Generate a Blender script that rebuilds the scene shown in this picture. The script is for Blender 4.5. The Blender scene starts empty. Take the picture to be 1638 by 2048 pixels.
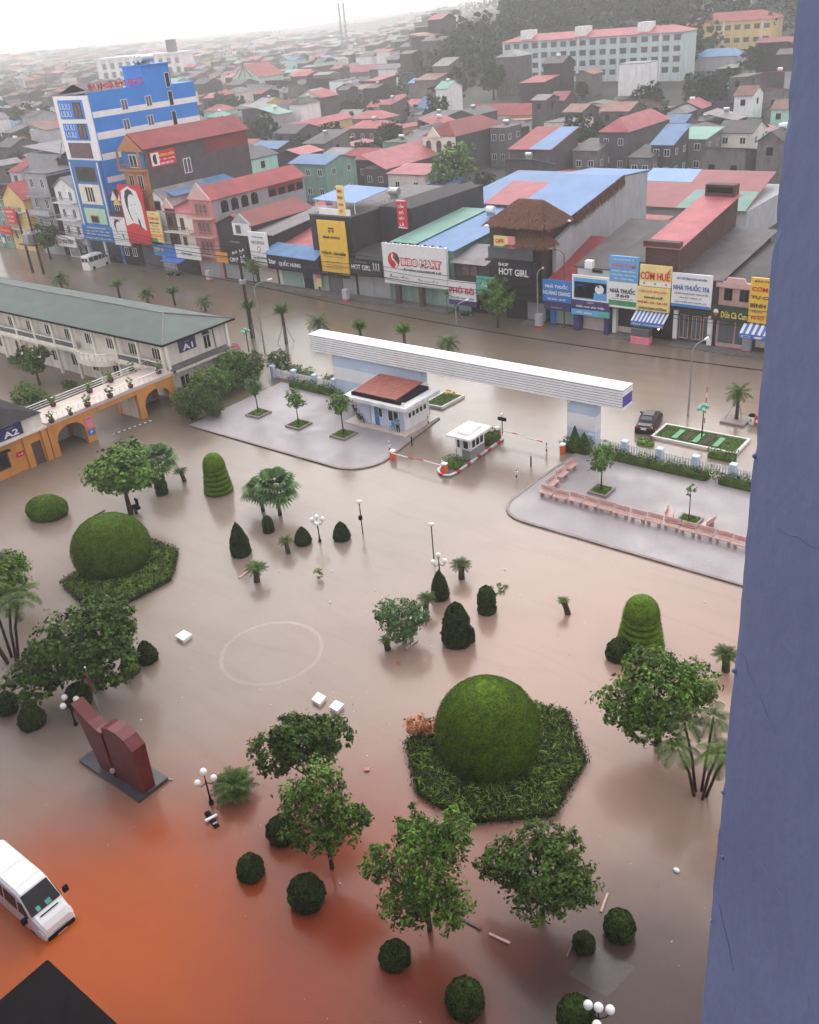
import bpy, math, random
import numpy as np
from mathutils import Vector, Matrix

scn = bpy.context.scene
col = scn.collection
R = math.radians
rnd = random.Random(11)

# ------------------------------------------------------------------ camera, sky, sun, exposure
# world: x along the street (to the right), y away from the hospital block, z up, flood surface z = 0
cam_data = bpy.data.cameras.new('camera')
cam = bpy.data.objects.new('camera', cam_data)
col.objects.link(cam)
cam_data.sensor_fit = 'HORIZONTAL'
cam_data.sensor_width = 36.0
cam_data.lens = 40.22
cam_data.clip_start = 0.05
cam_data.clip_end = 6000.0
CX, CY, CF = (0.78592, 0.61299, -0.08106), (-0.23986, 0.42306, 0.87378), (-0.56991, 0.66728, -0.47952)
M3 = Matrix((CX, CY, (-CF[0], -CF[1], -CF[2]))).transposed()
cam.matrix_world = Matrix.Translation((0, 0, 36.0)) @ M3.to_4x4()
scn.camera = cam

SUN_EL, SUN_AZ = 37.0, 326.0          # degrees; azimuth clockwise from +y
world = bpy.data.worlds.new('World')
scn.world = world
world.use_nodes = True
wn, wl = world.node_tree.nodes, world.node_tree.links
wn.clear()
w_out = wn.new('ShaderNodeOutputWorld')
w_bg = wn.new('ShaderNodeBackground')
w_sky = wn.new('ShaderNodeTexSky')
w_sky.sky_type = 'NISHITA'
w_sky.sun_disc = False
w_sky.sun_elevation = R(SUN_EL)
w_sky.sun_rotation = R(SUN_AZ)
w_sky.air_density = 1.0
w_sky.dust_density = 6.0
w_hsv = wn.new('ShaderNodeHueSaturation')          # rain cloud: the blue is gone
w_hsv.inputs['Saturation'].default_value = 0.12
w_mix = wn.new('ShaderNodeMix')
w_mix.data_type = 'RGBA'
w_mix.inputs['Factor'].default_value = 0.62
w_mix.inputs['B'].default_value = (13.8, 13.5, 13.6, 1)    # even cloud deck over the clear sky
wl.new(w_sky.outputs['Color'], w_hsv.inputs['Color'])
wl.new(w_hsv.outputs['Color'], w_mix.inputs['A'])
wl.new(w_mix.outputs['Result'], w_bg.inputs['Color'])
w_bg.inputs['Strength'].default_value = 0.11
wl.new(w_bg.outputs['Background'], w_out.inputs['Surface'])

sun_data = bpy.data.lights.new('sun', 'SUN')
sun_data.energy = 0.85
sun_data.angle = R(42)
sun_data.color = (1.0, 0.97, 0.93)
sun = bpy.data.objects.new('sun', sun_data)
col.objects.link(sun)
_s = Vector((math.sin(R(SUN_AZ)) * math.cos(R(SUN_EL)), math.cos(R(SUN_AZ)) * math.cos(R(SUN_EL)), math.sin(R(SUN_EL))))
sun.rotation_euler = _s.to_track_quat('Z', 'Y').to_euler()
sun.location = (-60, 80, 120)

scn.view_settings.view_transform = 'Standard'
scn.view_settings.look = 'None'
scn.view_settings.exposure = 0.35
scn.view_settings.gamma = 1.0
scn.view_settings.use_curve_mapping = False
scn.render.engine = 'CYCLES'
scn.cycles.use_denoising = True
scn.cycles.use_adaptive_sampling = True
scn.cycles.adaptive_threshold = 0.04
scn.cycles.max_bounces = 5
scn.cycles.diffuse_bounces = 2
scn.cycles.glossy_bounces = 2
scn.cycles.transmission_bounces = 2
scn.cycles.volume_bounces = 3
scn.cycles.transparent_max_bounces = 8
scn.cycles.caustics_reflective = False
scn.cycles.caustics_refractive = False

# ------------------------------------------------------------------ materials
MATS = {}


def mat(key, rgb, rough=0.75, var=0.18, scale=1.5, bump=0.0, bscale=12.0, metal=0.0, spec=0.4, dirt=0.0,
        dirt_rgb=(0.05, 0.045, 0.045), wave=None, wave_n=5.0, island=0.0, streak=False, coat=0.0, orand=0.0, patch=None):
    """Principled with world-space grain; dirt = rain stains with a shape of their own; wave = ribs; island = leaf variation."""
    if key in MATS:
        return MATS[key]
    mt = bpy.data.materials.new(key)
    mt.use_nodes = True
    n, l = mt.node_tree.nodes, mt.node_tree.links
    b = n['Principled BSDF']
    b.inputs['Roughness'].default_value = rough
    b.inputs['Metallic'].default_value = metal
    b.inputs['Specular IOR Level'].default_value = spec
    b.inputs['Coat Weight'].default_value = coat
    geo = n.new('ShaderNodeNewGeometry')
    nz = n.new('ShaderNodeTexNoise')
    nz.inputs['Scale'].default_value = scale
    nz.inputs['Detail'].default_value = 4.0
    l.new(geo.outputs['Position'], nz.inputs['Vector'])
    lo = tuple(c * (1 - var) for c in rgb) + (1,)
    hi = tuple(min(1, c * (1 + var)) for c in rgb) + (1,)
    ramp = n.new('ShaderNodeMix')
    ramp.data_type = 'RGBA'
    ramp.inputs['A'].default_value = lo
    ramp.inputs['B'].default_value = hi
    mr = n.new('ShaderNodeMapRange')
    mr.inputs['From Min'].default_value = 0.3
    mr.inputs['From Max'].default_value = 0.7
    l.new(nz.outputs['Fac'], mr.inputs['Value'])
    l.new(mr.outputs['Result'], ramp.inputs['Factor'])
    out = ramp.outputs['Result']
    if island:
        im = n.new('ShaderNodeMix')
        im.data_type = 'RGBA'
        im.blend_type = 'MULTIPLY'
        im.inputs['Factor'].default_value = 1.0
        mr2 = n.new('ShaderNodeMapRange')
        mr2.inputs['To Min'].default_value = 1 - island
        mr2.inputs['To Max'].default_value = 1 + island * 1.3
        l.new(geo.outputs['Random Per Island'], mr2.inputs['Value'])
        l.new(out, im.inputs['A'])
        l.new(mr2.outputs['Result'], im.inputs['B'])
        out = im.outputs['Result']
    if orand:
        oi = n.new('ShaderNodeObjectInfo')
        om = n.new('ShaderNodeMix')
        om.data_type = 'RGBA'
        om.blend_type = 'MULTIPLY'
        om.inputs['Factor'].default_value = 1.0
        mr4 = n.new('ShaderNodeMapRange')
        mr4.inputs['To Min'].default_value = 1 - orand
        mr4.inputs['To Max'].default_value = 1 + orand * .8
        l.new(oi.outputs['Random'], mr4.inputs['Value'])
        l.new(out, om.inputs['A'])
        l.new(mr4.outputs['Result'], om.inputs['B'])
        out = om.outputs['Result']
    if dirt:
        vm = n.new('ShaderNodeMapping')
        vm.inputs['Scale'].default_value = (1.6, 1.6, 0.22) if streak else (0.5, 0.5, 0.5)
        l.new(geo.outputs['Position'], vm.inputs['Vector'])
        n2 = n.new('ShaderNodeTexNoise')
        n2.inputs['Scale'].default_value = 0.9
        n2.inputs['Detail'].default_value = 7.0
        n2.inputs['Roughness'].default_value = 0.65
        l.new(vm.outputs['Vector'], n2.inputs['Vector'])
        m3 = n.new('ShaderNodeMapRange')
        m3.inputs['From Min'].default_value = 0.45
        m3.inputs['From Max'].default_value = 0.72
        m3.inputs['To Max'].default_value = dirt
        l.new(n2.outputs['Fac'], m3.inputs['Value'])
        dm = n.new('ShaderNodeMix')
        dm.data_type = 'RGBA'
        dm.inputs['B'].default_value = tuple(dirt_rgb) + (1,)
        l.new(m3.outputs['Result'], dm.inputs['Factor'])
        l.new(out, dm.inputs['A'])
        out = dm.outputs['Result']
    l.new(out, b.inputs['Base Color'])
    hsrc = None
    if wave:
        wv = n.new('ShaderNodeTexWave')
        wv.wave_type = 'BANDS'
        wv.bands_direction = wave
        wv.inputs['Scale'].default_value = wave_n
        l.new(geo.outputs['Position'], wv.inputs['Vector'])
        hsrc, bump = wv.outputs['Fac'], bump or 0.5
    elif bump:
        n3 = n.new('ShaderNodeTexNoise')
        n3.inputs['Scale'].default_value = bscale
        n3.inputs['Detail'].default_value = 5.0
        l.new(geo.outputs['Position'], n3.inputs['Vector'])
        hsrc = n3.outputs['Fac']
    if hsrc:
        bp = n.new('ShaderNodeBump')
        bp.inputs['Strength'].default_value = bump
        bp.inputs['Distance'].default_value = 0.06
        l.new(hsrc, bp.inputs['Height'])
        l.new(bp.outputs['Normal'], b.inputs['Normal'])
    MATS[key] = mt
    return mt


def emit(key, rgb, s):
    mt = bpy.data.materials.new(key)
    mt.use_nodes = True
    b = mt.node_tree.nodes['Principled BSDF']
    b.inputs['Base Color'].default_value = rgb + (1,)
    b.inputs['Emission Color'].default_value = rgb + (1,)
    b.inputs['Emission Strength'].default_value = s
    MATS[key] = mt
    return mt


mat('white_paint', (0.84, 0.84, 0.86), 0.35, 0.05, 0.8, dirt=0.14, streak=True, dirt_rgb=(0.45, 0.43, 0.42))
mat('white_wall', (0.78, 0.78, 0.80), 0.7, 0.08, 0.5, dirt=0.25, streak=True)
mat('pale_blue_wall', (0.55, 0.64, 0.80), 0.6, 0.06, 0.6, dirt=0.10, streak=True)
mat('violet_blue', (0.06, 0.05, 0.35), 0.4, 0.1)
mat('dark_glass', (0.010, 0.009, 0.013), 0.22, 0.1, spec=0.3)
mat('grey_glass', (0.10, 0.11, 0.13), 0.15, 0.2, 0.4, spec=0.6)
mat('black_metal', (0.010, 0.008, 0.009), 0.85, 0.2, spec=0.08)
mat('grey_metal', (0.30, 0.30, 0.32), 0.45, 0.1, metal=0.3)
mat('steel', (0.55, 0.56, 0.58), 0.3, 0.1, metal=0.8)
mat('red_paint', (0.55, 0.03, 0.04), 0.4, 0.1)
mat('orange_paint', (0.75, 0.13, 0.05), 0.4, 0.1)
mat('concrete', (0.16, 0.145, 0.148), 0.85, 0.2, 0.8, bump=0.15, dirt=0.45, streak=True, orand=0.22)
mat('dark_concrete', (0.045, 0.038, 0.042), 0.9, 0.25, 0.7, bump=0.2, dirt=0.5, streak=True, dirt_rgb=(0.03, 0.025, 0.028), orand=0.22)
mat('purple_grey_wall', (0.090, 0.076, 0.086), 0.9, 0.2, 0.6, bump=0.2, dirt=0.45, streak=True, orand=0.22)
mat('light_grey_wall', (0.42, 0.42, 0.46), 0.85, 0.1, 0.6, bump=0.1, dirt=0.35, streak=True, dirt_rgb=(0.16, 0.15, 0.16), orand=0.22)
mat('cream_wall', (0.76, 0.69, 0.64), 0.75, 0.08, 0.6, dirt=0.35, streak=True, dirt_rgb=(0.22, 0.18, 0.16))
mat('cream_trim', (0.80, 0.75, 0.68), 0.7, 0.08, 0.6, dirt=0.2, streak=True)
mat('yellow_wall', (0.70, 0.52, 0.22), 0.75, 0.1, 0.6, dirt=0.3, streak=True, dirt_rgb=(0.25, 0.18, 0.1))
mat('orange_wall', (0.66, 0.27, 0.065), 0.8, 0.14, 0.5, bump=0.1, dirt=0.5, streak=True, dirt_rgb=(0.28, 0.12, 0.05))
mat('bright_blue_wall', (0.035, 0.23, 0.70), 0.6, 0.07, 0.5, dirt=0.12, streak=True, dirt_rgb=(0.1, 0.2, 0.4))
mat('mid_blue_wall', (0.04, 0.17, 0.46), 0.5, 0.08, 0.5)
mat('mint_wall', (0.45, 0.70, 0.60), 0.75, 0.08, 0.5, dirt=0.25, streak=True)
mat('light_green_wall', (0.48, 0.66, 0.47), 0.75, 0.08, 0.5, dirt=0.25, streak=True)
mat('green_wall', (0.20, 0.33, 0.28), 0.75, 0.12, 0.5, dirt=0.3, streak=True)
mat('pink_wall', (0.55, 0.22, 0.22), 0.75, 0.1, 0.5, dirt=0.3, streak=True, dirt_rgb=(0.2, 0.09, 0.09))
mat('pale_pink_wall', (0.66, 0.43, 0.42), 0.75, 0.1, 0.5, dirt=0.3, streak=True, dirt_rgb=(0.3, 0.16, 0.15))
mat('turquoise_wall', (0.28, 0.62, 0.66), 0.75, 0.1, 0.5, dirt=0.25, streak=True)
mat('brown_wall', (0.085, 0.045, 0.04), 0.8, 0.2, 0.8, dirt=0.3, streak=True, orand=0.22)
mat('red_roof', (0.30, 0.060, 0.066), 0.62, 0.14, 0.35, wave='X', wave_n=1.4, bump=0.35, dirt=0.6, dirt_rgb=(0.10, 0.045, 0.045), orand=0.32, spec=0.16)
mat('pink_roof', (0.40, 0.125, 0.145), 0.62, 0.12, 0.35, wave='X', wave_n=1.4, bump=0.3, dirt=0.55, dirt_rgb=(0.17, 0.08, 0.085), orand=0.32, spec=0.16)
mat('red_tile', (0.33, 0.095, 0.07), 0.55, 0.2, 2.0, wave='Y', wave_n=1.6, bump=0.6)
mat('blue_roof', (0.14, 0.25, 0.45), 0.62, 0.12, 0.3, wave='X', wave_n=1.4, bump=0.3, dirt=0.5, dirt_rgb=(0.12, 0.15, 0.2), orand=0.32, spec=0.16)
mat('pale_blue_roof', (0.19, 0.31, 0.56), 0.62, 0.1, 0.3, wave='X', wave_n=1.4, bump=0.3, dirt=0.2, dirt_rgb=(0.2, 0.27, 0.38), orand=0.32, spec=0.16)
mat('green_roof', (0.20, 0.36, 0.31), 0.62, 0.12, 0.3, wave='X', wave_n=1.4, bump=0.35, dirt=0.25, dirt_rgb=(0.2, 0.26, 0.25), orand=0.32, spec=0.16)
mat('teal_roof', (0.118, 0.148, 0.138), 0.62, 0.12, 0.4, wave='X', wave_n=1.9, bump=0.4, dirt=0.35, dirt_rgb=(0.15, 0.18, 0.175), spec=0.16)
mat('grey_roof', (0.105, 0.092, 0.100), 0.62, 0.25, 0.5, wave='X', wave_n=1.4, bump=0.4, dirt=0.5, dirt_rgb=(0.05, 0.042, 0.046), orand=0.32, spec=0.16)
mat('pale_roof', (0.22, 0.205, 0.22), 0.62, 0.2, 0.5, wave='X', wave_n=1.4, bump=0.3, dirt=0.4, dirt_rgb=(0.2, 0.18, 0.19), orand=0.32, spec=0.16)
mat('black_tile', (0.030, 0.026, 0.030), 0.8, 0.3, 0.8, wave='Y', wave_n=1.6, bump=0.4, spec=0.1)
mat('brown_roof', (0.24, 0.12, 0.105), 0.62, 0.25, 0.5, wave='X', wave_n=1.4, bump=0.4, dirt=0.4, orand=0.32, spec=0.16)
mat('thatch', (0.15, 0.065, 0.042), 0.95, 0.45, 6.0, bump=0.9, bscale=30, island=0.45)
mat('paving', (0.36, 0.33, 0.37), 0.4, 0.1, 0.4, bump=0.1, bscale=9)
mat('kerb_stone', (0.25, 0.20, 0.19), 0.6, 0.2, 2.0)
mat('kerb_white', (0.70, 0.67, 0.66), 0.6, 0.1, 2.0, dirt=0.2)
mat('terrace_tile', (0.60, 0.50, 0.45), 0.45, 0.1, 1.0, dirt=0.25, dirt_rgb=(0.3, 0.24, 0.2))
mat('soil', (0.07, 0.05, 0.035), 0.95, 0.3, 4)
mat('grass_soil', (0.06, 0.10, 0.025), 0.95, 0.4, 4, bump=0.6, bscale=25)
mat('leaf_mid', (0.068, 0.130, 0.016), 0.6, 0.55, 1.1, island=0.65, spec=0.18)
mat('leaf_dark', (0.042, 0.078, 0.009), 0.6, 0.55, 1.1, island=0.65, spec=0.18)
mat('leaf_light', (0.085, 0.160, 0.026), 0.6, 0.4, 1.1, island=0.6, spec=0.2)
mat('leaf_blue', (0.072, 0.142, 0.040), 0.55, 0.3, 0.8, island=0.5, spec=0.3)
mat('leaf_yellow', (0.17, 0.22, 0.04), 0.55, 0.3, 0.8, island=0.5, spec=0.3)
mat('leaf_far', (0.022, 0.042, 0.018), 0.8, 0.35, 0.25, island=0.6, spec=0.08)
mat('clipped', (0.060, 0.108, 0.007), 0.75, 0.30, 2.2, island=0.65, spec=0.1, dirt=0.22, dirt_rgb=(0.030, 0.034, 0.006))
mat('clipped_dark', (0.022, 0.040, 0.006), 0.75, 0.35, 2.0, island=0.8, spec=0.1, dirt=0.4, dirt_rgb=(0.022, 0.020, 0.006))
mat('groundcover', (0.105, 0.160, 0.024), 0.6, 0.4, 1.5, island=0.85, spec=0.2)
mat('grass', (0.10, 0.19, 0.03), 0.7, 0.4, 2.0, island=0.5, spec=0.2)
mat('bark', (0.045, 0.026, 0.020), 0.9, 0.3, 5, bump=0.5, bscale=20)
mat('palm_bark', (0.075, 0.050, 0.038), 0.9, 0.35, 8, bump=0.7, bscale=15)
mat('flower_orange', (0.55, 0.20, 0.09), 0.5, 0.3, 3, island=0.5)
mat('flower_pink', (0.70, 0.04, 0.25), 0.5, 0.3, 3, island=0.5)
mat('flower_yellow', (0.65, 0.42, 0.05), 0.5, 0.3, 3, island=0.5)
mat('red_granite', (0.125, 0.010, 0.013), 0.35, 0.25, 3.0, spec=0.5)
mat('dark_granite', (0.06, 0.055, 0.065), 0.3, 0.25, 3.0)
mat('bench_stone', (0.55, 0.34, 0.31), 0.5, 0.15, 3.0, bump=0.05)
mat('globe', (0.88, 0.87, 0.84), 0.2, 0.02, spec=0.5)
mat('green_globe', (0.22, 0.55, 0.42), 0.25, 0.05, spec=0.5)
mat('car_black', (0.014, 0.007, 0.009), 0.3, 0.05, spec=0.25)
mat('car_white', (0.78, 0.78, 0.77), 0.25, 0.03, spec=0.5, coat=0.5)
mat('tyre', (0.012, 0.012, 0.012), 0.85, 0.1)
mat('headlight', (0.6, 0.6, 0.62), 0.1, 0.05, spec=0.8)
mat('tail_light', (0.35, 0.01, 0.01), 0.15, 0.05, spec=0.8)
mat('wood', (0.11, 0.07, 0.06), 0.6, 0.3, 5)
mat('terracotta', (0.10, 0.035, 0.03), 0.7, 0.2, 3)
mat('pier_plaster', (0.225, 0.250, 0.365), 0.85, 0.10, 2.2, bump=0.09, bscale=22, dirt=0.45, dirt_rgb=(0.16, 0.17, 0.275))
mat('pier_crack', (0.185, 0.205, 0.33), 0.9, 0.2, 5)
mat('dull_orange_wall', (0.46, 0.19, 0.085), 0.8, 0.14, 0.5, dirt=0.45, streak=True, dirt_rgb=(0.2, 0.09, 0.05))
mat('facade', (0.24, 0.28, 0.42), 0.8, 0.1, 0.5)
mat('s_white', (0.78, 0.78, 0.80), 0.4, 0.03, dirt=0.06)
mat('s_yellow', (0.80, 0.50, 0.06), 0.4, 0.05, dirt=0.05)
mat('s_pale_yellow', (0.82, 0.66, 0.27), 0.4, 0.05, dirt=0.05)
mat('s_blue', (0.04, 0.20, 0.55), 0.4, 0.06)
mat('s_light_blue', (0.12, 0.38, 0.70), 0.4, 0.08)
mat('s_dark_blue', (0.03, 0.03, 0.13), 0.4, 0.08)
mat('s_navy', (0.012, 0.012, 0.035), 0.4, 0.1)
mat('s_red', (0.60, 0.02, 0.035), 0.4, 0.06)
mat('s_black', (0.014, 0.012, 0.016), 0.45, 0.15)
mat('s_dark_green', (0.03, 0.05, 0.025), 0.45, 0.15)
mat('s_green', (0.06, 0.28, 0.12), 0.45, 0.15)
mat('s_teal', (0.10, 0.42, 0.36), 0.45, 0.15)
mat('s_purple', (0.06, 0.035, 0.16), 0.45, 0.1)
mat('s_pink', (0.75, 0.22, 0.30), 0.45, 0.1)
mat('s_orange', (0.78, 0.30, 0.06), 0.45, 0.1)
mat('ink_red', (0.62, 0.015, 0.03), 0.5, 0.05)
mat('ink_pink', (0.80, 0.20, 0.26), 0.5, 0.05)
mat('ink_blue', (0.03, 0.12, 0.42), 0.5, 0.05)
mat('ink_black', (0.012, 0.010, 0.014), 0.5, 0.05)
mat('ink_grey', (0.25, 0.25, 0.28), 0.5, 0.05)
mat('ink_white', (0.80, 0.80, 0.82), 0.5, 0.05)
mat('ink_yellow', (0.75, 0.65, 0.12), 0.5, 0.05)
mat('shutter_grey', (0.33, 0.33, 0.36), 0.5, 0.08, wave='Z', wave_n=3.0, bump=0.4)
mat('shutter_green', (0.27, 0.40, 0.36), 0.5, 0.08, wave='Z', wave_n=3.0, bump=0.4)
mat('shutter_cream', (0.58, 0.50, 0.46), 0.5, 0.08, wave='Z', wave_n=3.0, bump=0.4)
mat('curtain', (0.16, 0.10, 0.11), 0.7, 0.3, 2.0)
mat('awning_blue', (0.06, 0.16, 0.50), 0.5, 0.1)
mat('skin', (0.45, 0.27, 0.19), 0.6, 0.05)
mat('shirt_blue', (0.07, 0.30, 0.62), 0.8, 0.1, 8)
mat('trousers', (0.012, 0.012, 0.018), 0.8, 0.1)
mat('hair', (0.01, 0.008, 0.008), 0.6, 0.1)


# ------------------------------------------------------------------ mesh helpers
class MB:
    """Collects faces; build() links them as ONE mesh object, vertices given in world space unless local."""

    def __init__(s):
        s.v, s.f = [], []

    def add(s, vs, fs):
        o = len(s.v)
        s.v += [tuple(map(float, p)) for p in vs]
        s.f += [tuple(i + o for i in q) for q in fs]
        return s

    def box(s, x0, x1, y0, y1, z0, z1):
        vs = [(x, y, z) for z in (z0, z1) for y in (y0, y1) for x in (x0, x1)]
        return s.add(vs, [(0, 2, 3, 1), (4, 5, 7, 6), (0, 1, 5, 4), (2, 6, 7, 3), (0, 4, 6, 2), (1, 3, 7, 5)])

    def bbox(s, x0, x1, y0, y1, z0, z1, b=0.05):
        """box with chamfered vertical and top edges"""
        b = min(b, (x1 - x0) / 2.2, (y1 - y0) / 2.2, (z1 - z0) / 2.2)
        ring = [(x0 + b, y0), (x1 - b, y0), (x1, y0 + b), (x1, y1 - b), (x1 - b, y1), (x0 + b, y1), (x0, y1 - b), (x0, y0 + b)]
        top = [(x0 + b, y0 + b)] * 1
        vs = [(x, y, z0) for x, y in ring] + [(x, y, z1 - b) for x, y in ring]
        cx_, cy_ = (x0 + x1) / 2, (y0 + y1) / 2
        vs += [(min(max(x, x0 + b), x1 - b), min(max(y, y0 + b), y1 - b), z1) for x, y in ring]
        fs = []
        for k in range(8):
            j = (k + 1) % 8
            fs += [(k, j, 8 + j, 8 + k), (8 + k, 8 + j, 16 + j, 16 + k)]
        fs += [tuple(range(16, 24)), tuple(range(7, -1, -1))]
        return s.add(vs, fs)

    def prism(s, pts, z0, z1):
        n = len(pts)
        vs = [(p[0], p[1], z0) for p in pts] + [(p[0], p[1], z1) for p in pts]
        fs = [(k, (k + 1) % n, n + (k + 1) % n, n + k) for k in range(n)] + [tuple(range(n, 2 * n)), tuple(range(n - 1, -1, -1))]
        return s.add(vs, fs)

    def slab(s, pts3, t):
        """planar polygon in 3-D with thickness t downwards"""
        n = len(pts3)
        vs = list(pts3) + [(p[0], p[1], p[2] - t) for p in pts3]
        fs = [tuple(range(n)), tuple(range(2 * n - 1, n - 1, -1))] + [((k + 1) % n, k, n + k, n + (k + 1) % n) for k in range(n)]
        return s.add(vs, fs)

    def plate(s, poly, y, t=0.03):
        """polygon given in x,z standing in plane y, extruded t towards -y"""
        n = len(poly)
        vs = [(p[0], y, p[1]) for p in poly] + [(p[0], y - t, p[1]) for p in poly]
        fs = [tuple(range(n, 2 * n)), tuple(range(n - 1, -1, -1))] + [(k, (k + 1) % n, n + (k + 1) % n, n + k) for k in range(n)]
        return s.add(vs, fs)

    def xplate(s, poly, x, t=0.03):
        """polygon given in y,z standing in plane x, extruded t towards +x"""
        n = len(poly)
        vs = [(x, p[0], p[1]) for p in poly] + [(x + t, p[0], p[1]) for p in poly]
        fs = [tuple(range(n, 2 * n)), tuple(range(n - 1, -1, -1))] + [(k, (k + 1) % n, n + (k + 1) % n, n + k) for k in range(n)]
        return s.add(vs, fs)

    def tube(s, pts, rad, n=8, cap=True):
        pts = [Vector(p) for p in pts]
        if not isinstance(rad, (list, tuple)):
            rad = [rad] * len(pts)
        vs, fs = [], []
        for i, p in enumerate(pts):
            d = (pts[min(i + 1, len(pts) - 1)] - pts[max(i - 1, 0)]).normalized()
            a = d.orthogonal().normalized() if abs(d.z) < 0.98 else Vector((1, 0, 0))
            a = (a - d * a.dot(d)).normalized()
            b = d.cross(a)
            for k in range(n):
                t = 2 * math.pi * k / n
                vs.append(p + (a * math.cos(t) + b * math.sin(t)) * rad[i])
        for i in range(len(pts) - 1):
            for k in range(n):
                j = (k + 1) % n
                fs.append((i * n + k, i * n + j, (i + 1) * n + j, (i + 1) * n + k))
        if cap:
            fs += [tuple(range(n - 1, -1, -1)), tuple(range((len(pts) - 1) * n, len(pts) * n))]
        return s.add(vs, fs)

    def lathe(s, prof, cx_=0, cy_=0, n=16, sx=1.0, sy=1.0):
        vs, fs = [], []
        for r, z in prof:
            for k in range(n):
                t = 2 * math.pi * k / n
                vs.append((cx_ + sx * r * math.cos(t), cy_ + sy * r * math.sin(t), z))
        for i in range(len(prof) - 1):
            for k in range(n):
                j = (k + 1) % n
                fs.append((i * n + k, i * n + j, (i + 1) * n + j, (i + 1) * n + k))
        fs += [tuple(range(n - 1, -1, -1)), tuple(range((len(prof) - 1) * n, len(prof) * n))]
        return s.add(vs, fs)

    def sphere(s, c, r, n=12, m=8):
        prof = [(max(1e-3, r * math.sin(math.pi * i / m)), c[2] - r * math.cos(math.pi * i / m)) for i in range(m + 1)]
        return s.lathe(prof, c[0], c[1], n)

    def build(s, name, m, parent=None, off=None, smooth=False):
        o = link(name, mesh_from(s.v, s.f, m, off if off is not None else root_loc(parent), smooth), parent)
        return o


def mesh_from(v, f, m, off=(0, 0, 0), smooth=False):
    me = bpy.data.meshes.new('mesh')
    a = np.asarray(v, dtype=np.float64).reshape(-1, 3) - np.asarray(off)
    me.from_pydata(a.tolist(), [], f)
    me.materials.append(MATS[m] if isinstance(m, str) else m)
    if smooth:
        me.polygons.foreach_set('use_smooth', [True] * len(me.polygons))
    me.update()
    return me


def quads_mesh(V, m, core=None, smooth_core=False):
    """V: (N,4,3) array of leaf quads -> mesh, fast path; core: (verts, faces) joined in."""
    V = np.asarray(V, dtype=np.float32)
    n = len(V)
    me = bpy.data.meshes.new('mesh')
    cv = np.zeros((0, 3), np.float32)
    cf = []
    if core:
        cv = np.asarray(core[0], dtype=np.float32)
        cf = core[1]
    allv = np.concatenate([V.reshape(-1, 3), cv])
    loops = list(range(4 * n))
    ls = [4 * k for k in range(n)]
    for q in cf:
        ls.append(len(loops))
        loops += [4 * n + i for i in q]
    me.vertices.add(len(allv))
    me.vertices.foreach_set('co', allv.ravel())
    me.loops.add(len(loops))
    me.loops.foreach_set('vertex_index', np.array(loops, dtype=np.int32))
    me.polygons.add(len(ls))
    me.polygons.foreach_set('loop_start', np.array(ls, dtype=np.int32))
    me.update(calc_edges=True)
    me.materials.append(MATS[m])
    return me


def root_loc(o):
    while o is not None and o.parent is not None:
        o = o.parent
    return tuple(o.location) if o is not None else (0, 0, 0)


def link(name, data, parent=None):
    o = bpy.data.objects.new(name, data)
    col.objects.link(o)
    if parent is not None:
        o.parent = parent
    return o


def tag(o, label=None, cat=None, group=None, kind=None):
    if label:
        o['label'] = label
    if cat:
        o['category'] = cat
    if group:
        o['group'] = group
    if kind:
        o['kind'] = kind
    return o


def thing(name, loc, label, cat, group=None):
    o = link(name, None)
    o.empty_display_size = 0.2
    o.location = loc
    return tag(o, label, cat, group)


def kids(o):
    return [c for c in bpy.data.objects if c.parent is o]


def copy_tree(o, parent=None, _kids=None):
    if _kids is None:
        _kids = {}
        for c in bpy.data.objects:
            if c.parent is not None:
                _kids.setdefault(c.parent.name, []).append(c)
    c = o.copy()
    col.objects.link(c)
    c.parent = parent
    for ch in _kids.get(o.name, []):
        copy_tree(ch, c, _kids)
    return c


def put(o, x, y, z=0.0, rz=0.0, s=1.0, sz=None):
    o.location = (x, y, z)
    o.rotation_euler = (0, 0, rz)
    o.scale = (s, s, sz if sz else s)
    return o


_txt = {}


def text_mesh(s, key_mat, bold=0.0):
    k = (s, key_mat, bold)
    if k in _txt:
        return _txt[k]
    cu = bpy.data.curves.new('lettering', 'FONT')
    cu.body = s
    cu.resolution_u = 2
    cu.extrude = 0.012
    cu.offset = bold
    to = bpy.data.objects.new('tmp', cu)
    col.objects.link(to)
    dg = bpy.context.evaluated_depsgraph_get()
    me = bpy.data.meshes.new_from_object(to.evaluated_get(dg))
    bpy.data.objects.remove(to)
    n = len(me.vertices)
    co = np.zeros(n * 3, np.float32)
    me.vertices.foreach_get('co', co)
    co = co.reshape(-1, 3)
    lo, hi = (co.min(0), co.max(0)) if n else (np.zeros(3), np.ones(3))
    co[:, 0] = (co[:, 0] - lo[0]) / max(1e-4, hi[0] - lo[0]) - 0.5
    co[:, 1] = (co[:, 1] - lo[1]) / max(1e-4, hi[1] - lo[1]) - 0.5
    me.vertices.foreach_set('co', co.ravel())
    me.update()
    me.materials.clear()
    me.materials.append(MATS[key_mat])
    _txt[k] = me
    return me


def text_on(parent, s, x, y, z, w, hgt, m, face='-y', bold=0.0, name='lettering'):
    """Unit text mesh scaled to w x hgt, centre (x,y,z) world, facing -y or +x."""
    o = link(name, text_mesh(s, m, bold), parent)
    off = root_loc(parent)
    o.location = (x - off[0], y - off[1], z - off[2])
    o.rotation_euler = (R(90), 0, 0) if face == '-y' else (R(90), 0, R(90))
    o.scale = (w, hgt, 1)
    return o


# ------------------------------------------------------------------ foliage helpers
RNG = np.random.default_rng(5)


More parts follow.
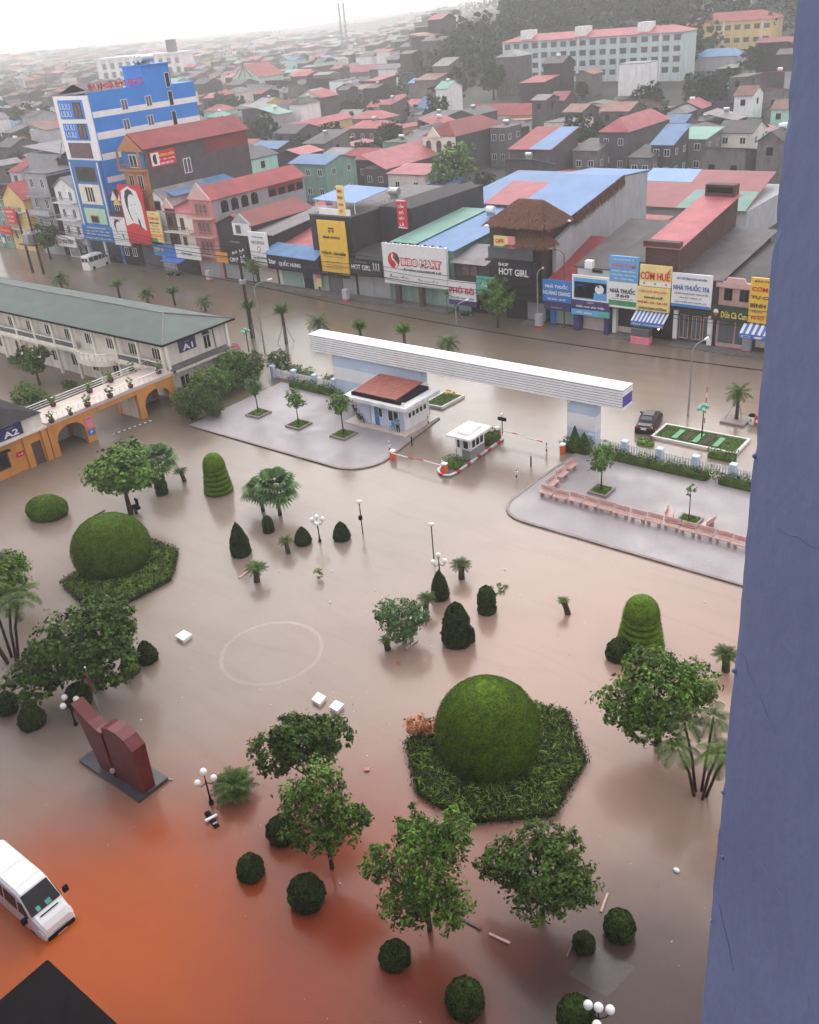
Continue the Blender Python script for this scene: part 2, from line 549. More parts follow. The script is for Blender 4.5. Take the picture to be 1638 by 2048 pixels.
def leaf_quads(P, N, size, asp=0.55, jitter=0.6, fold=0.0):
    """rhombic leaves centred at P, facing roughly N"""
    n = len(P)
    Nn = N + RNG.normal(0, jitter, (n, 3))
    Nn /= np.linalg.norm(Nn, axis=1, keepdims=True) + 1e-9
    T = np.cross(Nn, RNG.normal(0, 1, (n, 3)))
    T /= np.linalg.norm(T, axis=1, keepdims=True) + 1e-9
    B = np.cross(Nn, T)
    s = (size * RNG.uniform(0.6, 1.35, (n, 1)))
    a = T * s * 0.5
    b = B * s * 0.5 * asp
    return np.stack([P - a, P + b - a * 0.1, P + a, P - b - a * 0.1], axis=1)


def crown_quads(blobs, n, size, cl=0.22, per=26, asp=0.6, lift=0.35, shell=0.55):
    """blobs: (cx,cy,cz,rx,ry,rz); leaves in clumps spread through the blobs' outer volume"""
    vol = np.array([b[3] * b[4] + b[4] * b[5] + b[3] * b[5] for b in blobs])
    cnt = np.maximum(1, (n / per * vol / vol.sum())).astype(int)
    out = []
    for b, c in zip(blobs, cnt):
        d = RNG.normal(0, 1, (c, 3))
        d /= np.linalg.norm(d, axis=1, keepdims=True)
        r = shell + (1.02 - shell) * RNG.random((c, 1)) ** 0.6
        ctr = np.array(b[:3]) + d * r * np.array(b[3:])
        rad = cl * (b[3] + b[4] + b[5]) / 3 * RNG.uniform(0.6, 1.3, (c, 1))
        for i in range(c):
            off = RNG.normal(0, 0.5, (per, 3)) * rad[i]
            off[:, 2] *= 0.75
            P = ctr[i] + off
            Nn = d[i] * 0.6 + np.array([0, 0, lift + 0.25]) + off / (rad[i] + 1e-6) * 0.5
            out.append(leaf_quads(P, Nn, size, asp))
    return np.concatenate(out)


def limb_mesh(mb, p0, p1, r0, r1, bend=0.12, n=6):
    p0, p1 = Vector(p0), Vector(p1)
    L = (p1 - p0).length
    mid = (p0 + p1) / 2 + Vector((rnd.uniform(-1, 1), rnd.uniform(-1, 1), 0.3)) * bend * L
    mb.tube([p0, mid, p1], [r0, (r0 + r1) / 2, r1], n)


def tree_proto(blobs, n, size, leafm, trunk_r, fork_z, cl=0.22, per=26, asp=0.6, lean=(0, 0), barkm='bark', shell=0.55):
    """returns (trunk mesh, crown mesh) in local space, base at origin"""
    tb = MB()
    fk = Vector((lean[0], lean[1], fork_z))
    tb.tube([(0, 0, -0.3), (lean[0] * 0.4, lean[1] * 0.4, fork_z * 0.5), fk], [trunk_r * 1.25, trunk_r, trunk_r * 0.85], 8)
    for b in blobs:
        limb_mesh(tb, fk, (b[0], b[1], b[2] + b[5] * 0.2), trunk_r * 0.6, trunk_r * 0.18)
        for _ in range(3):
            q = (b[0] + rnd.uniform(-.7, .7) * b[3], b[1] + rnd.uniform(-.7, .7) * b[4], b[2] + rnd.uniform(-.2, .7) * b[5])
            limb_mesh(tb, fk.lerp(Vector(b[:3]), 0.5), q, trunk_r * 0.3, trunk_r * 0.08, n=5)
    return mesh_from(tb.v, tb.f, barkm, smooth=True), quads_mesh(crown_quads(blobs, n, size, cl, per, asp, shell=shell), leafm)


def place_tree(name, protos, x, y, label, cat='tree', rz=0.0, s=1.0, sz=None, group=None, z=0.0):
    t = thing(name, (x, y, z), label, cat, group)
    put(t, x, y, z, rz, s, sz)
    link('trunk', protos[0], t)
    link('crown', protos[1], t)
    return t


def surf_quads(prof, n, size, nrm_up=0.0, jitter=0.35, sx=1.0, sy=1.0, wob=0.0, asp=0.7):
    """leaves on a lathe surface given by profile [(r,z)...]"""
    pr = np.array(prof, float)
    seg = np.linalg.norm(np.diff(pr, axis=0), axis=1)
    wgt = seg * (pr[:-1, 0] + pr[1:, 0] + 0.02)
    k = RNG.choice(len(seg), n, p=wgt / wgt.sum())
    t = RNG.random(n)
    r = pr[k, 0] * (1 - t) + pr[k + 1, 0] * t
    z = pr[k, 1] * (1 - t) + pr[k + 1, 1] * t
    dr = pr[k + 1, 0] - pr[k, 0]
    dz = pr[k + 1, 1] - pr[k, 1]
    nl = np.hypot(dr, dz) + 1e-9
    th = RNG.random(n) * 2 * math.pi
    nr, nz_ = dz / nl, -dr / nl
    bump = 1 + wob * (np.sin(th * 5 + z * 4) * 0.5 + np.sin(th * 9 - z * 7) * 0.5) + RNG.normal(0, 0.02, n)
    P = np.stack([np.cos(th) * r * sx * bump, np.sin(th) * r * sy * bump, z], 1)
    Nn = np.stack([np.cos(th) * nr, np.sin(th) * nr, nz_ + nrm_up], 1)
    return leaf_quads(P, Nn, size, asp, jitter)


def topiary_mesh(prof, n, size, m, sx=1.0, sy=1.0, wob=0.0, jitter=0.35, seg=20):
    core = MB().lathe([(r * 0.965, z) for r, z in prof], 0, 0, seg, sx, sy)
    return quads_mesh(surf_quads(prof, n, size, 0, jitter, sx, sy, wob), m, (core.v, core.f))


def frond(mb_v, base, yaw, elev, L, droop, wl, nleaf=12, wbase=0.25, plan=1.0):
    """feather frond: rachis arc with leaflets both sides; appends quads to list mb_v"""
    base = np.array(base, float)
    hd = np.array([math.cos(yaw), math.sin(yaw), 0])
    sd = np.array([-math.sin(yaw), math.cos(yaw), 0])
    prev = base
    el = elev
    st = L / nleaf
    pts = [base]
    for i in range(nleaf):
        pts.append(pts[-1] + (hd * math.cos(el) + np.array([0, 0, 1]) * math.sin(el)) * st)
        el -= droop / nleaf
    for i in range(nleaf):
        a, b = pts[i], pts[i + 1]
        t = (i + 0.5) / nleaf
        ax = (b - a) / st
        nn = np.cross(sd, ax)
        w = sd * 0.012 * L / 1.5
        mb_v.append([a - w, a + w, b + w, b - w])
        if t < 0.12:
            continue
        ll = wl * (math.sin(math.pi * min(1, t * 0.9 + 0.08)) ** 0.6)
        for sg in (-1, 1):
            tip = (a + b) / 2 + sd * sg * ll * 0.82 + ax * ll * 0.45 + nn * ll * 0.12 * plan - np.array([0, 0, 1]) * ll * 0.18
            q = ax * st * 0.42
            mb_v.append([a, tip - q * 0.32, tip + q * 0.32, b * 0.8 + a * 0.2])


def fan_leaf(mb_v, base, yaw, elev, L, r):
    """fan palm leaf: stalk and pleated fan of segments"""
    base = np.array(base, float)
    hd = np.array([math.cos(yaw) * math.cos(elev), math.sin(yaw) * math.cos(elev), math.sin(elev)])
    sd = np.array([-math.sin(yaw), math.cos(yaw), 0])
    c = base + hd * L
    up = np.cross(hd, sd) * -1
    mb_v.append([base - sd * .02, base + sd * .02, c + sd * .015, c - sd * .015])
    nseg = 13
    for i in range(nseg):
        a = (i - (nseg - 1) / 2) / ((nseg - 1) / 2) * 1.9
        d = hd * math.cos(a) + sd * math.sin(a)
        w = np.cross(d, up) * r * 0.10
        e = c + d * r * (1 - 0.15 * abs(a) / 1.9)
        e2 = e - np.array([0, 0, 1]) * r * 0.30 * (0.5 + 0.5 * abs(math.cos(a)))
        mid = c + d * r * 0.6
        mb_v.append([c, mid - w, mid + np.array([0, 0, 0.02]), mid + w])
        mb_v.append([mid - w, e2 - w * 0.1, e2 + w * 0.1, mid + w])



def paving_material():
    mt = mat('paving', (0.36, 0.33, 0.37))
    n, l = mt.node_tree.nodes, mt.node_tree.links
    b = n['Principled BSDF']
    geo = n.new('ShaderNodeNewGeometry')
    br = n.new('ShaderNodeTexBrick')
    br.inputs['Scale'].default_value = 2.4
    br.inputs['Color1'].default_value = (0.37, 0.33, 0.35, 1)
    br.inputs['Color2'].default_value = (0.315, 0.28, 0.298, 1)
    br.inputs['Mortar'].default_value = (0.20, 0.175, 0.185, 1)
    br.inputs['Mortar Size'].default_value = 0.03
    l.new(geo.outputs['Position'], br.inputs['Vector'])
    nz = n.new('ShaderNodeTexNoise')
    nz.inputs['Scale'].default_value = 0.35
    nz.inputs['Detail'].default_value = 6
    l.new(geo.outputs['Position'], nz.inputs['Vector'])
    mr = n.new('ShaderNodeMapRange')
    mr.inputs['From Min'].default_value = 0.42
    mr.inputs['From Max'].default_value = 0.68
    mr.inputs['To Max'].default_value = 0.55
    l.new(nz.outputs['Fac'], mr.inputs['Value'])
    mx = n.new('ShaderNodeMix')
    mx.data_type = 'RGBA'
    mx.inputs['B'].default_value = (0.25, 0.215, 0.23, 1)
    l.new(br.outputs['Color'], mx.inputs['A'])
    l.new(mr.outputs['Result'], mx.inputs['Factor'])
    l.new(mx.outputs['Result'], b.inputs['Base Color'])
    m2 = n.new('ShaderNodeMapRange')
    m2.inputs['From Min'].default_value = 0.35
    m2.inputs['From Max'].default_value = 0.65
    m2.inputs['To Min'].default_value = 0.6
    m2.inputs['To Max'].default_value = 0.32
    l.new(nz.outputs['Fac'], m2.inputs['Value'])
    l.new(m2.outputs['Result'], b.inputs['Roughness'])


paving_material()

# ------------------------------------------------------------------ the setting
def sstep(a, b, t):
    t = min(1.0, max(0.0, (t - a) / (b - a)))
    return t * t * (3 - 2 * t)


def terrain(x, y):
    r = math.hypot(x, y)
    z = -1.0 + 1.25 * sstep(98.5, 100.5, y)
    if y > 60:
        q = x / y
        b = sstep(-0.86, -0.66, q)
        z += b * (9.5 * sstep(255, 360, r) + 19 * sstep(375, 520, r))
        z += 12 * sstep(1500, 2600, r) * (0.6 + 0.4 * math.sin(x * 0.004 + 1) * math.cos(y * 0.003))
    return z


xs = sorted(set([-4200, -3400, -2800, -2300, -1900, -1600, -1350, -1150, -1000] + list(range(-900, 121, 20)) + [200, 400, 800, 1400]))
ys = sorted(set([-60, 0, 60, 90, 97, 98.4, 99, 99.6, 100.4, 101, 110] + list(range(120, 701, 20)) + [760, 840, 940, 1060, 1200, 1400, 1650, 1950, 2300, 2700, 3300]))
gv = [(x, y, terrain(x, y)) for y in ys for x in xs]
nx = len(xs)
gf = [(j * nx + i, j * nx + i + 1, (j + 1) * nx + i + 1, (j + 1) * nx + i) for j in range(len(ys) - 1) for i in range(nx - 1)]
mat('town_ground', (0.055, 0.055, 0.045), 0.9, 0.35, 0.08, bump=0.3, bscale=1)
g_o = link('ground', mesh_from(gv, gf, 'town_ground', smooth=True))
tag(g_o, kind='structure')


def water_material():
    mt = bpy.data.materials.new('flood_water')
    mt.use_nodes = True
    n, l = mt.node_tree.nodes, mt.node_tree.links
    b = n['Principled BSDF']
    b.inputs['Roughness'].default_value = 0.21
    b.inputs['IOR'].default_value = 1.33
    geo = n.new('ShaderNodeNewGeometry')

    def noise(scale, detail=3.0, rough=0.5):
        t = n.new('ShaderNodeTexNoise')
        t.inputs['Scale'].default_value = scale
        t.inputs['Detail'].default_value = detail
        t.inputs['Roughness'].default_value = rough
        l.new(geo.outputs['Position'], t.inputs['Vector'])
        return t

    def mixc(fac, a, c):
        m_ = n.new('ShaderNodeMix')
        m_.data_type = 'RGBA'
        if isinstance(fac, float):
            m_.inputs['Factor'].default_value = fac
        else:
            l.new(fac, m_.inputs['Factor'])
        for k_, v_ in (('A', a), ('B', c)):
            if isinstance(v_, tuple):
                m_.inputs[k_].default_value = v_ + (1,)
            else:
                l.new(v_, m_.inputs[k_])
        return m_.outputs['Result']

    def maprange(src, a, c, lo=0.0, hi=1.0):
        m_ = n.new('ShaderNodeMapRange')
        m_.interpolation_type = 'SMOOTHSTEP'
        for k_, v_ in (('From Min', a), ('From Max', c), ('To Min', lo), ('To Max', hi)):
            m_.inputs[k_].default_value = v_
        l.new(src, m_.inputs['Value'])
        return m_.outputs['Result']

    # silt: grey-brown flood, pink mud over the court with sky reflection painted in as a paler tone, rust-red laterite washed out of the forecourt
    big = noise(0.045, 4.0, 0.55)
    c0 = mixc(maprange(big.outputs['Fac'], 0.35, 0.65), (0.205, 0.157, 0.128), (0.258, 0.203, 0.170))

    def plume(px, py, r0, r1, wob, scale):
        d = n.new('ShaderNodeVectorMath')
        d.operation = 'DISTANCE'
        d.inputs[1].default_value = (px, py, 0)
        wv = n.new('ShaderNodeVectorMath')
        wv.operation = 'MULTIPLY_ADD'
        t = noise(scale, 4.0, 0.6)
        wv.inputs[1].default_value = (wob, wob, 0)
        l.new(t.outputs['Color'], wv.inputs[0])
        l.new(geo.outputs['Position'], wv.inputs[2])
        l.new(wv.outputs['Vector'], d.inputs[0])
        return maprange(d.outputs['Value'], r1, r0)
    c1 = mixc(plume(-15, 44, 4, 24, 9, 0.10), c0, (0.33, 0.205, 0.160))
    c2 = mixc(plume(-16.5, 12.5, 9, 26, 9, 0.13), c1, (0.25, 0.043, 0.014))
    c3 = mixc(plume(-27.5, 13.0, 1.0, 12.0, 6, 0.2), c2, (0.38, 0.072, 0.007))
    c4 = mixc(plume(-4, 24, 3, 14, 7, 0.13), c3, (0.06, 0.036, 0.033))  # murky water, darkened further to paint in building shade and vignetting
    c5 = mixc(plume(-100, 96, 30, 75, 10, 0.05), c4, (0.150, 0.118, 0.090))
    # drifting silt streaks
    smp = n.new('ShaderNodeMapping')
    smp.inputs['Rotation'].default_value = (0, 0, 0.5)
    smp.inputs['Scale'].default_value = (0.10, 0.55, 1)
    l.new(geo.outputs['Position'], smp.inputs['Vector'])
    stn = n.new('ShaderNodeTexNoise')
    stn.inputs['Scale'].default_value = 1.0
    stn.inputs['Detail'].default_value = 6.0
    stn.inputs['Distortion'].default_value = 1.2
    l.new(smp.outputs['Vector'], stn.inputs['Vector'])
    stm = n.new('ShaderNodeMix')
    stm.data_type = 'RGBA'
    stm.blend_type = 'MULTIPLY'
    stm.inputs['B'].default_value = (0.95, 0.93, 0.92, 1)
    l.new(maprange(stn.outputs['Fac'], 0.48, 0.66), stm.inputs['Factor'])
    l.new(c5, stm.inputs['A'])
    c5 = stm.outputs['Result']
    fine = noise(14.0, 2.0)
    c6 = mixc(maprange(fine.outputs['Fac'], 0.62, 0.80, 0.0, 0.10), c5, (0.55, 0.5, 0.47))
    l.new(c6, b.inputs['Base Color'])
    # rain-pocked surface
    r1, r2 = noise(3.2, 3.0, 0.6), noise(0.5, 2.0)
    ad = n.new('ShaderNodeMath')
    ad.operation = 'MULTIPLY_ADD'
    ad.inputs[1].default_value = 0.35
    l.new(r1.outputs['Fac'], ad.inputs[0])
    l.new(r2.outputs['Fac'], ad.inputs[2])
    bp = n.new('ShaderNodeBump')
    bp.inputs['Strength'].default_value = 0.08
    bp.inputs['Distance'].default_value = 0.12
    l.new(ad.outputs['Value'], bp.inputs['Height'])
    l.new(bp.outputs['Normal'], b.inputs['Normal'])
    MATS['flood_water'] = mt


water_material()
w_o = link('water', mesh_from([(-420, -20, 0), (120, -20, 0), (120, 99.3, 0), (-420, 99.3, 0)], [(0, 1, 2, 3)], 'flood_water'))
tag(w_o, kind='structure')


def arc(cx_, cy_, r, a0, a1, n):
    return [(cx_ + r * math.cos(R(a0 + (a1 - a0) * k / n)), cy_ + r * math.sin(R(a0 + (a1 - a0) * k / n))) for k in range(n + 1)]


def kerb_run(parent, pts, length=1.0, w=0.26, z0=-0.3, z1=0.13, mats=('kerb_stone',)):
    """kerb stones laid end to end along the polyline, inside on the left; each stone its own piece"""
    k = 0
    for (ax, ay), (bx, by) in zip(pts[:-1], pts[1:]):
        L = math.hypot(bx - ax, by - ay)
        n = max(1, round(L / length))
        ux, uy = (bx - ax) / L, (by - ay) / L
        for i in range(n):
            a, c = L * i / n + 0.012, L * (i + 1) / n - 0.012
            zz = z1 + rnd.uniform(-0.008, 0.008)
            q = [(ax + ux * a, ay + uy * a), (ax + ux * c, ay + uy * c), (ax + ux * c - uy * w, ay + uy * c + ux * w), (ax + ux * a - uy * w, ay + uy * a + ux * w)]
            MB().prism(q, z0, zz).build('kerb_stone', mats[k % len(mats)], parent)
            k += 1


def plaza(name, pts, run, z=0.10):
    o = MB().prism(pts, -0.5, z).build(name, 'paving')
    tag(o, kind='structure')
    kerb_run(o, run)
    return o


corner = arc(-54.0, 56.6, 3.4, -90, 0, 6)
left_pts = [(-74.5, 53.2)] + corner + [(-51.2, 61.0), (-52.0, 66.9), (-74.5, 66.9)]
plaza('pavement_left', left_pts, left_pts[:-1])
rcorner = arc(-33.9, 55.9, 2.75, 180, 270, 5)
right_pts = [(-36.25, 66.9)] + [(-36.65, 60.0)] + rcorner + [(-33.0, 53.12), (-8.0, 53.0), (-8.0, 66.9)]
plaza('pavement_right', right_pts, right_pts[:-1])

# far pavement in front of the shops and the road median, both awash
far_pv = MB().box(-420, 120, 95.6, 99.2, -0.6, -0.06).build('pavement_far', 'concrete')
tag(far_pv, kind='structure')

# round fountain rim just under the surface: a pale band seen through the mud
mt = bpy.data.materials.new('submerged')
mt.use_nodes = True
_b = mt.node_tree.nodes['Principled BSDF']
_b.inputs['Base Color'].default_value = (0.52, 0.44, 0.40, 1)
_b.inputs['Roughness'].default_value = 0.2
_n = mt.node_tree.nodes.new('ShaderNodeTexNoise')
_n.inputs['Scale'].default_value = 0.9
_mr = mt.node_tree.nodes.new('ShaderNodeMapRange')
_mr.inputs['To Min'].default_value = 0.10
_mr.inputs['To Max'].default_value = 0.52
mt.node_tree.links.new(_n.outputs['Fac'], _mr.inputs['Value'])
mt.node_tree.links.new(_mr.outputs['Result'], _b.inputs['Alpha'])
MATS['submerged'] = mt
fx, fy = (-39.04, 30.56)
rim = thing('fountain_rim', (fx, fy, 0), 'pale round rim showing faintly through the muddy water of the court', 'fountain rim')
mb = MB()
for k in range(64):
    a, c = 2 * math.pi * k / 64, 2 * math.pi * (k + 1) / 64
    w0 = 0.13
    p = [(fx + r * math.cos(t), fy + r * math.sin(t), 0.005) for t in (a, c) for r in (3.30 - w0, 3.30 + w0)]
    mb.add(p, [(0, 1, 3, 2)])
mb.build('ring', 'submerged', rim)
mt2 = mt.copy()
MATS['submerged_grey'] = mt2
_b2 = mt2.node_tree.nodes['Principled BSDF']
_b2.inputs['Base Color'].default_value = (0.17, 0.15, 0.14, 1)
for _l in list(_b2.inputs['Alpha'].links):
    mt2.node_tree.links.remove(_l)
_b2.inputs['Alpha'].default_value = 0.28
sl = [(-12.04, 21.51), (-10.21, 21.56), (-9.89, 23.41), (-11.76, 23.41)]
tag(MB().add([(p[0], p[1], 0.012) for p in sl], [(0, 1, 2, 3)]).build('sunken_slab', 'submerged_grey'), 'grey flat slab lying just under the dark water beside white globe lamp', 'slab')

# ------------------------------------------------------------------ the hospital block the picture is taken from
hb = thing('hospital_block', (0, -1, 0), 'blue-grey plastered pier of tall block along the right edge', 'building')
E0 = (-0.459, 1.481)
nrow = 160
pv, pf = [], []
# the pier's free edge is hand-plastered: slightly wavy
for i in range(nrow * 4 + 1):
    z = 20 + 21.0 * i / (nrow * 4)
    jx = 0.0005 * math.sin(z * 5.1) + 0.0005 * math.sin(z * 13.7 + 1) + rnd.uniform(-0.0010, 0.0010) + (rnd.uniform(.001, .004) if rnd.random() < .06 else 0)
    ln = -0.0155 * (z - 35.05)
    bx_, by_ = E0[0] + ln, E0[1] - ln * .2
    pv += [(bx_ + jx, by_ + jx * .4, z), (bx_ + .012, by_ - .012, z), (bx_ + 1.9, by_ - 1.9, z), (bx_ + 2.2, by_ - 1.2, z), (bx_ + 0.5, by_ + 0.35, z)]
for i in range(nrow * 4):
    for k in range(5):
        j = (k + 1) % 5
        pf.append((i * 5 + k, i * 5 + j, i * 5 + 5 + j, i * 5 + 5 + k))
pf += [(4, 3, 2, 1, 0), tuple(range(nrow * 20, nrow * 20 + 5))]
o = MB().add(pv, pf).build('pier', 'pier_plaster', hb)
def pier_pt(u, z, d=.0):
    ln_ = -0.0155 * (z - 35.05)
    return (E0[0] + ln_ + u * .7071 - d * .7071, E0[1] - ln_ * .2 - u * .7071 - d * .7071, z)


for u0, z0, du, dz, nn in ((.02, 34.86, .16, -.07, 9), (.06, 34.42, .22, .05, 10), (.03, 34.15, .10, -.10, 7), (.10, 35.18, .14, .04, 8)):
    pts_ = [pier_pt(u0 + du * k / nn, z0 + dz * k / nn + rnd.uniform(-.006, .006), .0004) for k in range(nn + 1)]
    MB().tube(pts_, [.0006 + .0006 * math.sin(math.pi * k / nn) for k in range(nn + 1)], 5).build('crack', 'pier_crack', hb)
for u0, z0, r0 in ((.004, 34.80, .006), (.003, 34.47, .005), (.006, 34.06, .004), (.03, 34.30, .005), (.004, 35.27, .005)):
    MB().sphere(pier_pt(u0, z0, .001), r0, 7, 5).build('plaster_drip', 'pier_plaster', hb, smooth=True)
MB().box(E0[0] - 0.02, E0[0] + 2.2, E0[1] - 1.6, E0[1] + 0.35, -1, 20).build('pier_base', 'pier_plaster', hb)
MB().box(-70, 45, -16, -1.2, -1, 38.6).build('wall', 'facade', hb)
# low porch roof over the entrance, its corner reaching into the lower left
po = thing('porch', (-24, 4, 0), 'dark flat porch roof jutting into the lower left corner', 'porch')
MB().bbox(-27.95, -12, -1.15, 7.98, 3.75, 4.05, 0.06).build('roof', 'black_metal', po)
for px_, py_ in ((-27.4, 7.4), (-19, 7.4), (-12.6, 7.4)):
    MB().box(px_ - 0.25, px_ + 0.25, py_ - 0.25, py_ + 0.25, -0.6, 3.75).build('column', 'dark_concrete', po)

# ------------------------------------------------------------------ entrance gate
gate = thing('entrance_gate', (-50, 68, 0), 'long white ribbed beam gate on pale blue and white pillars', 'gate')
BX0, BX1, BY0, BY1, BZ0, BZ1 = -69.3, -32.4, 67.1, 69.0, 4.55, 6.30
beam = MB().bbox(BX0 + 0.06, BX1 - 0.06, BY0 + 0.08, BY1 - 0.08, BZ0, BZ1, 0.04).build('beam', 'grey_metal', gate)
MB().bbox(BX0, BX1, BY0, BY1, BZ1 + 0.003, BZ1 + 0.10, 0.05).build('top_cover', 'white_paint', beam)
nr = 7
for k in range(nr):
    z = BZ0 + 0.02 + k * (BZ1 - BZ0 - 0.04) / nr
    hgt = (BZ1 - BZ0 - 0.04) / nr * 0.70
    MB().bbox(BX0, BX1 - 0.02, BY0, BY0 + 0.075, z, z + hgt, 0.025).build('rib', 'white_paint', beam)
    MB().bbox(BX0, BX1 - 0.02, BY1 - 0.075, BY1, z, z + hgt, 0.025).build('rib', 'white_paint', beam)
    MB().bbox(BX1 - 0.055, BX1 + 0.02, BY0 + 0.08, BY1 - 0.08, z, z + hgt, 0.02).build('end_rib', 'violet_blue' if 1 <= k <= 4 else 'white_paint', beam)
pl = MB().box(-38.05, -35.25, 67.65, 68.75, -0.6, 4.55).build('pillar', 'pale_blue_wall', gate)
MB().box(-38.08, -35.22, 67.62, 68.78, 1.75, 3.15).build('white_band', 'white_paint', pl)
pl = MB().box(-66.7, -54.6, 67.65, 68.6, -0.6, 4.55).build('pillar', 'pale_blue_wall', gate)
MB().box(-66.73, -54.57, 67.62, 68.63, 1.6, 3.0).build('white_band', 'white_paint', pl)
for x in (-65.3, -37.7):
    MB().bbox(x - 0.12, x + 0.12, 67.3, 67.62, 4.25, 4.5, 0.03).build('floodlight', 'white_paint', gate)

# ------------------------------------------------------------------ guard house
gh = thing('guard_house', (-56, 64.5, 0), 'pale blue guard house with red tiled roof beside the gate', 'guard house')
MB().box(-60.0, -52.1, 61.45, 66.9, -0.3, 0.24).build('platform', 'terrace_tile', gh)
wl_ = MB().box(-58.6, -52.95, 62.45, 66.4, 0.24, 2.62).build('wall', 'pale_blue_wall', gh)
MB().box(-52.955, -52.93, 62.43, 66.42, 0.24, 2.62).build('end_wall_panel', 'white_wall', gh)
MB().box(-57.1, -56.65, 62.40, 62.44, 0.24, 2.62).build('wall_panel', 'white_wall', gh)
rf = MB().bbox(-60.0, -52.0, 61.6, 67.2, 2.62, 3.02, 0.04).build('roof', 'white_wall', gh)
MB().box(-59.2, -53.0, 62.1, 66.7, 3.023, 3.36).build('gutter', 'black_metal', rf)
pts = [(-59.05, 62.25, 3.42), (-53.6, 62.25, 3.42), (-53.6, 66.5, 3.78), (-59.05, 66.5, 3.78)]
tl = MB()
tl.slab(pts, 0.12)
tl.build('tile_bed', 'red_tile', rf)
for i in range(12):
    for j in range(9):
        x0 = -59.05 + 5.45 * i / 12
        y0 = 62.25 + 4.25 * j / 9
        zt = 3.43 + 0.36 * j / 9
        MB().add([(x0 + .015, y0 - .03, zt + .03), (x0 + .44, y0 - .03, zt + .03), (x0 + .44, y0 + .47, zt + .045), (x0 + .015, y0 + .47, zt + .045), (x0 + .015, y0 - .03, zt), (x0 + .44, y0 - .03, zt), (x0 + .44, y0 + .47, zt), (x0 + .015, y0 + .47, zt)],
                 [(0, 1, 2, 3), (0, 4, 5, 1), (1, 5, 6, 2), (2, 6, 7, 3), (3, 7, 4, 0)]).build('tile', 'red_tile', rf)


def win_y(parent, x0, x1, z0, z1, y, frame='white_paint', glass='dark_glass', mull=1, d=0.07, arch=False):
    """window facing -y in plane y: frame with panes"""
    f = MB()
    t = max(0.05, 0.06 * (x1 - x0))
    f.box(x0, x1, y - d, y - 0.002, z0, z0 + t).box(x0, x1, y - d, y - 0.002, z1 - t, z1)
    for k in range(mull + 1):
        xx = x0 + (x1 - x0 - t) * k / mull
        f.box(xx, xx + t, y - d * 0.9, y - 0.002, z0 + t, z1 - t)
    w = f.build('window', frame, parent)
    MB().box(x0 + t * 0.5, x1 - t * 0.5, y - d * 0.45, y - 0.003, z0 + t * 0.5, z1 - t * 0.5).build('pane', glass, w)
    if arch:
        r = (x1 - x0) / 2
        MB().plate([((x0 + x1) / 2 + r * math.cos(R(a)), z1 + 0.02 + r * 0.9 * math.sin(R(a))) for a in range(0, 181, 20)], y - 0.003, d * 0.5).build('fanlight', glass, w)
    return w


def win_x(parent, y0, y1, z0, z1, x, frame='white_paint', glass='dark_glass', mull=1, d=0.07, sgn=1):
    """window facing +x (sgn 1) in plane x"""
    f = MB()
    t = max(0.05, 0.06 * (y1 - y0))
    a, c = (x + 0.002, x + d) if sgn > 0 else (x - d, x - 0.002)
    f.box(a, c, y0, y1, z0, z0 + t).box(a, c, y0, y1, z1 - t, z1)
    for k in range(mull + 1):
        yy = y0 + (y1 - y0 - t) * k / mull
        f.box(a, c - (0.1 * d if sgn > 0 else 0), yy, yy + t, z0 + t, z1 - t)
    w = f.build('window', frame, parent)
    g0, g1 = (x + 0.003, x + d * 0.45) if sgn > 0 else (x - d * 0.45, x - 0.003)
    MB().box(g0, g1, y0 + t * 0.5, y1 - t * 0.5, z0 + t * 0.5, z1 - t * 0.5).build('pane', glass, w)
    return w


win_y(gh, -54.95, -53.55, 0.95, 2.15, 62.45, mull=2)
win_y(gh, -56.1, -55.6, 1.15, 2.15, 62.45, mull=1)
win_x(gh, 62.9, 66.1, 1.15, 2.05, -52.93, mull=5)
dr = MB().box(-56.6, -56.15, 62.36, 62.448, 0.24, 2.2).build('door', 'mid_blue_wall', gh)
MB().box(-56.25, -56.19, 62.3, 62.357, 1.15, 1.3).build('handle', 'steel', dr)
dr = MB().box(-58.3, -57.2, 62.38, 62.448, 0.24, 2.25).build('shutter_door', 'pale_blue_wall', gh)
for k in range(8):
    MB().box(-58.28, -57.22, 62.355, 62.379, 0.3 + k * 0.24, 0.48 + k * 0.24).build('slat', 'pale_blue_wall', dr)
MB().box(-52.7, -52.5, 62.0, 62.2, 3.02, 3.35).tube([(-52.6, 62.1, 3.3), (-52.4, 61.9, 3.45)], 0.07, 8).build('camera_mast', 'white_paint', gh)

# ------------------------------------------------------------------ ticket booth on its island
isl = [(-45.3, 57.35), (-44.75, 56.75), (-44.1, 56.55), (-43.5, 56.8), (-43.3, 57.6), (-43.55, 65.5), (-44.2, 66.3), (-45.1, 66.3), (-45.6, 65.6), (-45.45, 60.0)]
io = MB().prism(isl, -0.5, 0.12).build('traffic_island', 'concrete')
tag(io, 'narrow traffic island with red and white kerb carrying the booth', 'traffic island')
kerb_run(io, [isl[k % len(isl)] for k in range(len(isl) + 1)], 0.55, 0.2, -0.4, 0.24, ('kerb_white', 's_red', 'kerb_white'))
bo = thing('ticket_booth', (-44.45, 61.5, 0), 'small white booth with flat cap roof on the island', 'booth')
MB().box(-45.25, -43.65, 60.2, 62.5, 0.12, 1.05).build('lower_wall', 'grey_metal', bo)
MB().box(-45.24, -43.66, 60.21, 62.49, 1.05, 2.35).build('wall', 'white_wall', bo)
MB().box(-45.1, -44.55, 60.15, 60.208, 0.14, 2.1).build('door', 'white_paint', bo)
win_y(bo, -45.02, -44.65, 1.2, 2.05, 60.15, mull=1)
win_y(bo, -44.4, -43.78, 1.2, 2.05, 60.208, mull=1)
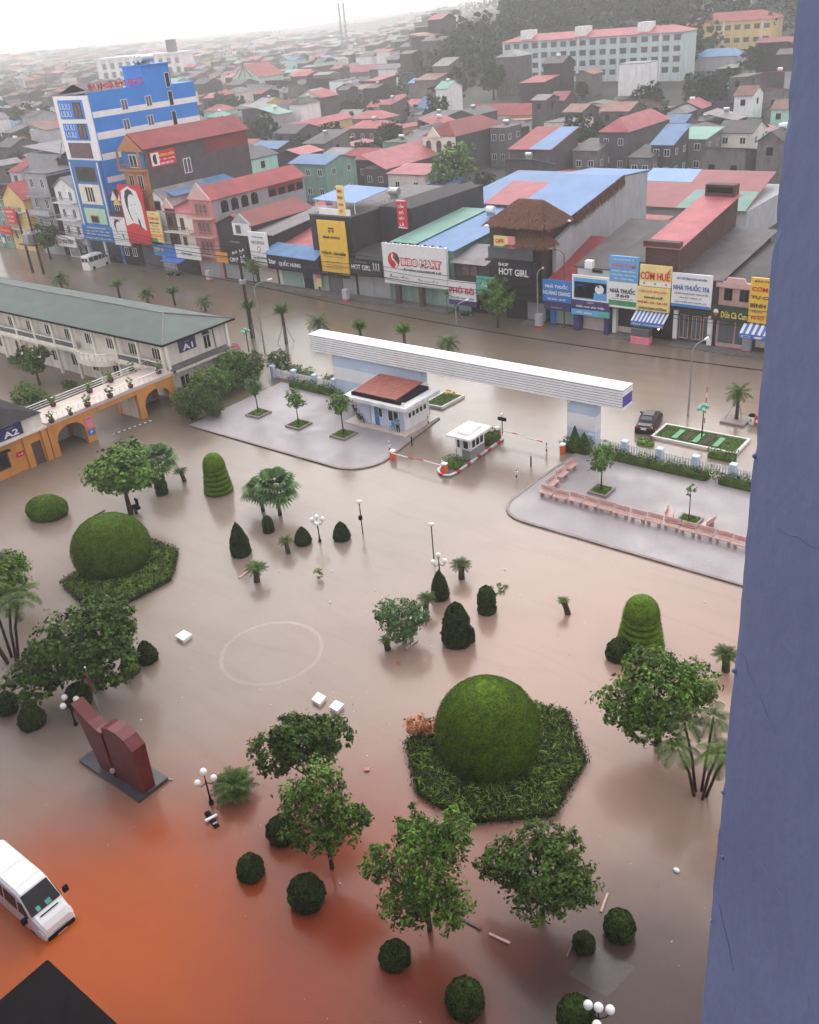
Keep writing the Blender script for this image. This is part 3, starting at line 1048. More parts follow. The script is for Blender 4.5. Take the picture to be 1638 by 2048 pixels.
win_x(bo, 60.35, 62.35, 1.15, 2.1, -43.658, mull=3)
r_ = MB().bbox(-45.75, -43.1, 59.5, 63.0, 2.36, 2.58, 0.05).build('roof', 'white_paint', bo)
MB().bbox(-45.1, -43.75, 60.1, 62.4, 2.583, 2.85, 0.12).build('roof_cap', 'white_paint', r_)


def bush_mesh(L, W, Hh, n, size, m, seed=0):
    """loose hedge filling a box L x W x Hh centred at the origin"""
    P = np.stack([RNG.uniform(-L / 2, L / 2, n), RNG.uniform(-W / 2, W / 2, n), Hh * (0.25 + 0.75 * RNG.random(n) ** 0.55)], 1)
    P[:, 2] *= 1 + 0.18 * np.sin(P[:, 0] * 2.3 + seed) + 0.12 * np.sin(P[:, 0] * 5.1 + P[:, 1] * 3)
    Nn = np.stack([P[:, 0] / L * 1.5, P[:, 1] / W * 1.5, np.full(n, 0.7)], 1)
    core = MB().bbox(-L / 2 * .93, L / 2 * .93, -W / 2 * .8, W / 2 * .8, -0.1, Hh * 0.62, Hh * .25)
    return quads_mesh(leaf_quads(P, Nn, size, 0.6, 0.6), m, (core.v, core.f))


def hedge(x0, x1, y0, y1, hgt, label, m='leaf_dark', size=0.16, dens=100, name='hedge', z=0.1, cat='hedge', group=None):
    L, W = x1 - x0, y1 - y0
    o = link(name, bush_mesh(L, W, hgt, int(dens * (L * W + (L + W) * hgt)), size, m, x0))
    o.location = ((x0 + x1) / 2, (y0 + y1) / 2, z)
    return tag(o, label, cat, group)


hedge(-45.2, -43.6, 57.9, 59.5, 0.95, 'low leafy bush on the island in front of the booth', 'leaf_mid', name='bush', cat='bush')
hedge(-45.3, -43.7, 63.3, 65.7, 1.05, 'low leafy bush on the island behind the booth', 'leaf_mid', name='bush', cat='bush')


def barrier(x, y, label, arm_to, z=0.0):
    t = thing('boom_barrier', (x, y, z), label, 'barrier', 'boom barriers at the gate')
    c = MB().bbox(x - 0.22, x + 0.22, y - 0.22, y + 0.22, z, z + 0.82, 0.05).build('cabinet', 'orange_paint', t)
    MB().bbox(x - 0.25, x + 0.25, y - 0.25, y + 0.25, z + 0.823, z + 0.95, 0.06).build('lid', 'white_paint', c)
    ax, ay = arm_to
    n = max(4, int(math.hypot(ax - x, ay - y) / 0.6))
    for k in range(n):
        p0 = (x + (ax - x) * k / n, y + (ay - y) * k / n - 0.27, z + 0.78 + 0.002 * k)
        p1 = (x + (ax - x) * (k + 1) / n, y + (ay - y) * (k + 1) / n - 0.27, z + 0.78 + 0.002 * (k + 1))
        MB().tube([p0, p1], 0.045, 6).build('arm_band', 's_red' if k % 4 == 3 else 'white_paint', t)
    return t


barrier(-50.3, 57.3, 'orange boom barrier at the corner of the left pavement', (-47.6, 57.25))
barrier(-44.35, 57.2, 'orange boom barrier on the near tip of the booth island', (-47.2, 57.25), 0.12)
barrier(-44.5, 65.9, 'orange boom barrier at the far tip of the booth island', (-41.5, 65.9), 0.12)
barrier(-37.4, 65.7, 'orange boom barrier beside the right gate pillar', (-41.2, 65.8))


def striped_post(x, y, hgt, label, head=True, dark=False):
    t = thing('marker_post', (x, y, 0), label, 'post', 'striped posts at the gate')
    n = 5
    for k in range(n):
        MB().tube([(x, y, -0.3 if k == 0 else hgt * k / n), (x, y, hgt * (k + 1) / n)], 0.065, 8).build('band', 'black_metal' if (k % 2 or dark) else 'kerb_white', t)
    if head:
        MB().bbox(x - 0.09, x + 0.13, y - 0.09, y + 0.09, hgt * 0.62, hgt * 0.62 + 0.10, 0.02).build('sensor', 'white_paint', t)


striped_post(*(-51.97, 64.93), 1.3, 'striped post beside the right end of the guard house')
striped_post(*(-50.54, 60.43), 0.95, 'short dark post standing before the guard house corner', False, True)
striped_post(*(-51.5, 58.3), 1.2, 'striped post with white sensor at the left barrier', True)
striped_post(*(-44.64, 57.3), 1.2, 'striped post with white sensor at the island tip', True)
striped_post(*(-38.19, 59.19), 1.25, 'striped post nearest to the camera at the right lane')
striped_post(*(-38.52, 62.1), 0.95, 'short dark post between the two striped posts on the right', False, True)
striped_post(*(-38.57, 64.85), 1.25, 'striped post beside the orange barrier at the right pillar')
sg = thing('lane_signal', (-44.4, 66.6, 0), 'dark lane signal on a post at the far island tip', 'signal')
MB().tube([(-44.4, 66.6, 0.1), (-44.4, 66.6, 1.9)], 0.05, 8).build('post', 'black_metal', sg)
MB().bbox(-44.85, -43.95, 66.5, 66.7, 1.45, 1.75, 0.03).build('panel', 'black_metal', sg)
MB().bbox(-44.5, -44.3, 66.48, 66.72, 1.9, 2.15, 0.03).build('lamp', 'white_paint', sg)


# ------------------------------------------------------------------ picket fences
def fence(x0, x1, y, posts, label, z=0.1):
    t = thing('picket_fence', ((x0 + x1) / 2, y, 0), label, 'fence')
    for px in posts:
        p = MB().bbox(px - 0.24, px + 0.24, y - 0.24, y + 0.24, z - 0.4, z + 1.25, 0.03).build('pillar', 'pale_blue_wall', t)
        MB().bbox(px - 0.31, px + 0.31, y - 0.31, y + 0.31, z + 1.253, z + 1.40, 0.05).build('cap', 'pale_blue_wall', p)
    pm = mesh_from(*(lambda b: (b.v, b.f))(MB().add([(-.07, -.02, 0), (.07, -.02, 0), (.07, .02, 0), (-.07, .02, 0), (-.07, -.02, 1.0), (.07, -.02, 1.0), (.07, .02, 1.0), (-.07, .02, 1.0), (0, -.02, 1.09), (0, .02, 1.09)],
                                             [(0, 1, 5, 8, 4), (3, 7, 9, 6, 2), (1, 2, 6, 5), (0, 4, 7, 3), (5, 6, 9, 8), (4, 8, 9, 7)])), 'white_paint')
    allp = sorted(posts)
    for a, c in zip(allp[:-1], allp[1:]):
        a2, c2 = a + 0.26, c - 0.26
        for zr in (z + 0.25, z + 0.85):
            MB().box(a2, c2, y + 0.021, y + 0.06, zr, zr + 0.08).build('rail', 'white_paint', t)
        n = max(2, int((c2 - a2) / 0.23))
        for k in range(n):
            q = link('picket', pm, t)
            q.location = (a2 + (c2 - a2) * (k + 0.5) / n - t.location.x, 0, z)
    return t


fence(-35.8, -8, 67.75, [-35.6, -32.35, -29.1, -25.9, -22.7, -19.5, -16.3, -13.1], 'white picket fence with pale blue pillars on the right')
fence(-77, -67, 67.8, [-76.6, -73.2, -69.9, -66.95], 'white picket fence with pale blue pillars on the left', 0.1)
hedge(-34.6, -23.95, 66.1, 67.3, 0.85, 'leafy dark hedge along the right picket fence, nearer the gate')
hedge(-23.94, -9.0, 66.1, 67.3, 0.85, 'leafy dark hedge along the right picket fence, towards the pier')
hedge(-38.0, -35.0, 65.9, 67.3, 0.9, 'leafy bush heaped at the foot of right gate pillar', name='bush', cat='bush')
hedge(-73.0, -66.0, 66.1, 67.3, 0.85, 'leafy dark hedge below the left picket fence')


def conifer_mesh(hgt, r, n=1400, m='leaf_dark', size=0.13):
    prof = [(r * 0.75, 0.0), (r, hgt * 0.14), (r * 0.82, hgt * 0.4), (r * 0.5, hgt * 0.68), (r * 0.22, hgt * 0.88), (0.02, hgt)]
    return topiary_mesh(prof, n, size, m, wob=0.14, jitter=0.6, seg=12)


for x, y, hh, lb in ((-36.9, 67.0, 2.15, 'taller of two slim conifers before the right gate pillar'), (-35.95, 66.95, 1.75, 'shorter of two slim conifers before the right gate pillar')):
    o = link('slim_conifer', conifer_mesh(hh, 0.5))
    o.location = (x, y, 0.1)
    tag(o, lb, 'conifer')

# ------------------------------------------------------------------ building A1 and its arcade
a1 = thing('lecture_building', (-110, 61, 0), 'cream two-storey building with green hip roof and sign A1', 'building')
AX0, AX1, AY0, AY1 = -152.0, -82.2, 57.75, 66.4
MB().box(AX0, AX1, AY0, AY1, -0.6, 6.6).build('wall', 'cream_wall', a1)
ez, rz_, ry_ = 6.75, 8.25, 61.6
ex0, ex1, ey0, ey1 = AX0 - 1, -81.0, 56.7, 67.0
rx1 = -86.4
roof = MB()
roof.add([(ex0, ey0, ez), (ex1, ey0, ez), (ex1, ey1, ez), (ex0, ey1, ez), (ex0, ry_, rz_), (rx1, ry_, rz_)], [(0, 1, 5, 4), (1, 2, 5), (2, 3, 4, 5), (0, 4, 3)])
roof.add([(ex0, ey0, ez - .16), (ex1, ey0, ez - .16), (ex1, ey1, ez - .16), (ex0, ey1, ez - .16)], [(3, 2, 1, 0)])
rf = roof.build('roof', 'teal_roof', a1)
MB().box(ex0, ex1, ey0 - 0.12, ey0, ez - 0.2, ez - 0.01).box(ex1, ex1 + 0.12, ey0 - 0.12, ey1 + .12, ez - 0.2, ez - 0.01).box(ex0, ex1, ey1, ey1 + .12, ez - 0.2, ez - 0.01).build('gutter', 'black_metal', rf)
for a, c in (((ex0, ry_, rz_), (rx1, ry_, rz_)), ((rx1, ry_, rz_), (ex1, ey0, ez)), ((rx1, ry_, rz_), (ex1, ey1, ez))):
    MB().tube([(a[0], a[1], a[2] + .03), (c[0], c[1], c[2] + .03)], 0.09, 6).build('ridge_cap', 'pale_roof', rf)
# gallery: floor slab, parapet, columns
MB().box(AX0, -81.4, 56.75, AY0 - 0.003, 3.25, 3.6).build('gallery_floor', 'cream_trim', a1)
MB().box(-82.19, -80.9, AY0, AY1 - 0.4, 3.25, 3.6).build('gallery_floor', 'cream_trim', a1)
cols = [-81.7 - 4.25 * k for k in range(16)]
for k, x in enumerate(cols):
    MB().bbox(x - 0.17, x + 0.17, 56.8, 57.14, -0.6, 6.58, 0.04).build('column', 'cream_trim', a1)
    if k < 15 and not (2 <= k <= 3):
        x0 = cols[k + 1] + 0.18
        MB().box(x0, x - 0.18, 56.85, 57.0, 3.603, 3.8).box(x0, x - 0.18, 56.83, 57.02, 4.42, 4.52).build('parapet_rail', 'cream_trim', a1)
        MB().box(x0, x - 0.18, 56.9, 56.94, 3.8, 4.42).build('parapet_glass', 'grey_glass', a1)
    xm = x - 2.1
    if k < 15:
        win_y(a1, xm - 0.75, xm + 0.75, 4.35, 5.75, AY0, 'cream_trim', 'dark_glass', 3, 0.09)
        win_y(a1, xm - 0.7, xm + 0.7, 1.0, 2.5, AY0, 'cream_trim', 'dark_glass', 2, 0.09)
# curved entrance balcony
bal = MB().prism([(-97.8, 57.0)] + [(-94.2 + 3.6 * math.cos(R(a)), 56.9 + 1.9 * math.sin(R(a))) for a in range(190, 351, 16)] + [(-90.6, 57.0)], 3.0, 3.62).build('balcony', 'cream_trim', a1)
pts = [(-94.2 + 3.5 * math.cos(R(a)), 56.85 + 1.8 * math.sin(R(a))) for a in range(190, 351, 16)]
for (xa, ya), (xb, yb) in zip(pts[:-1], pts[1:]):
    MB().tube([(xa, ya, 4.45), (xb, yb, 4.45)], 0.07, 6).build('handrail', 'cream_trim', bal)
    MB().lathe([(0.07, 3.62), (0.12, 3.9), (0.05, 4.15), (0.09, 4.42)], xa, ya, 8).build('baluster', 'cream_trim', bal)
# east end: sign, arched door, balcony ledge, corner columns
for y in (65.9, 57.3):
    MB().bbox(-81.5, -81.15, y - .18, y + .18, -0.6, 6.58, 0.04).build('column', 'cream_trim', a1)
MB().box(-82.19, -80.8, 57.2, 66.2, 3.603, 3.75).build('ledge', 'concrete', a1)
win_x(a1, 63.1, 64.1, 4.1, 5.7, AX1, 'cream_trim', 'dark_glass', 2)
MB().xplate([(63.6 + .55 * math.cos(R(a)), 5.72 + .5 * math.sin(R(a))) for a in range(0, 181, 20)], AX1 + .004, .04).build('fanlight', 'dark_glass', a1)
win_x(a1, 58.9, 60.3, 0.7, 2.3, AX1, 'cream_trim', 'dark_glass', 2)
MB().tube([(-82.1, 64.6, 6.4), (-82.1, 64.7, 3.8)], 0.05, 6).build('downpipe', 'brown_wall', a1)


def board_x(name, x, y0, y1, z0, z1, m, lines, label, cat='sign', border=None):
    """sign facing +x; lines: (text, frac_y, frac_z, frac_w, frac_h, ink)"""
    t = thing(name, (x, (y0 + y1) / 2, z0), label, cat)
    MB().box(x, x + 0.06, y0, y1, z0, z1).build('panel', m, t)
    for s_, fy_, fz_, fw_, fh_, ink in lines:
        text_on(t, s_, x + 0.075, y0 + (y1 - y0) * fy_, z0 + (z1 - z0) * fz_, (y1 - y0) * fw_, (z1 - z0) * fh_, ink, '+x', 0.02)
    return t


board_x('building_sign', -82.15, 59.6, 62.0, 4.75, 6.1, 's_dark_blue', [('NHÀ', .5, .8, .3, .16, 'ink_grey'), ('A1', .5, .36, .62, .5, 'ink_white')], 'navy sign reading A1 on the cream gable wall')

wk = thing('arcade_walkway', (-82.5, 49, 0), 'orange arched walkway with pale roof terrace joining two buildings', 'walkway')
WX0, WX1, DZ = -84.6, -80.6, 3.72
MB().box(WX0, WX1 + 0.1, 41.3, 57.0, 3.35, DZ).build('terrace_floor', 'terrace_tile', wk)


def arch_panel(parent, y0, y1, zs, ztop, x, t, m, n=14, name='arch'):
    """wall above an arched opening y0..y1 springing at zs"""
    r = (y1 - y0) / 2
    mb_ = MB()
    pts_ = [(y0 + r - r * math.cos(math.pi * k / n), zs + min(r * 0.75, 1.4) * math.sin(math.pi * k / n)) for k in range(n + 1)]
    for p, q in zip(pts_[:-1], pts_[1:]):
        mb_.xplate([p, q, (q[0], ztop), (p[0], ztop)], x, t)
    return mb_.build(name, m, parent)


for xx, mm in ((-81.1, 'orange_wall'), (-84.6, 'orange_wall')):
    for y0, y1 in ((41.3, 42.05), (45.3, 46.35), (52.0, 52.75), (56.2, 57.0)):
        MB().box(xx, xx + 0.5, y0, y1, -0.6, 3.348).build('pier', mm, wk)
    arch_panel(wk, 42.05, 45.3, 1.55, 3.348, xx, 0.5, mm)
    arch_panel(wk, 52.75, 56.2, 1.35, 3.348, xx, 0.5, mm)
    MB().box(xx, xx + 0.5, 46.35, 52.0, 2.85, 3.348).build('lintel', mm, wk)
MB().box(-84.09, -81.11, 52.05, 52.5, -0.6, 3.34).build('cross_wall', 'cream_wall', wk)
MB().box(-84.09, -81.11, 45.7, 46.0, -0.6, 3.34).build('cross_wall', 'cream_wall', wk)
MB().box(-84.3, -84.12, 42.05, 45.3, -0.6, 3.1).build('back_wall', 'light_grey_wall', wk)
MB().box(-84.3, -84.12, 52.75, 56.2, -0.6, 3.1).build('back_wall', 'light_grey_wall', wk)
for y in np.arange(41.5, 57, 0.62):
    MB().tube([(-80.62, y, DZ), (-80.62, y, DZ + 0.72)], 0.018, 5).build('baluster', 'steel', wk)
MB().tube([(-80.62, 41.5, DZ + .72), (-80.62, 56.9, DZ + .72)], 0.03, 6).build('handrail', 'steel', wk)
for zr in (0.25, 0.5, 0.75):
    MB().tube([(-84.5, 41.5, DZ + zr), (-84.5, 56.9, DZ + zr)], 0.025 if zr < .7 else .04, 6).build('handrail', 'steel', wk)
board_x('wall_notice', -80.58, 45.45, 46.2, 1.5, 2.7, 's_pink', [('NỘI QUY', .5, .85, .7, .12, 'ink_blue')], 'tall pink notice board on orange pier of the walkway')
board_x('wall_notice', -80.58, 45.4, 46.25, 0.75, 1.35, 's_blue', [('P', .5, .5, .3, .5, 'ink_white')], 'small blue notice board under the pink one')

a2 = thing('corner_building', (-84, 36, 0), 'orange building with dark roof and sign A2 at left edge', 'building')
MB().box(-96, -80.85, 20, 41.25, -0.6, 3.3).build('wall', 'orange_wall', a2)
MB().box(-96, -80.5, 19.9, 41.3, 3.3, 3.52).build('cornice', 'cream_trim', a2)
MB().box(-96, -80.95, 20, 41.2, 3.52, 4.9).build('upper_wall', 'cream_wall', a2)
MB().add([(-99, 19, 4.9), (-80.55, 19, 4.9), (-80.55, 41.25, 4.9), (-99, 41.2, 4.9), (-88.5, 25, 7.0), (-88.5, 35.0, 7.0)], [(0, 1, 4), (1, 2, 5, 4), (2, 3, 5), (3, 0, 4, 5), (3, 2, 1, 0)]).build('roof', 'black_tile', a2)
for y0, y1 in ((30.2, 32.6), (34.6, 36.9)):
    w = win_x(a2, y0, y1, 0.9, 2.5, -80.85, 'brown_wall', 'dark_glass', 2, 0.1)
    MB().box(-80.84, -80.3, y0 - .2, y1 + .2, 2.62, 2.72).build('hood', 'black_metal', w)
dr = MB().box(-80.845, -80.8, 39.4, 40.4, -0.3, 2.3).build('doorway', 'brown_wall', a2)
MB().box(-80.849, -80.6, 40.6, 41.2, -0.6, 3.298).build('buttress', 'orange_wall', a2)
MB().box(-80.849, -80.62, 38.6, 39.2, -0.6, 3.298).build('buttress', 'orange_wall', a2)
board_x('building_sign', -80.93, 36.6, 39.1, 3.56, 4.75, 's_dark_blue', [('NHÀ', .5, .82, .3, .15, 'ink_grey'), ('A2', .5, .36, .62, .5, 'ink_white')], 'navy sign reading A2 above the orange wall')
board_x('door_sign', -80.84, 37.7, 38.5, 1.5, 2.0, 's_red', [('Y TẾ', .5, .5, .6, .4, 'ink_white')], 'small red sign on the orange wall near the window')


# potted plants on the terrace
def pot_proto():
    pot = MB().lathe([(0.20, 0), (0.30, 0.1), (0.34, 0.36), (0.36, 0.40), (0.30, 0.40), (0.28, 0.36)], n=12)
    stem = MB().tube([(0, 0, .3), (.02, 0, .7)], .03, 5)
    lf = quads_mesh(crown_quads([(0, 0, 0.95, .42, .42, .42)], 200, 0.2, 0.3, 10, 0.5), 'leaf_light')
    return mesh_from(pot.v, pot.f, 'terracotta', smooth=True), mesh_from(stem.v, stem.f, 'bark'), lf


pp = pot_proto()
pots = [((-81.49, 55.9), 'beside the cream building corner', 1.0), ((-85.1, 55.03), 'by the far rail next to the cream balcony', .9), ((-80.8, 51.67), 'on the near rail, second from the cream building', .85),
        ((-84.35, 51.71), 'by the far rail, second from the cream building', 1.0), ((-80.39, 48.78), 'on the near rail at the middle', 1.0), ((-83.77, 48.65), 'by the far rail at the middle', 1.05), ((-80.44, 46.09), 'on the near rail, third from the dark roof', 1.0),
        ((-80.07, 43.86), 'on the near rail, second from the dark roof', .7), ((-80.13, 41.75), 'on the near rail next to the dark roof', .9), ((-84.03, 44.44), 'by the far rail next to the dark roof', .95)]
for i, ((x, y), lb, s) in enumerate(pots):
    t = thing('potted_plant', (x, y, DZ), 'potted plant on the terrace ' + lb, 'potted plant', 'plants on the walkway terrace')
    put(t, x, y, DZ, i * 1.3, s)
    link('pot', pp[0], t)
    link('stem', pp[1], t)
    link('foliage', pp[2], t)

# ------------------------------------------------------------------ planters with young trees, benches
def sapling(seed, crown, n, size, m, hgt, tr):
    return tree_proto(crown, n, size, m, tr, hgt, cl=0.34, per=16, asp=0.5, shell=0.35)


sap = [sapling(1, [(0, 0, 3.0, .95, .95, .9), (.3, .2, 2.4, .75, .7, .5), (-.3, -.1, 3.6, .55, .55, .6)], 1300, .24, 'leaf_light', 1.7, .06),
       sapling(2, [(0, 0, 3.1, .9, .8, .85), (-.4, .3, 2.5, .6, .6, .5), (.2, -.2, 3.8, .5, .5, .6)], 1100, .24, 'leaf_blue', 1.7, .06),
       sapling(3, [(0, 0, 2.9, .45, .45, .4), (.35, 0, 2.5, .25, .25, .25)], 160, .2, 'leaf_light', 2.2, .04)]


def planter(x, y, w, label, stone='kerb_stone'):
    t = thing('tree_planter', (x, y, 0.1), label, 'planter')
    for a in ((x - w, x + w, y - w, y - w + .14), (x - w, x + w, y + w - .14, y + w), (x - w, x - w + .14, y - w + .142, y + w - .142), (x + w - .14, x + w, y - w + .142, y + w - .142)):
        MB().box(a[0], a[1], a[2], a[3], 0.08, 0.30).build('kerb', stone, t)
    MB().box(x - w + .142, x + w - .142, y - w + .142, y + w - .142, 0.1, 0.26).build('soil', 'grass_soil', t)
    n = 420
    P = np.stack([RNG.uniform(-w + .16, w - .16, n), RNG.uniform(-w + .16, w - .16, n), np.full(n, .22)], 1)
    gq = link('grass', quads_mesh(leaf_quads(P, RNG.normal(0, 1, (n, 3)), .17, .35, .4), 'grass'), t)
    gq['kind'] = 'stuff'


for x, y, k, s, rz, lb, lp in ((-69.85, 58.9, 1, 1.0, 0, 'young blue-green tree nearest the dark shrubbery', 'square grass planter nearest the dark shrubbery'),
                               (-63.8, 58.75, 0, .95, 1, 'young tree at the middle of the left pavement', 'square grass planter at the middle of the left pavement'),
                               (-57.95, 59.05, 0, 1.15, 2, 'young pale tree in front of the guard house motorbikes', 'square grass planter in front of the guard house'),
                               (-30.9, 60.6, 0, 1.05, 4, 'young full tree behind the bench row', 'grass planter at the fuller young tree'),
                               (-22.9, 59.4, 2, 1.0, 5, 'thin sparse sapling behind the bench row', 'grass planter at the thin sapling between two turned benches')):
    planter(x, y, 1.0 if x < -50 else .85, lp)
    place_tree('young_tree', sap[k], x, y, lb, rz=rz, s=s, z=0.15)


def bench_proto():
    def m_(b, mm='bench_stone'):
        return mesh_from(b.v, b.f, mm)
    seat = m_(MB().bbox(-.62, .62, -.24, .24, .38, .46, .03))
    back = MB().add([(-.62, .22, .52), (.62, .22, .52), (.62, .30, .52), (-.62, .30, .52), (-.62, .30, .90), (.62, .30, .90), (.62, .36, .90), (-.62, .36, .90)],
                    [(0, 1, 5, 4), (3, 7, 6, 2), (4, 5, 6, 7), (0, 4, 7, 3), (1, 2, 6, 5), (0, 3, 2, 1)])
    back = m_(back)
    band = m_(MB().add([(-.4, .232, .60), (.4, .232, .60), (.4, .288, .82), (-.4, .288, .82)], [(0, 1, 2, 3)]), 'pink_wall')
    leg = m_(MB().bbox(-.06, .06, -.2, .3, 0, .379, .02))
    return seat, back, band, leg


bp_ = bench_proto()


def bench(x, y, rz, label, z=0.1, group='stone benches on the right pavement'):
    t = thing('stone_bench', (x, y, z), label, 'bench', group)
    t.rotation_euler = (0, 0, rz)
    link('seat', bp_[0], t)
    b_ = link('backrest', bp_[1], t)
    link('inscription_panel', bp_[2], b_)
    for sx in (-.42, .42):
        l_ = link('leg', bp_[3], t)
        l_.location = (sx, 0, 0)
    return t


ordn = ['first', 'second', 'third', 'fourth', 'fifth', 'sixth', 'seventh', 'eighth', 'ninth', 'tenth', 'eleventh', 'twelfth', 'thirteenth', 'fourteenth']
for k in range(13):
    x = -34.3 + (16.1) * k / 12
    bench(x + rnd.uniform(-.05, .05), 57.55 + rnd.uniform(-.08, .08), rnd.uniform(-.05, .05), 'pink stone bench, %s from the left in the long front row' % ordn[k])
for k in range(3):
    bench(-34.65 - 0.12 * k, 59.4 + 1.75 * k, R(90) + rnd.uniform(-.06, .06), 'pink stone bench seen from behind, %s in the side row nearest the corner' % ordn[k])
bench(-24.3, 59.2, R(105), 'pink stone bench turned sideways left of the thin sapling')
bench(-21.4, 59.3, R(-100), 'pink stone bench turned sideways right of the thin sapling')

# ------------------------------------------------------------------ left shrubbery, courtyard trees
bigbush = [tree_proto([(0, 0, 2.0, 2.3, 2.0, 1.7), (1.6, .5, 1.6, 1.6, 1.5, 1.3), (-1.5, -.4, 1.5, 1.6, 1.5, 1.2)], 4200, .26, 'leaf_mid', .14, .8),
           tree_proto([(0, 0, 2.2, 1.9, 1.9, 1.8), (-1.0, .9, 1.8, 1.5, 1.3, 1.3)], 3600, .26, 'leaf_dark', .14, .8)]
for (x, y), k, s, rz, lb in (((-75.43, 54.56), 1, .95, .2, 'dark tree with white blossom at the orange arcade end'), ((-77.64, 59.65), 0, 1.05, 1.1, 'dense green bush mass between arcade and left pavement'),
                             ((-79.71, 64.54), 0, 1.05, 2.2, 'dense green bush below the cream building'), ((-77.77, 65.48), 1, .95, 3.0, 'dark green bush at the left end of the picket fence'),
                             ((-77.16, 69.35), 1, .7, 3.5, 'low reddish-tinged bush at the fence corner'), ((-73.71, 56.19), 1, .6, 0.3, 'low dark bush at the left tip of pavement')):
    place_tree('bush', bigbush[k], x, y, lb, 'bush', rz=rz, s=s)
hedge(*(-87.54, -84.14, 67.86999999999999, 70.27), 1.6, 'flowering bush with pale leaves behind the cream building corner', 'leaf_light', .22, 50, 'bush', 0, 'bush')
fb = link('bougainvillea', quads_mesh(crown_quads([(0, 0, .6, .7, .5, .5)], 220, .17, .3, 12), 'flower_pink'))
fb.location = (-85.1, 69.97, 1.2)
tag(fb, 'bright pink bougainvillea blossom behind the dark bushes', 'flowers')
fb2 = link('red_hedge', quads_mesh(crown_quads([(0, 0, .5, .5, .4, .4)], 120, .16, .3, 12), 'flower_pink'))
fb2.location = (-85.12, 67.44, 0.6)
tag(fb2, 'red blossom close to the cream building corner column', 'flowers')

ctree = tree_proto([(0, 0, 3.0, 1.8, 1.7, 1.2), (.9, -.5, 2.4, 1.2, 1.1, .9), (-.9, .4, 2.5, 1.2, 1.2, .8)], 3000, .3, 'leaf_dark', .13, 1.4)
x, y = (-101.81, 52.91)
place_tree('courtyard_tree', ctree, x, y, 'dark tree in the courtyard before the cream gallery', s=1.15)
x, y = (-95.75, 48.13)
place_tree('courtyard_bush', bigbush[0], x, y, 'dark low bush in the courtyard behind the terrace rail', 'bush', s=.8)
for (px_, py_), lb in (((-113.07, 56.31), 'clipped low bush at the left end of the cream gallery'), ((-97.38, 54.17), 'clipped low bush below the cream gallery parapet')):
    o = link('low_bush', bush_mesh(2.4, 1.0, .7, 500, .18, 'leaf_dark'))
    o.location = (px_, py_, 0)
    tag(o, lb, 'bush')

# ------------------------------------------------------------------ clipped garden shrubs
def dome_prof(r, hgt, n=10, tuck=0.88):
    zc = hgt * .36
    p = []
    for k in range(n + 5):
        a = R(-38 + 128 * k / (n + 4))
        s_ = math.sin(a)
        p.append((max(0.01, r * abs(math.cos(a)) ** .92), zc + (zc / math.sin(R(38)) * s_ if s_ < 0 else (hgt - zc) * s_)))
    return p


big_dome = topiary_mesh(dome_prof(2.8, 4.65), 40000, .085, 'clipped', wob=.008, jitter=.3, seg=40)
x, y = (-21.9, 30.4)
DX, DY = x, y
o = link('dome_topiary', big_dome)
o.location = (x, y, 0.15)
tag(o, 'huge clipped green dome in the star-shaped bed, nearest the camera', 'topiary')
dome2 = topiary_mesh(dome_prof(2.9, 4.2), 32000, .085, 'clipped', wob=.008, jitter=.3, seg=36)
x, y = (-57.58, 31.77)
D2X, D2Y = x, y
o = link('dome_topiary', dome2)
o.location = (x, y, 0.1)
o.scale = (1.02, 1.02, 1.0)
tag(o, 'large clipped green dome on the left with a ground-cover bed', 'topiary')
dome3 = topiary_mesh(dome_prof(1.6, 1.9), 6000, .11, 'clipped', wob=.03, jitter=.35, seg=26)
x, y = (-70.06, 33.81)
o = link('dome_topiary', dome3)
o.location = (x, y, 0)
o.rotation_euler = (0, 0, .5)
o.scale = (1.15, .9, 1)
tag(o, 'small flattened clipped dome near the orange building', 'topiary')


def ring_cone_prof(r, hgt, rings=5):
    p = [(r * .92, 0)]
    zt = hgt * .62
    for k in range(rings):
        z0 = zt * k / rings
        rr = r * (1.04 - .26 * k / rings)
        p += [(rr * .62, z0 + .02), (rr * .97, z0 + .07), (rr * 1.0, z0 + zt / rings * .55), (rr * .94, z0 + zt / rings * .80), (rr * .60, z0 + zt / rings * .86)]
    r1 = r * .79
    for k in range(7):
        t = k / 6
        p.append((max(.01, r1 * math.cos(t * math.pi / 2) ** .85), zt + (hgt - zt) * math.sin(t * math.pi / 2)))
    return p


rc = topiary_mesh(ring_cone_prof(1.28, 3.7), 11000, .075, 'clipped', wob=.004, jitter=.3, seg=28)
for (x, y), s, sz, lb in (((-60.11, 44.68), 1.0, 1.0, 'tall bullet-shaped topiary cut in rings near the left pavement'), ((-19.35, 43.65), 1.12, .98, 'tall bullet-shaped topiary cut in rings behind the right broad tree')):
    o = link('ringed_topiary', rc)
    put(o, x, y, 0, 0, s, sz)
    tag(o, lb, 'topiary')

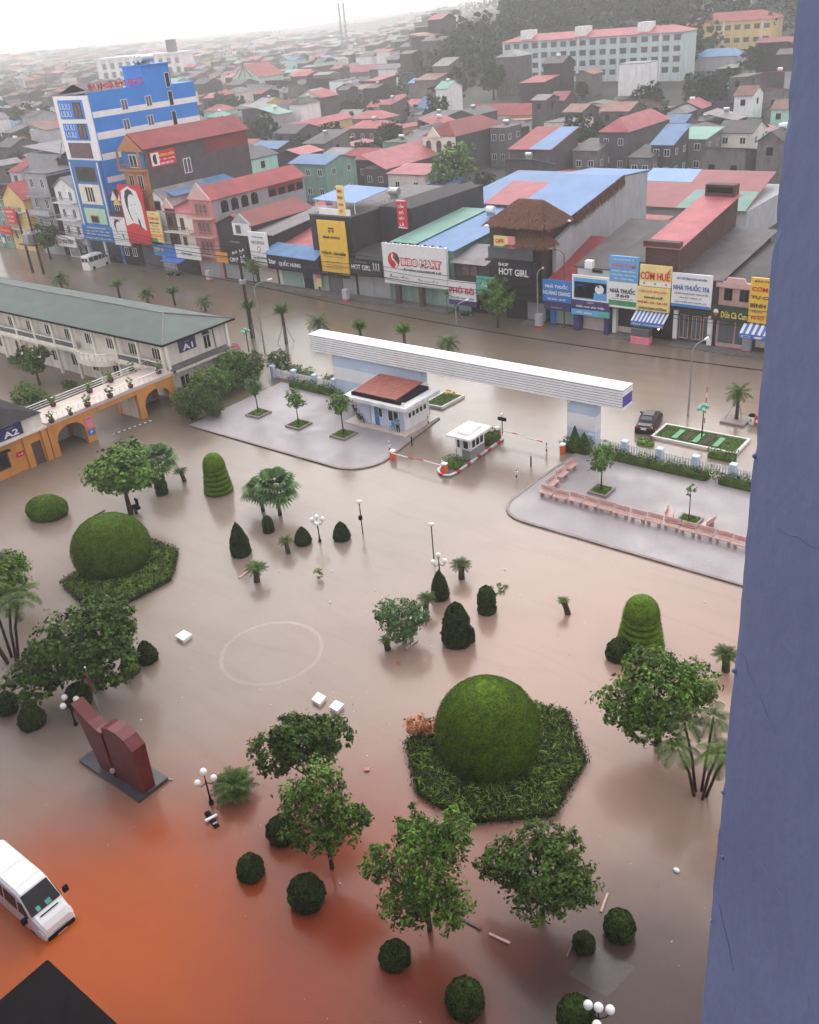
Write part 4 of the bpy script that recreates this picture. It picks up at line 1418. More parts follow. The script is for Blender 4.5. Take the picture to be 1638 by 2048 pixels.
cone_a = topiary_mesh([(.62, 0), (.78, .25), (.74, .9), (.62, 1.5), (.42, 2.15), (.2, 2.6), (.02, 2.85)], 2400, .12, 'clipped_dark', wob=.07, jitter=.5, seg=16)
cone_b = topiary_mesh([(.62, 0), (.72, .3), (.62, .75), (.4, 1.2), (.18, 1.5), (.02, 1.62)], 1700, .12, 'clipped_dark', wob=.05, jitter=.45, seg=16)
cone_c = topiary_mesh([(.55, 0), (.6, .3), (.52, .5), (.58, .7), (.55, 1.2), (.38, 1.65), (.02, 1.95)], 1800, .11, 'clipped_dark', wob=.04, jitter=.4, seg=16)
cone_d = topiary_mesh([(.85, 0), (1.0, .35), (1.02, .9), (.9, 1.0), (.85, 1.7), (.68, 2.3), (.4, 2.85), (.02, 3.15)], 3600, .13, 'clipped_dark', wob=.06, jitter=.5, seg=18)
for (x, y), me, s, lb in (((-50.15, 38.18), cone_a, 1.02, 'tall dark cone shrub left of the leaning cycad'), ((-50.81, 41.81), cone_c, .8, 'slim small dark shrub under the twin fan palm'),
                          ((-47.03, 41.92), cone_b, .95, 'small pointed shrub left of the globe lamp'), ((-44.81, 44.01), cone_b, .98, 'small pointed shrub right of the globe lamp'),
                          ((-64.39, 41.76), cone_c, .95, 'dark narrow shrub beside the round-leaved tree'), ((-33.25, 41.4), cone_a, .82, 'dark cone shrub below the globe lamp at the court centre'),
                          ((-29.58, 41.73), cone_c, 1.1, 'dark smooth column shrub by the floating leaves'), ((-29.32, 37.9), cone_d, 1.0, 'tallest dark cone shrub with a broken side stem'),
                          ((-45.52, 25.52), cone_b, 1.0, 'dark pointed shrub in pair, right one beside the big dense tree'), ((-45.35, 24.1), cone_c, .9, 'dark round shrub in pair, left one beside the big dense tree')):
    o = link('cone_shrub', me)
    put(o, x, y, -.05, rnd.uniform(0, 6), s)
    tag(o, lb, 'shrub')
x, y = (-28.66, 38.37)
o = link('broken_stem', conifer_mesh(1.5, .28, 420, 'clipped_dark'))
put(o, x, y, 0, 0, 1)
o.rotation_euler = (.15, .35, 0)
tag(o, 'short stem leaning out beside the tallest cone shrub', 'shrub')

ball = topiary_mesh([(.55, -.1), (.72, .2), (.80, .55), (.76, .9), (.6, 1.2), (.36, 1.4), (.02, 1.48)], 2600, .125, 'clipped_dark', wob=.05, jitter=.55, seg=18)
ball2 = topiary_mesh([(.62, -.1), (.76, .2), (.79, .5), (.70, .85), (.62, 1.05), (.40, 1.32), (.16, 1.5), (.02, 1.55)], 2600, .13, 'clipped_dark', wob=.08, jitter=.6, seg=18)
ball3 = topiary_mesh([(.5, -.1), (.70, .15), (.82, .5), (.80, .8), (.66, 1.1), (.42, 1.3), (.02, 1.36)], 2400, .12, 'clipped_dark', wob=.07, jitter=.6, seg=18)
balls = [ball, ball2, ball3]
for (x, y), s, lb in (((-27.1, 17.49), .86, 'dark ball shrub in orange water, leftmost of the front group'), ((-23.68, 17.87), 1.0, 'dark ball shrub in orange water below the light tree'),
                      ((-18.42, 17.87), .86, 'dark ball shrub below the middle front tree'), ((-14.73, 17.88), 1.0, 'dark ball shrub lowest in the red water'),
                      ((-11.16, 24.47), .85, 'green ball shrub lower right of the broad front tree'), ((-12.09, 23.03), .62, 'small dark ball shrub beside the leaning plank'),
                      ((-27.37, 19.95), .92, 'ball shrub half hidden behind the light front tree'), ((-49.07, 17.44), .95, 'dark ball shrub at the left edge'),
                      ((-46.47, 17.61), .98, 'dark ball shrub near the left edge beside three globes'), ((-19.91, 41.82), .92, 'dark ball shrub beside the ringed right topiary'),
                      ((-45.54, 20.36), 1.05, 'dark shrub behind the flagpole and the red monument'), ((-10.75, 19.9), .95, 'dark shrub under white globes at the bottom edge')):
    o = link('ball_shrub', rnd.choice(balls))
    put(o, x, y, -.05, rnd.uniform(0, 6), s)
    o.scale = (s * rnd.uniform(.92, 1.06), s * rnd.uniform(.92, 1.06), s * rnd.uniform(.9, 1.12))
    tag(o, lb, 'shrub')


mat('bed_soil', (0.012, 0.020, 0.006), 0.95, 0.4, 4)


# ground-cover beds round the two great domes: raised leafy plateaus with clipped border
def bed(name, pts, hgt, n, label, centre):
    t = thing(name, (centre[0], centre[1], 0), label, 'flower bed')
    MB().prism(pts, -.4, hgt * .7).build('soil', 'bed_soil', t)
    a = np.array(pts)
    lo, hi = a.min(0), a.max(0)
    P = RNG.uniform(lo, hi, (n * 3, 2))
    inside = np.zeros(len(P), bool)
    for (x0, y0), (x1, y1) in zip(pts, pts[1:] + pts[:1]):
        c = ((y0 > P[:, 1]) != (y1 > P[:, 1])) & (P[:, 0] < (x1 - x0) * (P[:, 1] - y0) / (y1 - y0 + 1e-12) + x0)
        inside ^= c
    P = P[inside][:n]
    z = hgt * (.72 + .34 * RNG.random(len(P)))
    P3 = np.concatenate([P - np.array(centre), z[:, None]], 1)
    q = leaf_quads(P3, np.tile([0, 0, .25], (len(P), 1)), .40, .18, .8)
    gcov = link('ground_cover', quads_mesh(q, 'groundcover'), t)
    gcov['kind'] = 'stuff'
    # border hedge
    E_ = []
    for (x0, y0), (x1, y1) in zip(pts, pts[1:] + pts[:1]):
        L = math.hypot(x1 - x0, y1 - y0)
        k = int(L * 130)
        s_ = RNG.random(k)
        w = RNG.normal(0, .13, k)
        nxx, nyy = (y1 - y0) / L, -(x1 - x0) / L
        pp_ = np.stack([x0 + (x1 - x0) * s_ + nxx * w - centre[0], y0 + (y1 - y0) * s_ + nyy * w - centre[1], hgt * 1.12 * RNG.random(k) ** .5], 1)
        E_.append(leaf_quads(pp_, np.tile([nxx * .6, nyy * .6, .6], (k, 1)), .13, .6, .6))
    link('border', quads_mesh(np.concatenate(E_), 'clipped_dark'), t)
    return t


star = [(-26.19, 28.63), (-23.43, 26.0), (-20.16, 25.85), (-16.79, 28.6), (-17.08, 30.2), (-17.29, 32.83), (-20.02, 35.53), (-22.15, 35.09), (-24.65, 32.06), (-26.29, 30.4)]
bed('star_bed', star, .42, 6500, 'star-shaped leafy bed around the huge near dome', (DX, DY))
lbed = [(-58.94, 27.85), (-54.88, 27.07), (-52.3, 28.93), (-51.96, 32.66), (-54.87, 35.67), (-59.21, 35.57), (-59.51, 31.65)]
bed('leafy_bed', lbed, .4, 6000, 'leafy bed around the large left dome', (D2X, D2Y))
x, y = (-25.89, 29.3)
cr = link('croton_shrub', quads_mesh(np.concatenate([crown_quads([(0, 0, .75, .75, .6, .5)], 420, .26, .3, 12, .5), crown_quads([(.8, .5, .5, .5, .4, .4)], 160, .24, .3, 12, .5)]), 'flower_orange'))
cr.location = (x, y, 0.35)
tag(cr, 'orange-leaved shrub at the left tip of the star bed', 'shrub')


# ------------------------------------------------------------------ cycads and palms
def cycad_proto(nf=36, L=.82, trunk=.95, lean=(.14, 0), r=.2, tied=False, up=.75):
    tb = MB().tube([(0, 0, -.3), (lean[0] * .5, lean[1] * .5, trunk * .5), (lean[0], lean[1], trunk)], [r * 1.15, r, r * 1.1], 9)
    q = []
    for k in range(nf):
        yaw = 2 * math.pi * k * .618
        el = (up + .45 * rnd.random()) * (1 - .75 * k / nf) + (.55 if tied else 0)
        frond(q, (lean[0], lean[1], trunk), yaw, el, L * rnd.uniform(.85, 1.1), 1.1 if not tied else .6, L * .22, 13)
    return mesh_from(tb.v, tb.f, 'palm_bark', smooth=True), quads_mesh(np.array(q), 'leaf_dark')


cy = [cycad_proto(), cycad_proto(34, .8, 1.1, (-.22, .1)), cycad_proto(24, .5, .95, (.4, .1), .19), cycad_proto(52, 1.4, .6, (0, 0), .24, up=.95)]
for (x, y), k, s, rz, lb in (((-46.94, 40.15), 1, .9, 0, 'leaning cycad between cone shrub and pointed shrub'), ((-46.2, 36.02), 0, 1.15, 1, 'cycad beside the short floating plank'),
                             ((-33.38, 44.13), 0, 1.1, 2, 'fresh green cycad right of the court globe lamp'), ((-24.74, 44.28), 2, 1.0, 3, 'stunted bent cycad alone in open water'),
                             ((-32.72, 34.92), 2, 1.05, 5, 'stunted cycad in front of the round bushy shrub tree'), ((-33.2, 39.53), 1, .95, 4, 'cycad half hidden behind the bushy shrub tree'),
                             ((-64.53, 44.47), 1, .95, 1.5, 'slim cycad right of the left fan palm'), ((-31.61, 20.6), 3, .95, .5, 'large spreading cycad beside the four-globe lamp'),
                             ((-14.0, 43.99), 0, 1.15, 2.5, 'cycad cut by the pier at right')):
    t = thing('cycad', (x, y, 0), lb, 'cycad', 'cycads in the garden')
    put(t, x, y, 0, rz, s)
    link('trunk', cy[k][0], t)
    link('fronds', cy[k][1], t)


def fanpalm_proto(hgt, nleaf=22, L=.75, r=.85, tr=.14):
    tb = MB().tube([(0, 0, -.3), (.04, .03, hgt * .5), (0, 0, hgt)], [tr * 1.2, tr, tr * 1.25], 9)
    q = []
    for k in range(nleaf):
        el = 1.15 - 1.75 * k / nleaf + rnd.uniform(-.15, .15)
        fan_leaf(q, (0, 0, hgt - .1), 2 * math.pi * k * .618, el, L * rnd.uniform(.85, 1.1), r * rnd.uniform(.85, 1.1))
    return mesh_from(tb.v, tb.f, 'palm_bark', smooth=True), quads_mesh(np.array(q), 'leaf_blue')


fpm = [fanpalm_proto(2.6, 30, .95, 1.15), fanpalm_proto(1.9, 22, .7, .9)]
for (x, y), k, s, lb in (((-52.01, 44.27), 0, 1.05, 'full fan palm standing in water near the court lamp, the taller of two'), ((-53.82, 44.04), 1, 1.05, 'smaller fan palm leaning against the taller one'),
                         ((-66.08, 43.28), 0, .95, 'fan palm behind the round-leaved tree')):
    t = thing('fan_palm', (x, y, 0), lb, 'palm')
    put(t, x, y, 0, k, s)
    link('trunk', fpm[k][0], t)
    link('fronds', fpm[k][1], t)


def areca_proto(nst, hgt, spread, L=1.7):
    tb, q = MB(), []
    for k in range(nst):
        a = 2 * math.pi * k / nst + rnd.uniform(-.3, .3)
        hh = hgt * rnd.uniform(.75, 1.05)
        tx, ty = spread * math.cos(a), spread * math.sin(a)
        tb.tube([(.25 * math.cos(a), .25 * math.sin(a), -.3), (tx * .5, ty * .5, hh * .5), (tx, ty, hh)], [.09, .075, .06], 7)
        for j in range(10):
            frond(q, (tx, ty, hh), 2 * math.pi * j * .618 + a, .95 - .1 * j + rnd.uniform(-.1, .1), L * rnd.uniform(.85, 1.1), 1.7, .42, 18)
    return mesh_from(tb.v, tb.f, 'bark', smooth=True), quads_mesh(np.array(q), 'leaf_dark')


ar = areca_proto(5, 4.2, 1.35, 1.35)
for (x, y), s, rz, lb in (((-11.43, 33.94), 1.0, .4, 'clump of areca palm stems leaning out beside the pier'), ((-53.61, 20.46), 1.25, 1.4, 'clump of tall areca palms at the left edge')):
    t = thing('areca_palm', (x, y, 0), lb, 'palm')
    put(t, x, y, 0, rz, s)
    link('stems', ar[0], t)
    link('fronds', ar[1], t)

# ------------------------------------------------------------------ garden trees
round_leaf = tree_proto([(0, 0, 3.6, 2.0, 1.9, 1.3), (1.3, .5, 3.2, 1.3, 1.2, .9), (-1.3, -.3, 3.1, 1.4, 1.3, .9), (-.3, 1.1, 4.2, 1.2, 1.1, .9)], 5200, .28, 'leaf_light', .16, 1.6, cl=.26, per=12, asp=.8)
dense = tree_proto([(0, 0, 3.4, 2.6, 2.5, 1.7), (1.6, -1.0, 2.6, 1.8, 1.6, 1.2), (-1.8, -.8, 2.5, 1.9, 1.8, 1.3), (-2.6, -2.2, 1.8, 1.5, 1.4, 1.0), (.6, 1.4, 3.6, 1.7, 1.6, 1.2)], 12500, .235, 'leaf_dark', .22, 1.4, cl=.18, per=22, asp=.7)
bushy = tree_proto([(.2, .1, 3.3, 1.6, 1.5, 1.1), (-1.6, -.5, 2.6, 1.2, 1.1, 1.0), (1.2, .8, 3.5, 1.1, 1.0, .9), (-.7, .3, 3.2, 1.2, 1.2, 1.0)], 8000, .215, 'leaf_dark', .11, 1.4, cl=.2, per=20, asp=.55)
airy = tree_proto([(0, .1, 3.7, 1.2, 1.1, 1.5), (-1.1, -.2, 3.0, 1.0, .9, 1.0), (1.1, .1, 2.9, 1.0, .9, .8), (.3, -.7, 2.4, 1.0, .9, .7), (-.9, -.9, 2.0, .8, .7, .5), (1.7, .5, 3.1, .5, .5, .4)], 6200, .20, 'leaf_mid', .09, 1.3, cl=.26, per=18, asp=.45, shell=.3)
tall_airy = tree_proto([(0, 0, 3.4, 1.35, 1.3, 1.6), (-.9, .9, 4.2, .6, .6, 1.0), (.9, .8, 4.6, .75, .7, 1.2), (-1.7, -.3, 3.0, .7, .7, .9), (1.2, -.6, 2.5, 1.0, .9, .8), (-.5, -.8, 2.0, 1.0, .9, .8), (.2, .9, 4.3, .7, .7, .9)], 8000, .20, 'leaf_mid', .1, 1.2, cl=.26, per=18, asp=.45, shell=.3)
broad = tree_proto([(0, 0, 3.2, 1.9, 1.7, 1.3), (1.4, .1, 3.0, 1.1, 1.1, .9), (-1.4, -.1, 2.8, 1.2, 1.1, .9), (-.4, .9, 3.9, 1.0, .9, .8), (.7, .8, 3.9, .8, .8, .8), (.2, -.9, 2.4, 1.3, 1.1, .8), (-2.3, -.3, 2.4, .7, .6, .5)], 9000, .205, 'leaf_dark', .12, 1.3, cl=.22, per=18, asp=.5, shell=.4)
lobed = tree_proto([(0, 0, 3.4, 2.2, 2.0, 1.4), (1.5, .6, 3.3, 1.4, 1.3, 1.0), (-1.6, -.3, 2.9, 1.5, 1.4, 1.1), (-.4, 1.2, 4.0, 1.4, 1.2, .9), (-.6, -1.2, 2.4, 1.3, 1.2, .9)], 10000, .225, 'leaf_mid', .16, 1.5, cl=.2, per=18, asp=.55)
low_shrub = tree_proto([(0, 0, 1.7, 1.5, 1.4, 1.0), (-1.0, .2, 1.8, .9, .9, .7), (.9, .3, 1.7, .9, .9, .7), (.1, -.5, 1.0, 1.0, .9, .8)], 5200, .17, 'leaf_blue', .1, .6, cl=.2, per=18)
for (x, y), p, s, sz, rz, nm, lb in (((-63.73, 37.81), round_leaf, 1.3, 1.2, 0, 'tree', 'round-leaved pale tree standing before the orange arcade'),
                                     ((-59.38, 24.11), lobed, .9, .9, 2, 'tree', 'broad tree cut by the left edge above the areca palms'),
                                     ((-45.88, 22.0), dense, 1.12, 1.15, .5, 'tree', 'big dense dark tree in front of the large left dome'),
                                     ((-27.88, 22.64), bushy, 1.02, 1.22, .2, 'tree', 'dark lobed tree below the two white boxes'),
                                     ((-24.08, 19.99), airy, 1.1, 1.28, .1, 'tree', 'airy light green tree with thin forked trunk'),
                                     ((-18.1, 19.94), tall_airy, 1.15, 1.22, .2, 'tree', 'tall ragged green tree at the front middle'),
                                     ((-14.32, 23.31), broad, 1.05, 1.0, .1, 'tree', 'broad dark tree at the front right of the star bed'),
                                     ((-14.71, 36.08), lobed, 1.08, 1.12, .6, 'tree', 'broad green tree below the right ringed topiary'),
                                     ((-32.4, 36.19), low_shrub, 1.0, 1.1, .4, 'shrub_tree', 'low round bushy shrub tree at the court centre')):
    place_tree(nm, p, x, y, lb, rz=rz, s=s, sz=sz)

# ------------------------------------------------------------------ lamps
def globe_lamp(x, y, label, globes=4, hgt=2.15, rz=0.0):
    t = thing('globe_lamp', (x, y, 0), label, 'lamp post', 'globe lamps in the garden')
    t.rotation_euler = (0, 0, rz)
    o_ = (0, 0, 0)
    MB().lathe([(.13, -.3), (.13, .15), (.08, .22), (.05, .5), (.045, hgt * .8)], n=10).build('pole', 'black_metal', t, o_)
    for k in range(globes):
        if k == globes - 1 and globes != 3:
            MB().tube([(0, 0, hgt * .8), (0, 0, hgt)], .03, 6).build('arm', 'black_metal', t, o_)
            gp = (0, 0, hgt + .15)
        else:
            a = 2 * math.pi * k / 3
            d = .48
            MB().tube([(0, 0, hgt * .72), (d * .7 * math.cos(a), d * .7 * math.sin(a), hgt * .70), (d * math.cos(a), d * math.sin(a), hgt * .82)], .028, 6).build('arm', 'black_metal', t, o_)
            gp = (d * math.cos(a), d * math.sin(a), hgt * .82 + .16)
        MB().sphere(gp, .19, 14, 10).build('globe', 'globe', t, o_, smooth=True)
    return t


globe_lamp(*(-32.27, 19.44), 'four white globes on a black post beside the large cycad', 4, 2.1, .5)
globe_lamp(*(-46.03, 42.76), 'four white globes on a black post between two pointed shrubs', 4, 2.1, 1.2)
globe_lamp(*(-34.26, 42.78), 'four white globes on a black post behind a cone shrub', 4, 2.3, .2)
globe_lamp(*(-44.11, 19.03), 'three white globes beside the flagpole left of the monument', 3, 2.1, .9)
globe_lamp(*(-9.67, 19.67), 'white globes on a post at the bottom edge near the pier', 4, 2.1, .9)


def dish_lamp(x, y, hgt, label, sign=False):
    t = thing('dish_lamp', (x, y, 0), label, 'lamp post', 'dish-headed lamps in the court')
    MB().tube([(x, y, -.3), (x, y, hgt)], [.055, .04], 8).build('pole', 'wood', t)
    MB().lathe([(.05, hgt), (.26, hgt + .03), (.28, hgt + .10), (.10, hgt + .2), (.02, hgt + .24)], x, y, 14).build('lamp_head', 'cream_trim', t, smooth=True)
    if sign:
        MB().lathe([(.16, hgt * .48), (.17, hgt * .5), (.16, hgt * .58), (.05, hgt * .6)], x, y - .06, 12).build('speaker', 'black_metal', t)


dish_lamp(*(-43.81, 45.39), 2.85, 'tall thin lamp with dish head and small drum, beside the right pointed shrub', True)
dish_lamp(*(-36.6, 45.14), 3.0, 'tall thin lamp with dish head behind the court globe lamp')

# ------------------------------------------------------------------ red granite monument and flagpole
mo = thing('monument', (-38.3, 18.1, 0), 'dark red granite monument of two split slabs on a grey base', 'monument')
MB().prism([(-41.1, 17.25), (-35.6, 17.25), (-35.6, 19.25), (-41.1, 19.25)], -.5, .22).build('base', 'dark_granite', mo)
l_ = [(-39.5, .22), (-38.22, .22), (-38.25, 3.35), (-38.7, 3.4), (-39.3, 3.62), (-39.9, 3.95), (-40.55, 4.35)]
MB().plate(l_, 18.35, .75).build('left_slab', 'red_granite', mo)
r_ = [(-38.05, .22), (-35.75, .22), (-35.55, 3.35), (-36.1, 3.85), (-36.8, 4.05), (-37.5, 4.0), (-38.15, 3.75)]
MB().plate(r_, 18.5, .85).build('right_slab', 'red_granite', mo)
MB().sphere((-38.1, 17.55, .75), .16, 12, 8).build('emblem', 'bench_stone', mo)
fx_, fy_ = (-42.14, 19.78)
fp = thing('flagpole', (fx_, fy_, 0), 'thin flagpole with furled red flag behind the monument', 'flagpole')
MB().tube([(fx_, fy_, -.3), (fx_ - .15, fy_, 4.6)], [.045, .03], 7).build('pole', 'grey_metal', fp)
MB().sphere((fx_ - .15, fy_, 4.65), .06, 8, 6).build('finial', 'globe', fp)
mb = MB()
mb.tube([(fx_ - .15, fy_, 4.45), (fx_ - .05, fy_ - .06, 3.8), (fx_ + .02, fy_ - .05, 3.1), (fx_ + .04, fy_, 2.7)], [.03, .08, .06, .02], 8)
mb.build('flag', 'red_granite', fp, smooth=True)

# ------------------------------------------------------------------ floating and standing small things
def loose_board(name, p0, p1, w, t, m, label, cat, z=.05, tilt=0.0):
    a, c = Vector((p0[0], p0[1], 0)), Vector((p1[0], p1[1], 0))
    d = (c - a)
    L = d.length
    me = MB().bbox(-L / 2, L / 2, -w / 2, w / 2, -t / 2, t / 2, .012)
    o_ = link(name, mesh_from(me.v, me.f, m))
    o_.location = ((p0[0] + p1[0]) / 2, (p0[1] + p1[1]) / 2, z)
    o_.rotation_euler = (tilt, -.02, math.atan2(d.y, d.x))
    return tag(o_, label, cat)


loose_board('plank', (-66.39, 35.89), (-66.38, 37.03), .14, .06, 'wood', 'dark plank floating left of the round-leaved tree', 'plank')
loose_board('plank', (-47.66, 35.62), (-47.78, 36.75), .16, .07, 'bench_stone', 'pale plank floating beside the left cycad', 'plank')
loose_board('plank', (-17.28, 21.19), (-16.23, 21.23), .13, .06, 'wood', 'dark plank floating below the ragged tree, left of two', 'plank')
loose_board('plank', (-15.82, 21.26), (-14.8, 21.37), .12, .06, 'bench_stone', 'paler plank floating below the ragged tree, right of two', 'plank')
loose_board('plank', (-12.31, 25.0), (-12.52, 26.04), .10, .06, 'bench_stone', 'thin plank beside the green ball shrub', 'plank')
loose_board('plank', (-12.47, 22.19), (-12.58, 22.99), .10, .06, 'wood', 'thin plank beside the small dark ball shrub', 'plank')
loose_board('plank', (-31.69, 35.5), (-31.57, 36.57), .14, .06, 'bench_stone', 'short plank under the bushy shrub tree', 'plank')
loose_board('plank', (-36.63, 18.77), (-35.36, 19.39), .05, .05, 'kerb_white', 'thin pale stick floating right of the monument base', 'stick')
pa, pb_ = Vector((*(-80.14, 47.78), .05)), Vector((*(-79.36, 52.55), .05))
bpole = thing('barrier_pole', pa, 'long banded white pole floating before the orange walkway', 'pole')
for k in range(16):
    MB().tube([pa.lerp(pb_, k / 16), pa.lerp(pb_, (k + .999) / 16)], .05, 6).build('band', 'white_paint' if k % 2 == 0 else 'wood', bpole)
loose_board('brick', (-26.95, 25.79), (-26.74, 25.97), .25, .12, 'pink_wall', 'single red brick-like block afloat in open water', 'block')


def white_box(pts, hgt, label):
    t = tag(MB().prism(pts, -.1, hgt).build('white_box', 'white_paint'), label, 'box')
    t.data.materials[0] = MATS['white_paint']
    cx_ = sum(p[0] for p in pts) / 4
    cy_ = sum(p[1] for p in pts) / 4
    MB().prism([(cx_ + (p[0] - cx_) * 1.08, cy_ + (p[1] - cy_) * 1.08) for p in pts], hgt + .002, hgt + .06).build('lid', 'white_paint', t, (0, 0, 0))


white_box([(-45.72, 28.08), (-44.86, 28.02), (-44.92, 28.77), (-45.74, 28.79)], .22, 'white box afloat left of the round rim')
white_box([(-33.27, 28.36), (-32.6, 28.3), (-32.72, 28.97), (-33.4, 29.03)], .2, 'left of two white boxes behind the dark lobed tree')
white_box([(-31.9, 28.43), (-31.28, 28.41), (-31.34, 29.05), (-31.99, 29.06)], .2, 'right of two white boxes behind the dark lobed tree')
bx, by = (-31.37, 18.69)
bc = thing('floating_bench', (bx, by, 0), 'overturned dark bench with white slat afloat below the cycad', 'bench')
bc.rotation_euler = (0, 0, -0.291)
MB().bbox(-.65, .65, -.14, .14, -.02, .12, .03).build('seat', 'black_metal', bc, (0, 0, 0))
MB().bbox(-.12, .06, -.34, .34, .122, .19, .03).build('slat', 'white_paint', bc, (0, 0, 0))
MB().bbox(.38, .5, -.13, .13, .122, .17, .02).build('bracket', 'grey_metal', bc, (0, 0, 0))


def weeds(px, n, size, spread, m, label, hgt=.5, cat='plant'):
    o_ = link('water_plant', quads_mesh(crown_quads([(0, 0, hgt * .5, spread, spread, hgt * .5)], n, size, .3, 10, .35), m))
    o_.location = (px[0], px[1], 0.02)
    return tag(o_, label, cat)


weeds((-42.36, 38.7), 160, .22, .28, 'leaf_yellow', 'small pale green plant poking out of the open court', 1.0)
weeds((-30.22, 44.32), 90, .26, .7, 'leaf_mid', 'patch of floating leaves beside the column shrub', .12)
weeds((-31.21, 34.17), 40, .14, .25, 'flower_orange', 'small clump of litter and leaves below the stunted cycad', .12, 'litter')
bits = [(-42.18, 39.99), (-45.78, 37.85), (-10.49, 28.94), (-31.32, 46.67), (-41.04, 21.52), (-10.83, 21.0), (-23.12, 19.5), (-37.84, 39.73), (-17.78, 50.06), (-39.58, 36.85), (-15.18, 35.55)]
for i, (x, y) in enumerate(bits):
    s = .16 if i == 2 else rnd.uniform(.05, .09)
    o_ = link('litter', mesh_from(*(lambda b: (b.v, b.f))(MB().sphere((0, 0, s * .5), s, 8, 5)), 'white_paint', smooth=True))
    o_.location = (x, y, 0)
    o_.scale = (1, .8, .7)
    tag(o_, 'white ball-like float by itself near the pier in dark water' if i == 2 else 'tiny white scrap of litter floating in the court', 'float' if i == 2 else 'litter', None if i == 2 else 'white scraps of litter')
dq = []
for _ in range(900):
    x = rnd.uniform(-75, -9)
    y = rnd.uniform(14, 52)
    if rnd.random() < .5:
        x, y = -30 + rnd.gauss(0, 9), 32 + rnd.gauss(0, 7)
    s = rnd.choice([.02, .03, .03, .05, .07])
    a = rnd.uniform(0, 6.3)
    ca, sa = math.cos(a) * s, math.sin(a) * s
    dq.append([(x - ca, y - sa, .008), (x + sa * .5, y - ca * .5, .012), (x + ca, y + sa, .008), (x - sa * .5, y + ca * .5, .012)])
mat('debris', (0.26, 0.22, 0.15), 0.8, 0.3, 3, island=0.9)
tag(link('floating_debris', quads_mesh(np.array(dq), 'debris')), 'specks of leaves and foam scattered over the court water', 'debris', kind='stuff')
hx, hy = (-63.6, 38.3)
hc = thing('hand_cart', (hx, hy, 0), 'dark small cart standing in water beside the round-leaved trunk', 'cart')
MB().bbox(hx - .45, hx + .45, hy - .25, hy + .25, .35, .6, .05).build('tray', 'black_metal', hc)
MB().box(hx - .2, hx + .25, hy + .2, hy + .26, .6, 1.25).build('panel', 'black_metal', hc)
for dx in (-.3, .35):
    MB().tube([(hx + dx, hy - .3, .22), (hx + dx, hy - .22, .22)], .24, 12).build('wheel', 'tyre', hc)


# ------------------------------------------------------------------ vehicles
def loft(mb_, secs):
    """secs: list of rings (same count) -> skinned shell with end caps"""
    n = len(secs[0])
    o0 = len(mb_.v)
    vs = [p for s_ in secs for p in s_]
    fs = []
    for i in range(len(secs) - 1):
        for k in range(n):
            j = (k + 1) % n
            fs.append((i * n + k, i * n + j, (i + 1) * n + j, (i + 1) * n + k))
    fs += [tuple(range(n - 1, -1, -1)), tuple(range((len(secs) - 1) * n, len(secs) * n))]
    return mb_.add(vs, fs)


def car_ring(x, hw, z0, z1, tw, r=.12):
    """cross-section at x: bottom half-width hw, top half-width tw"""
    return [(x, -hw, z0), (x, -hw * 1.0, z0 + (z1 - z0) * .55), (x, -tw - .01, z1 - r), (x, -tw + r, z1), (x, tw - r, z1), (x, tw + .01, z1 - r), (x, hw, z0 + (z1 - z0) * .55), (x, hw, z0)]


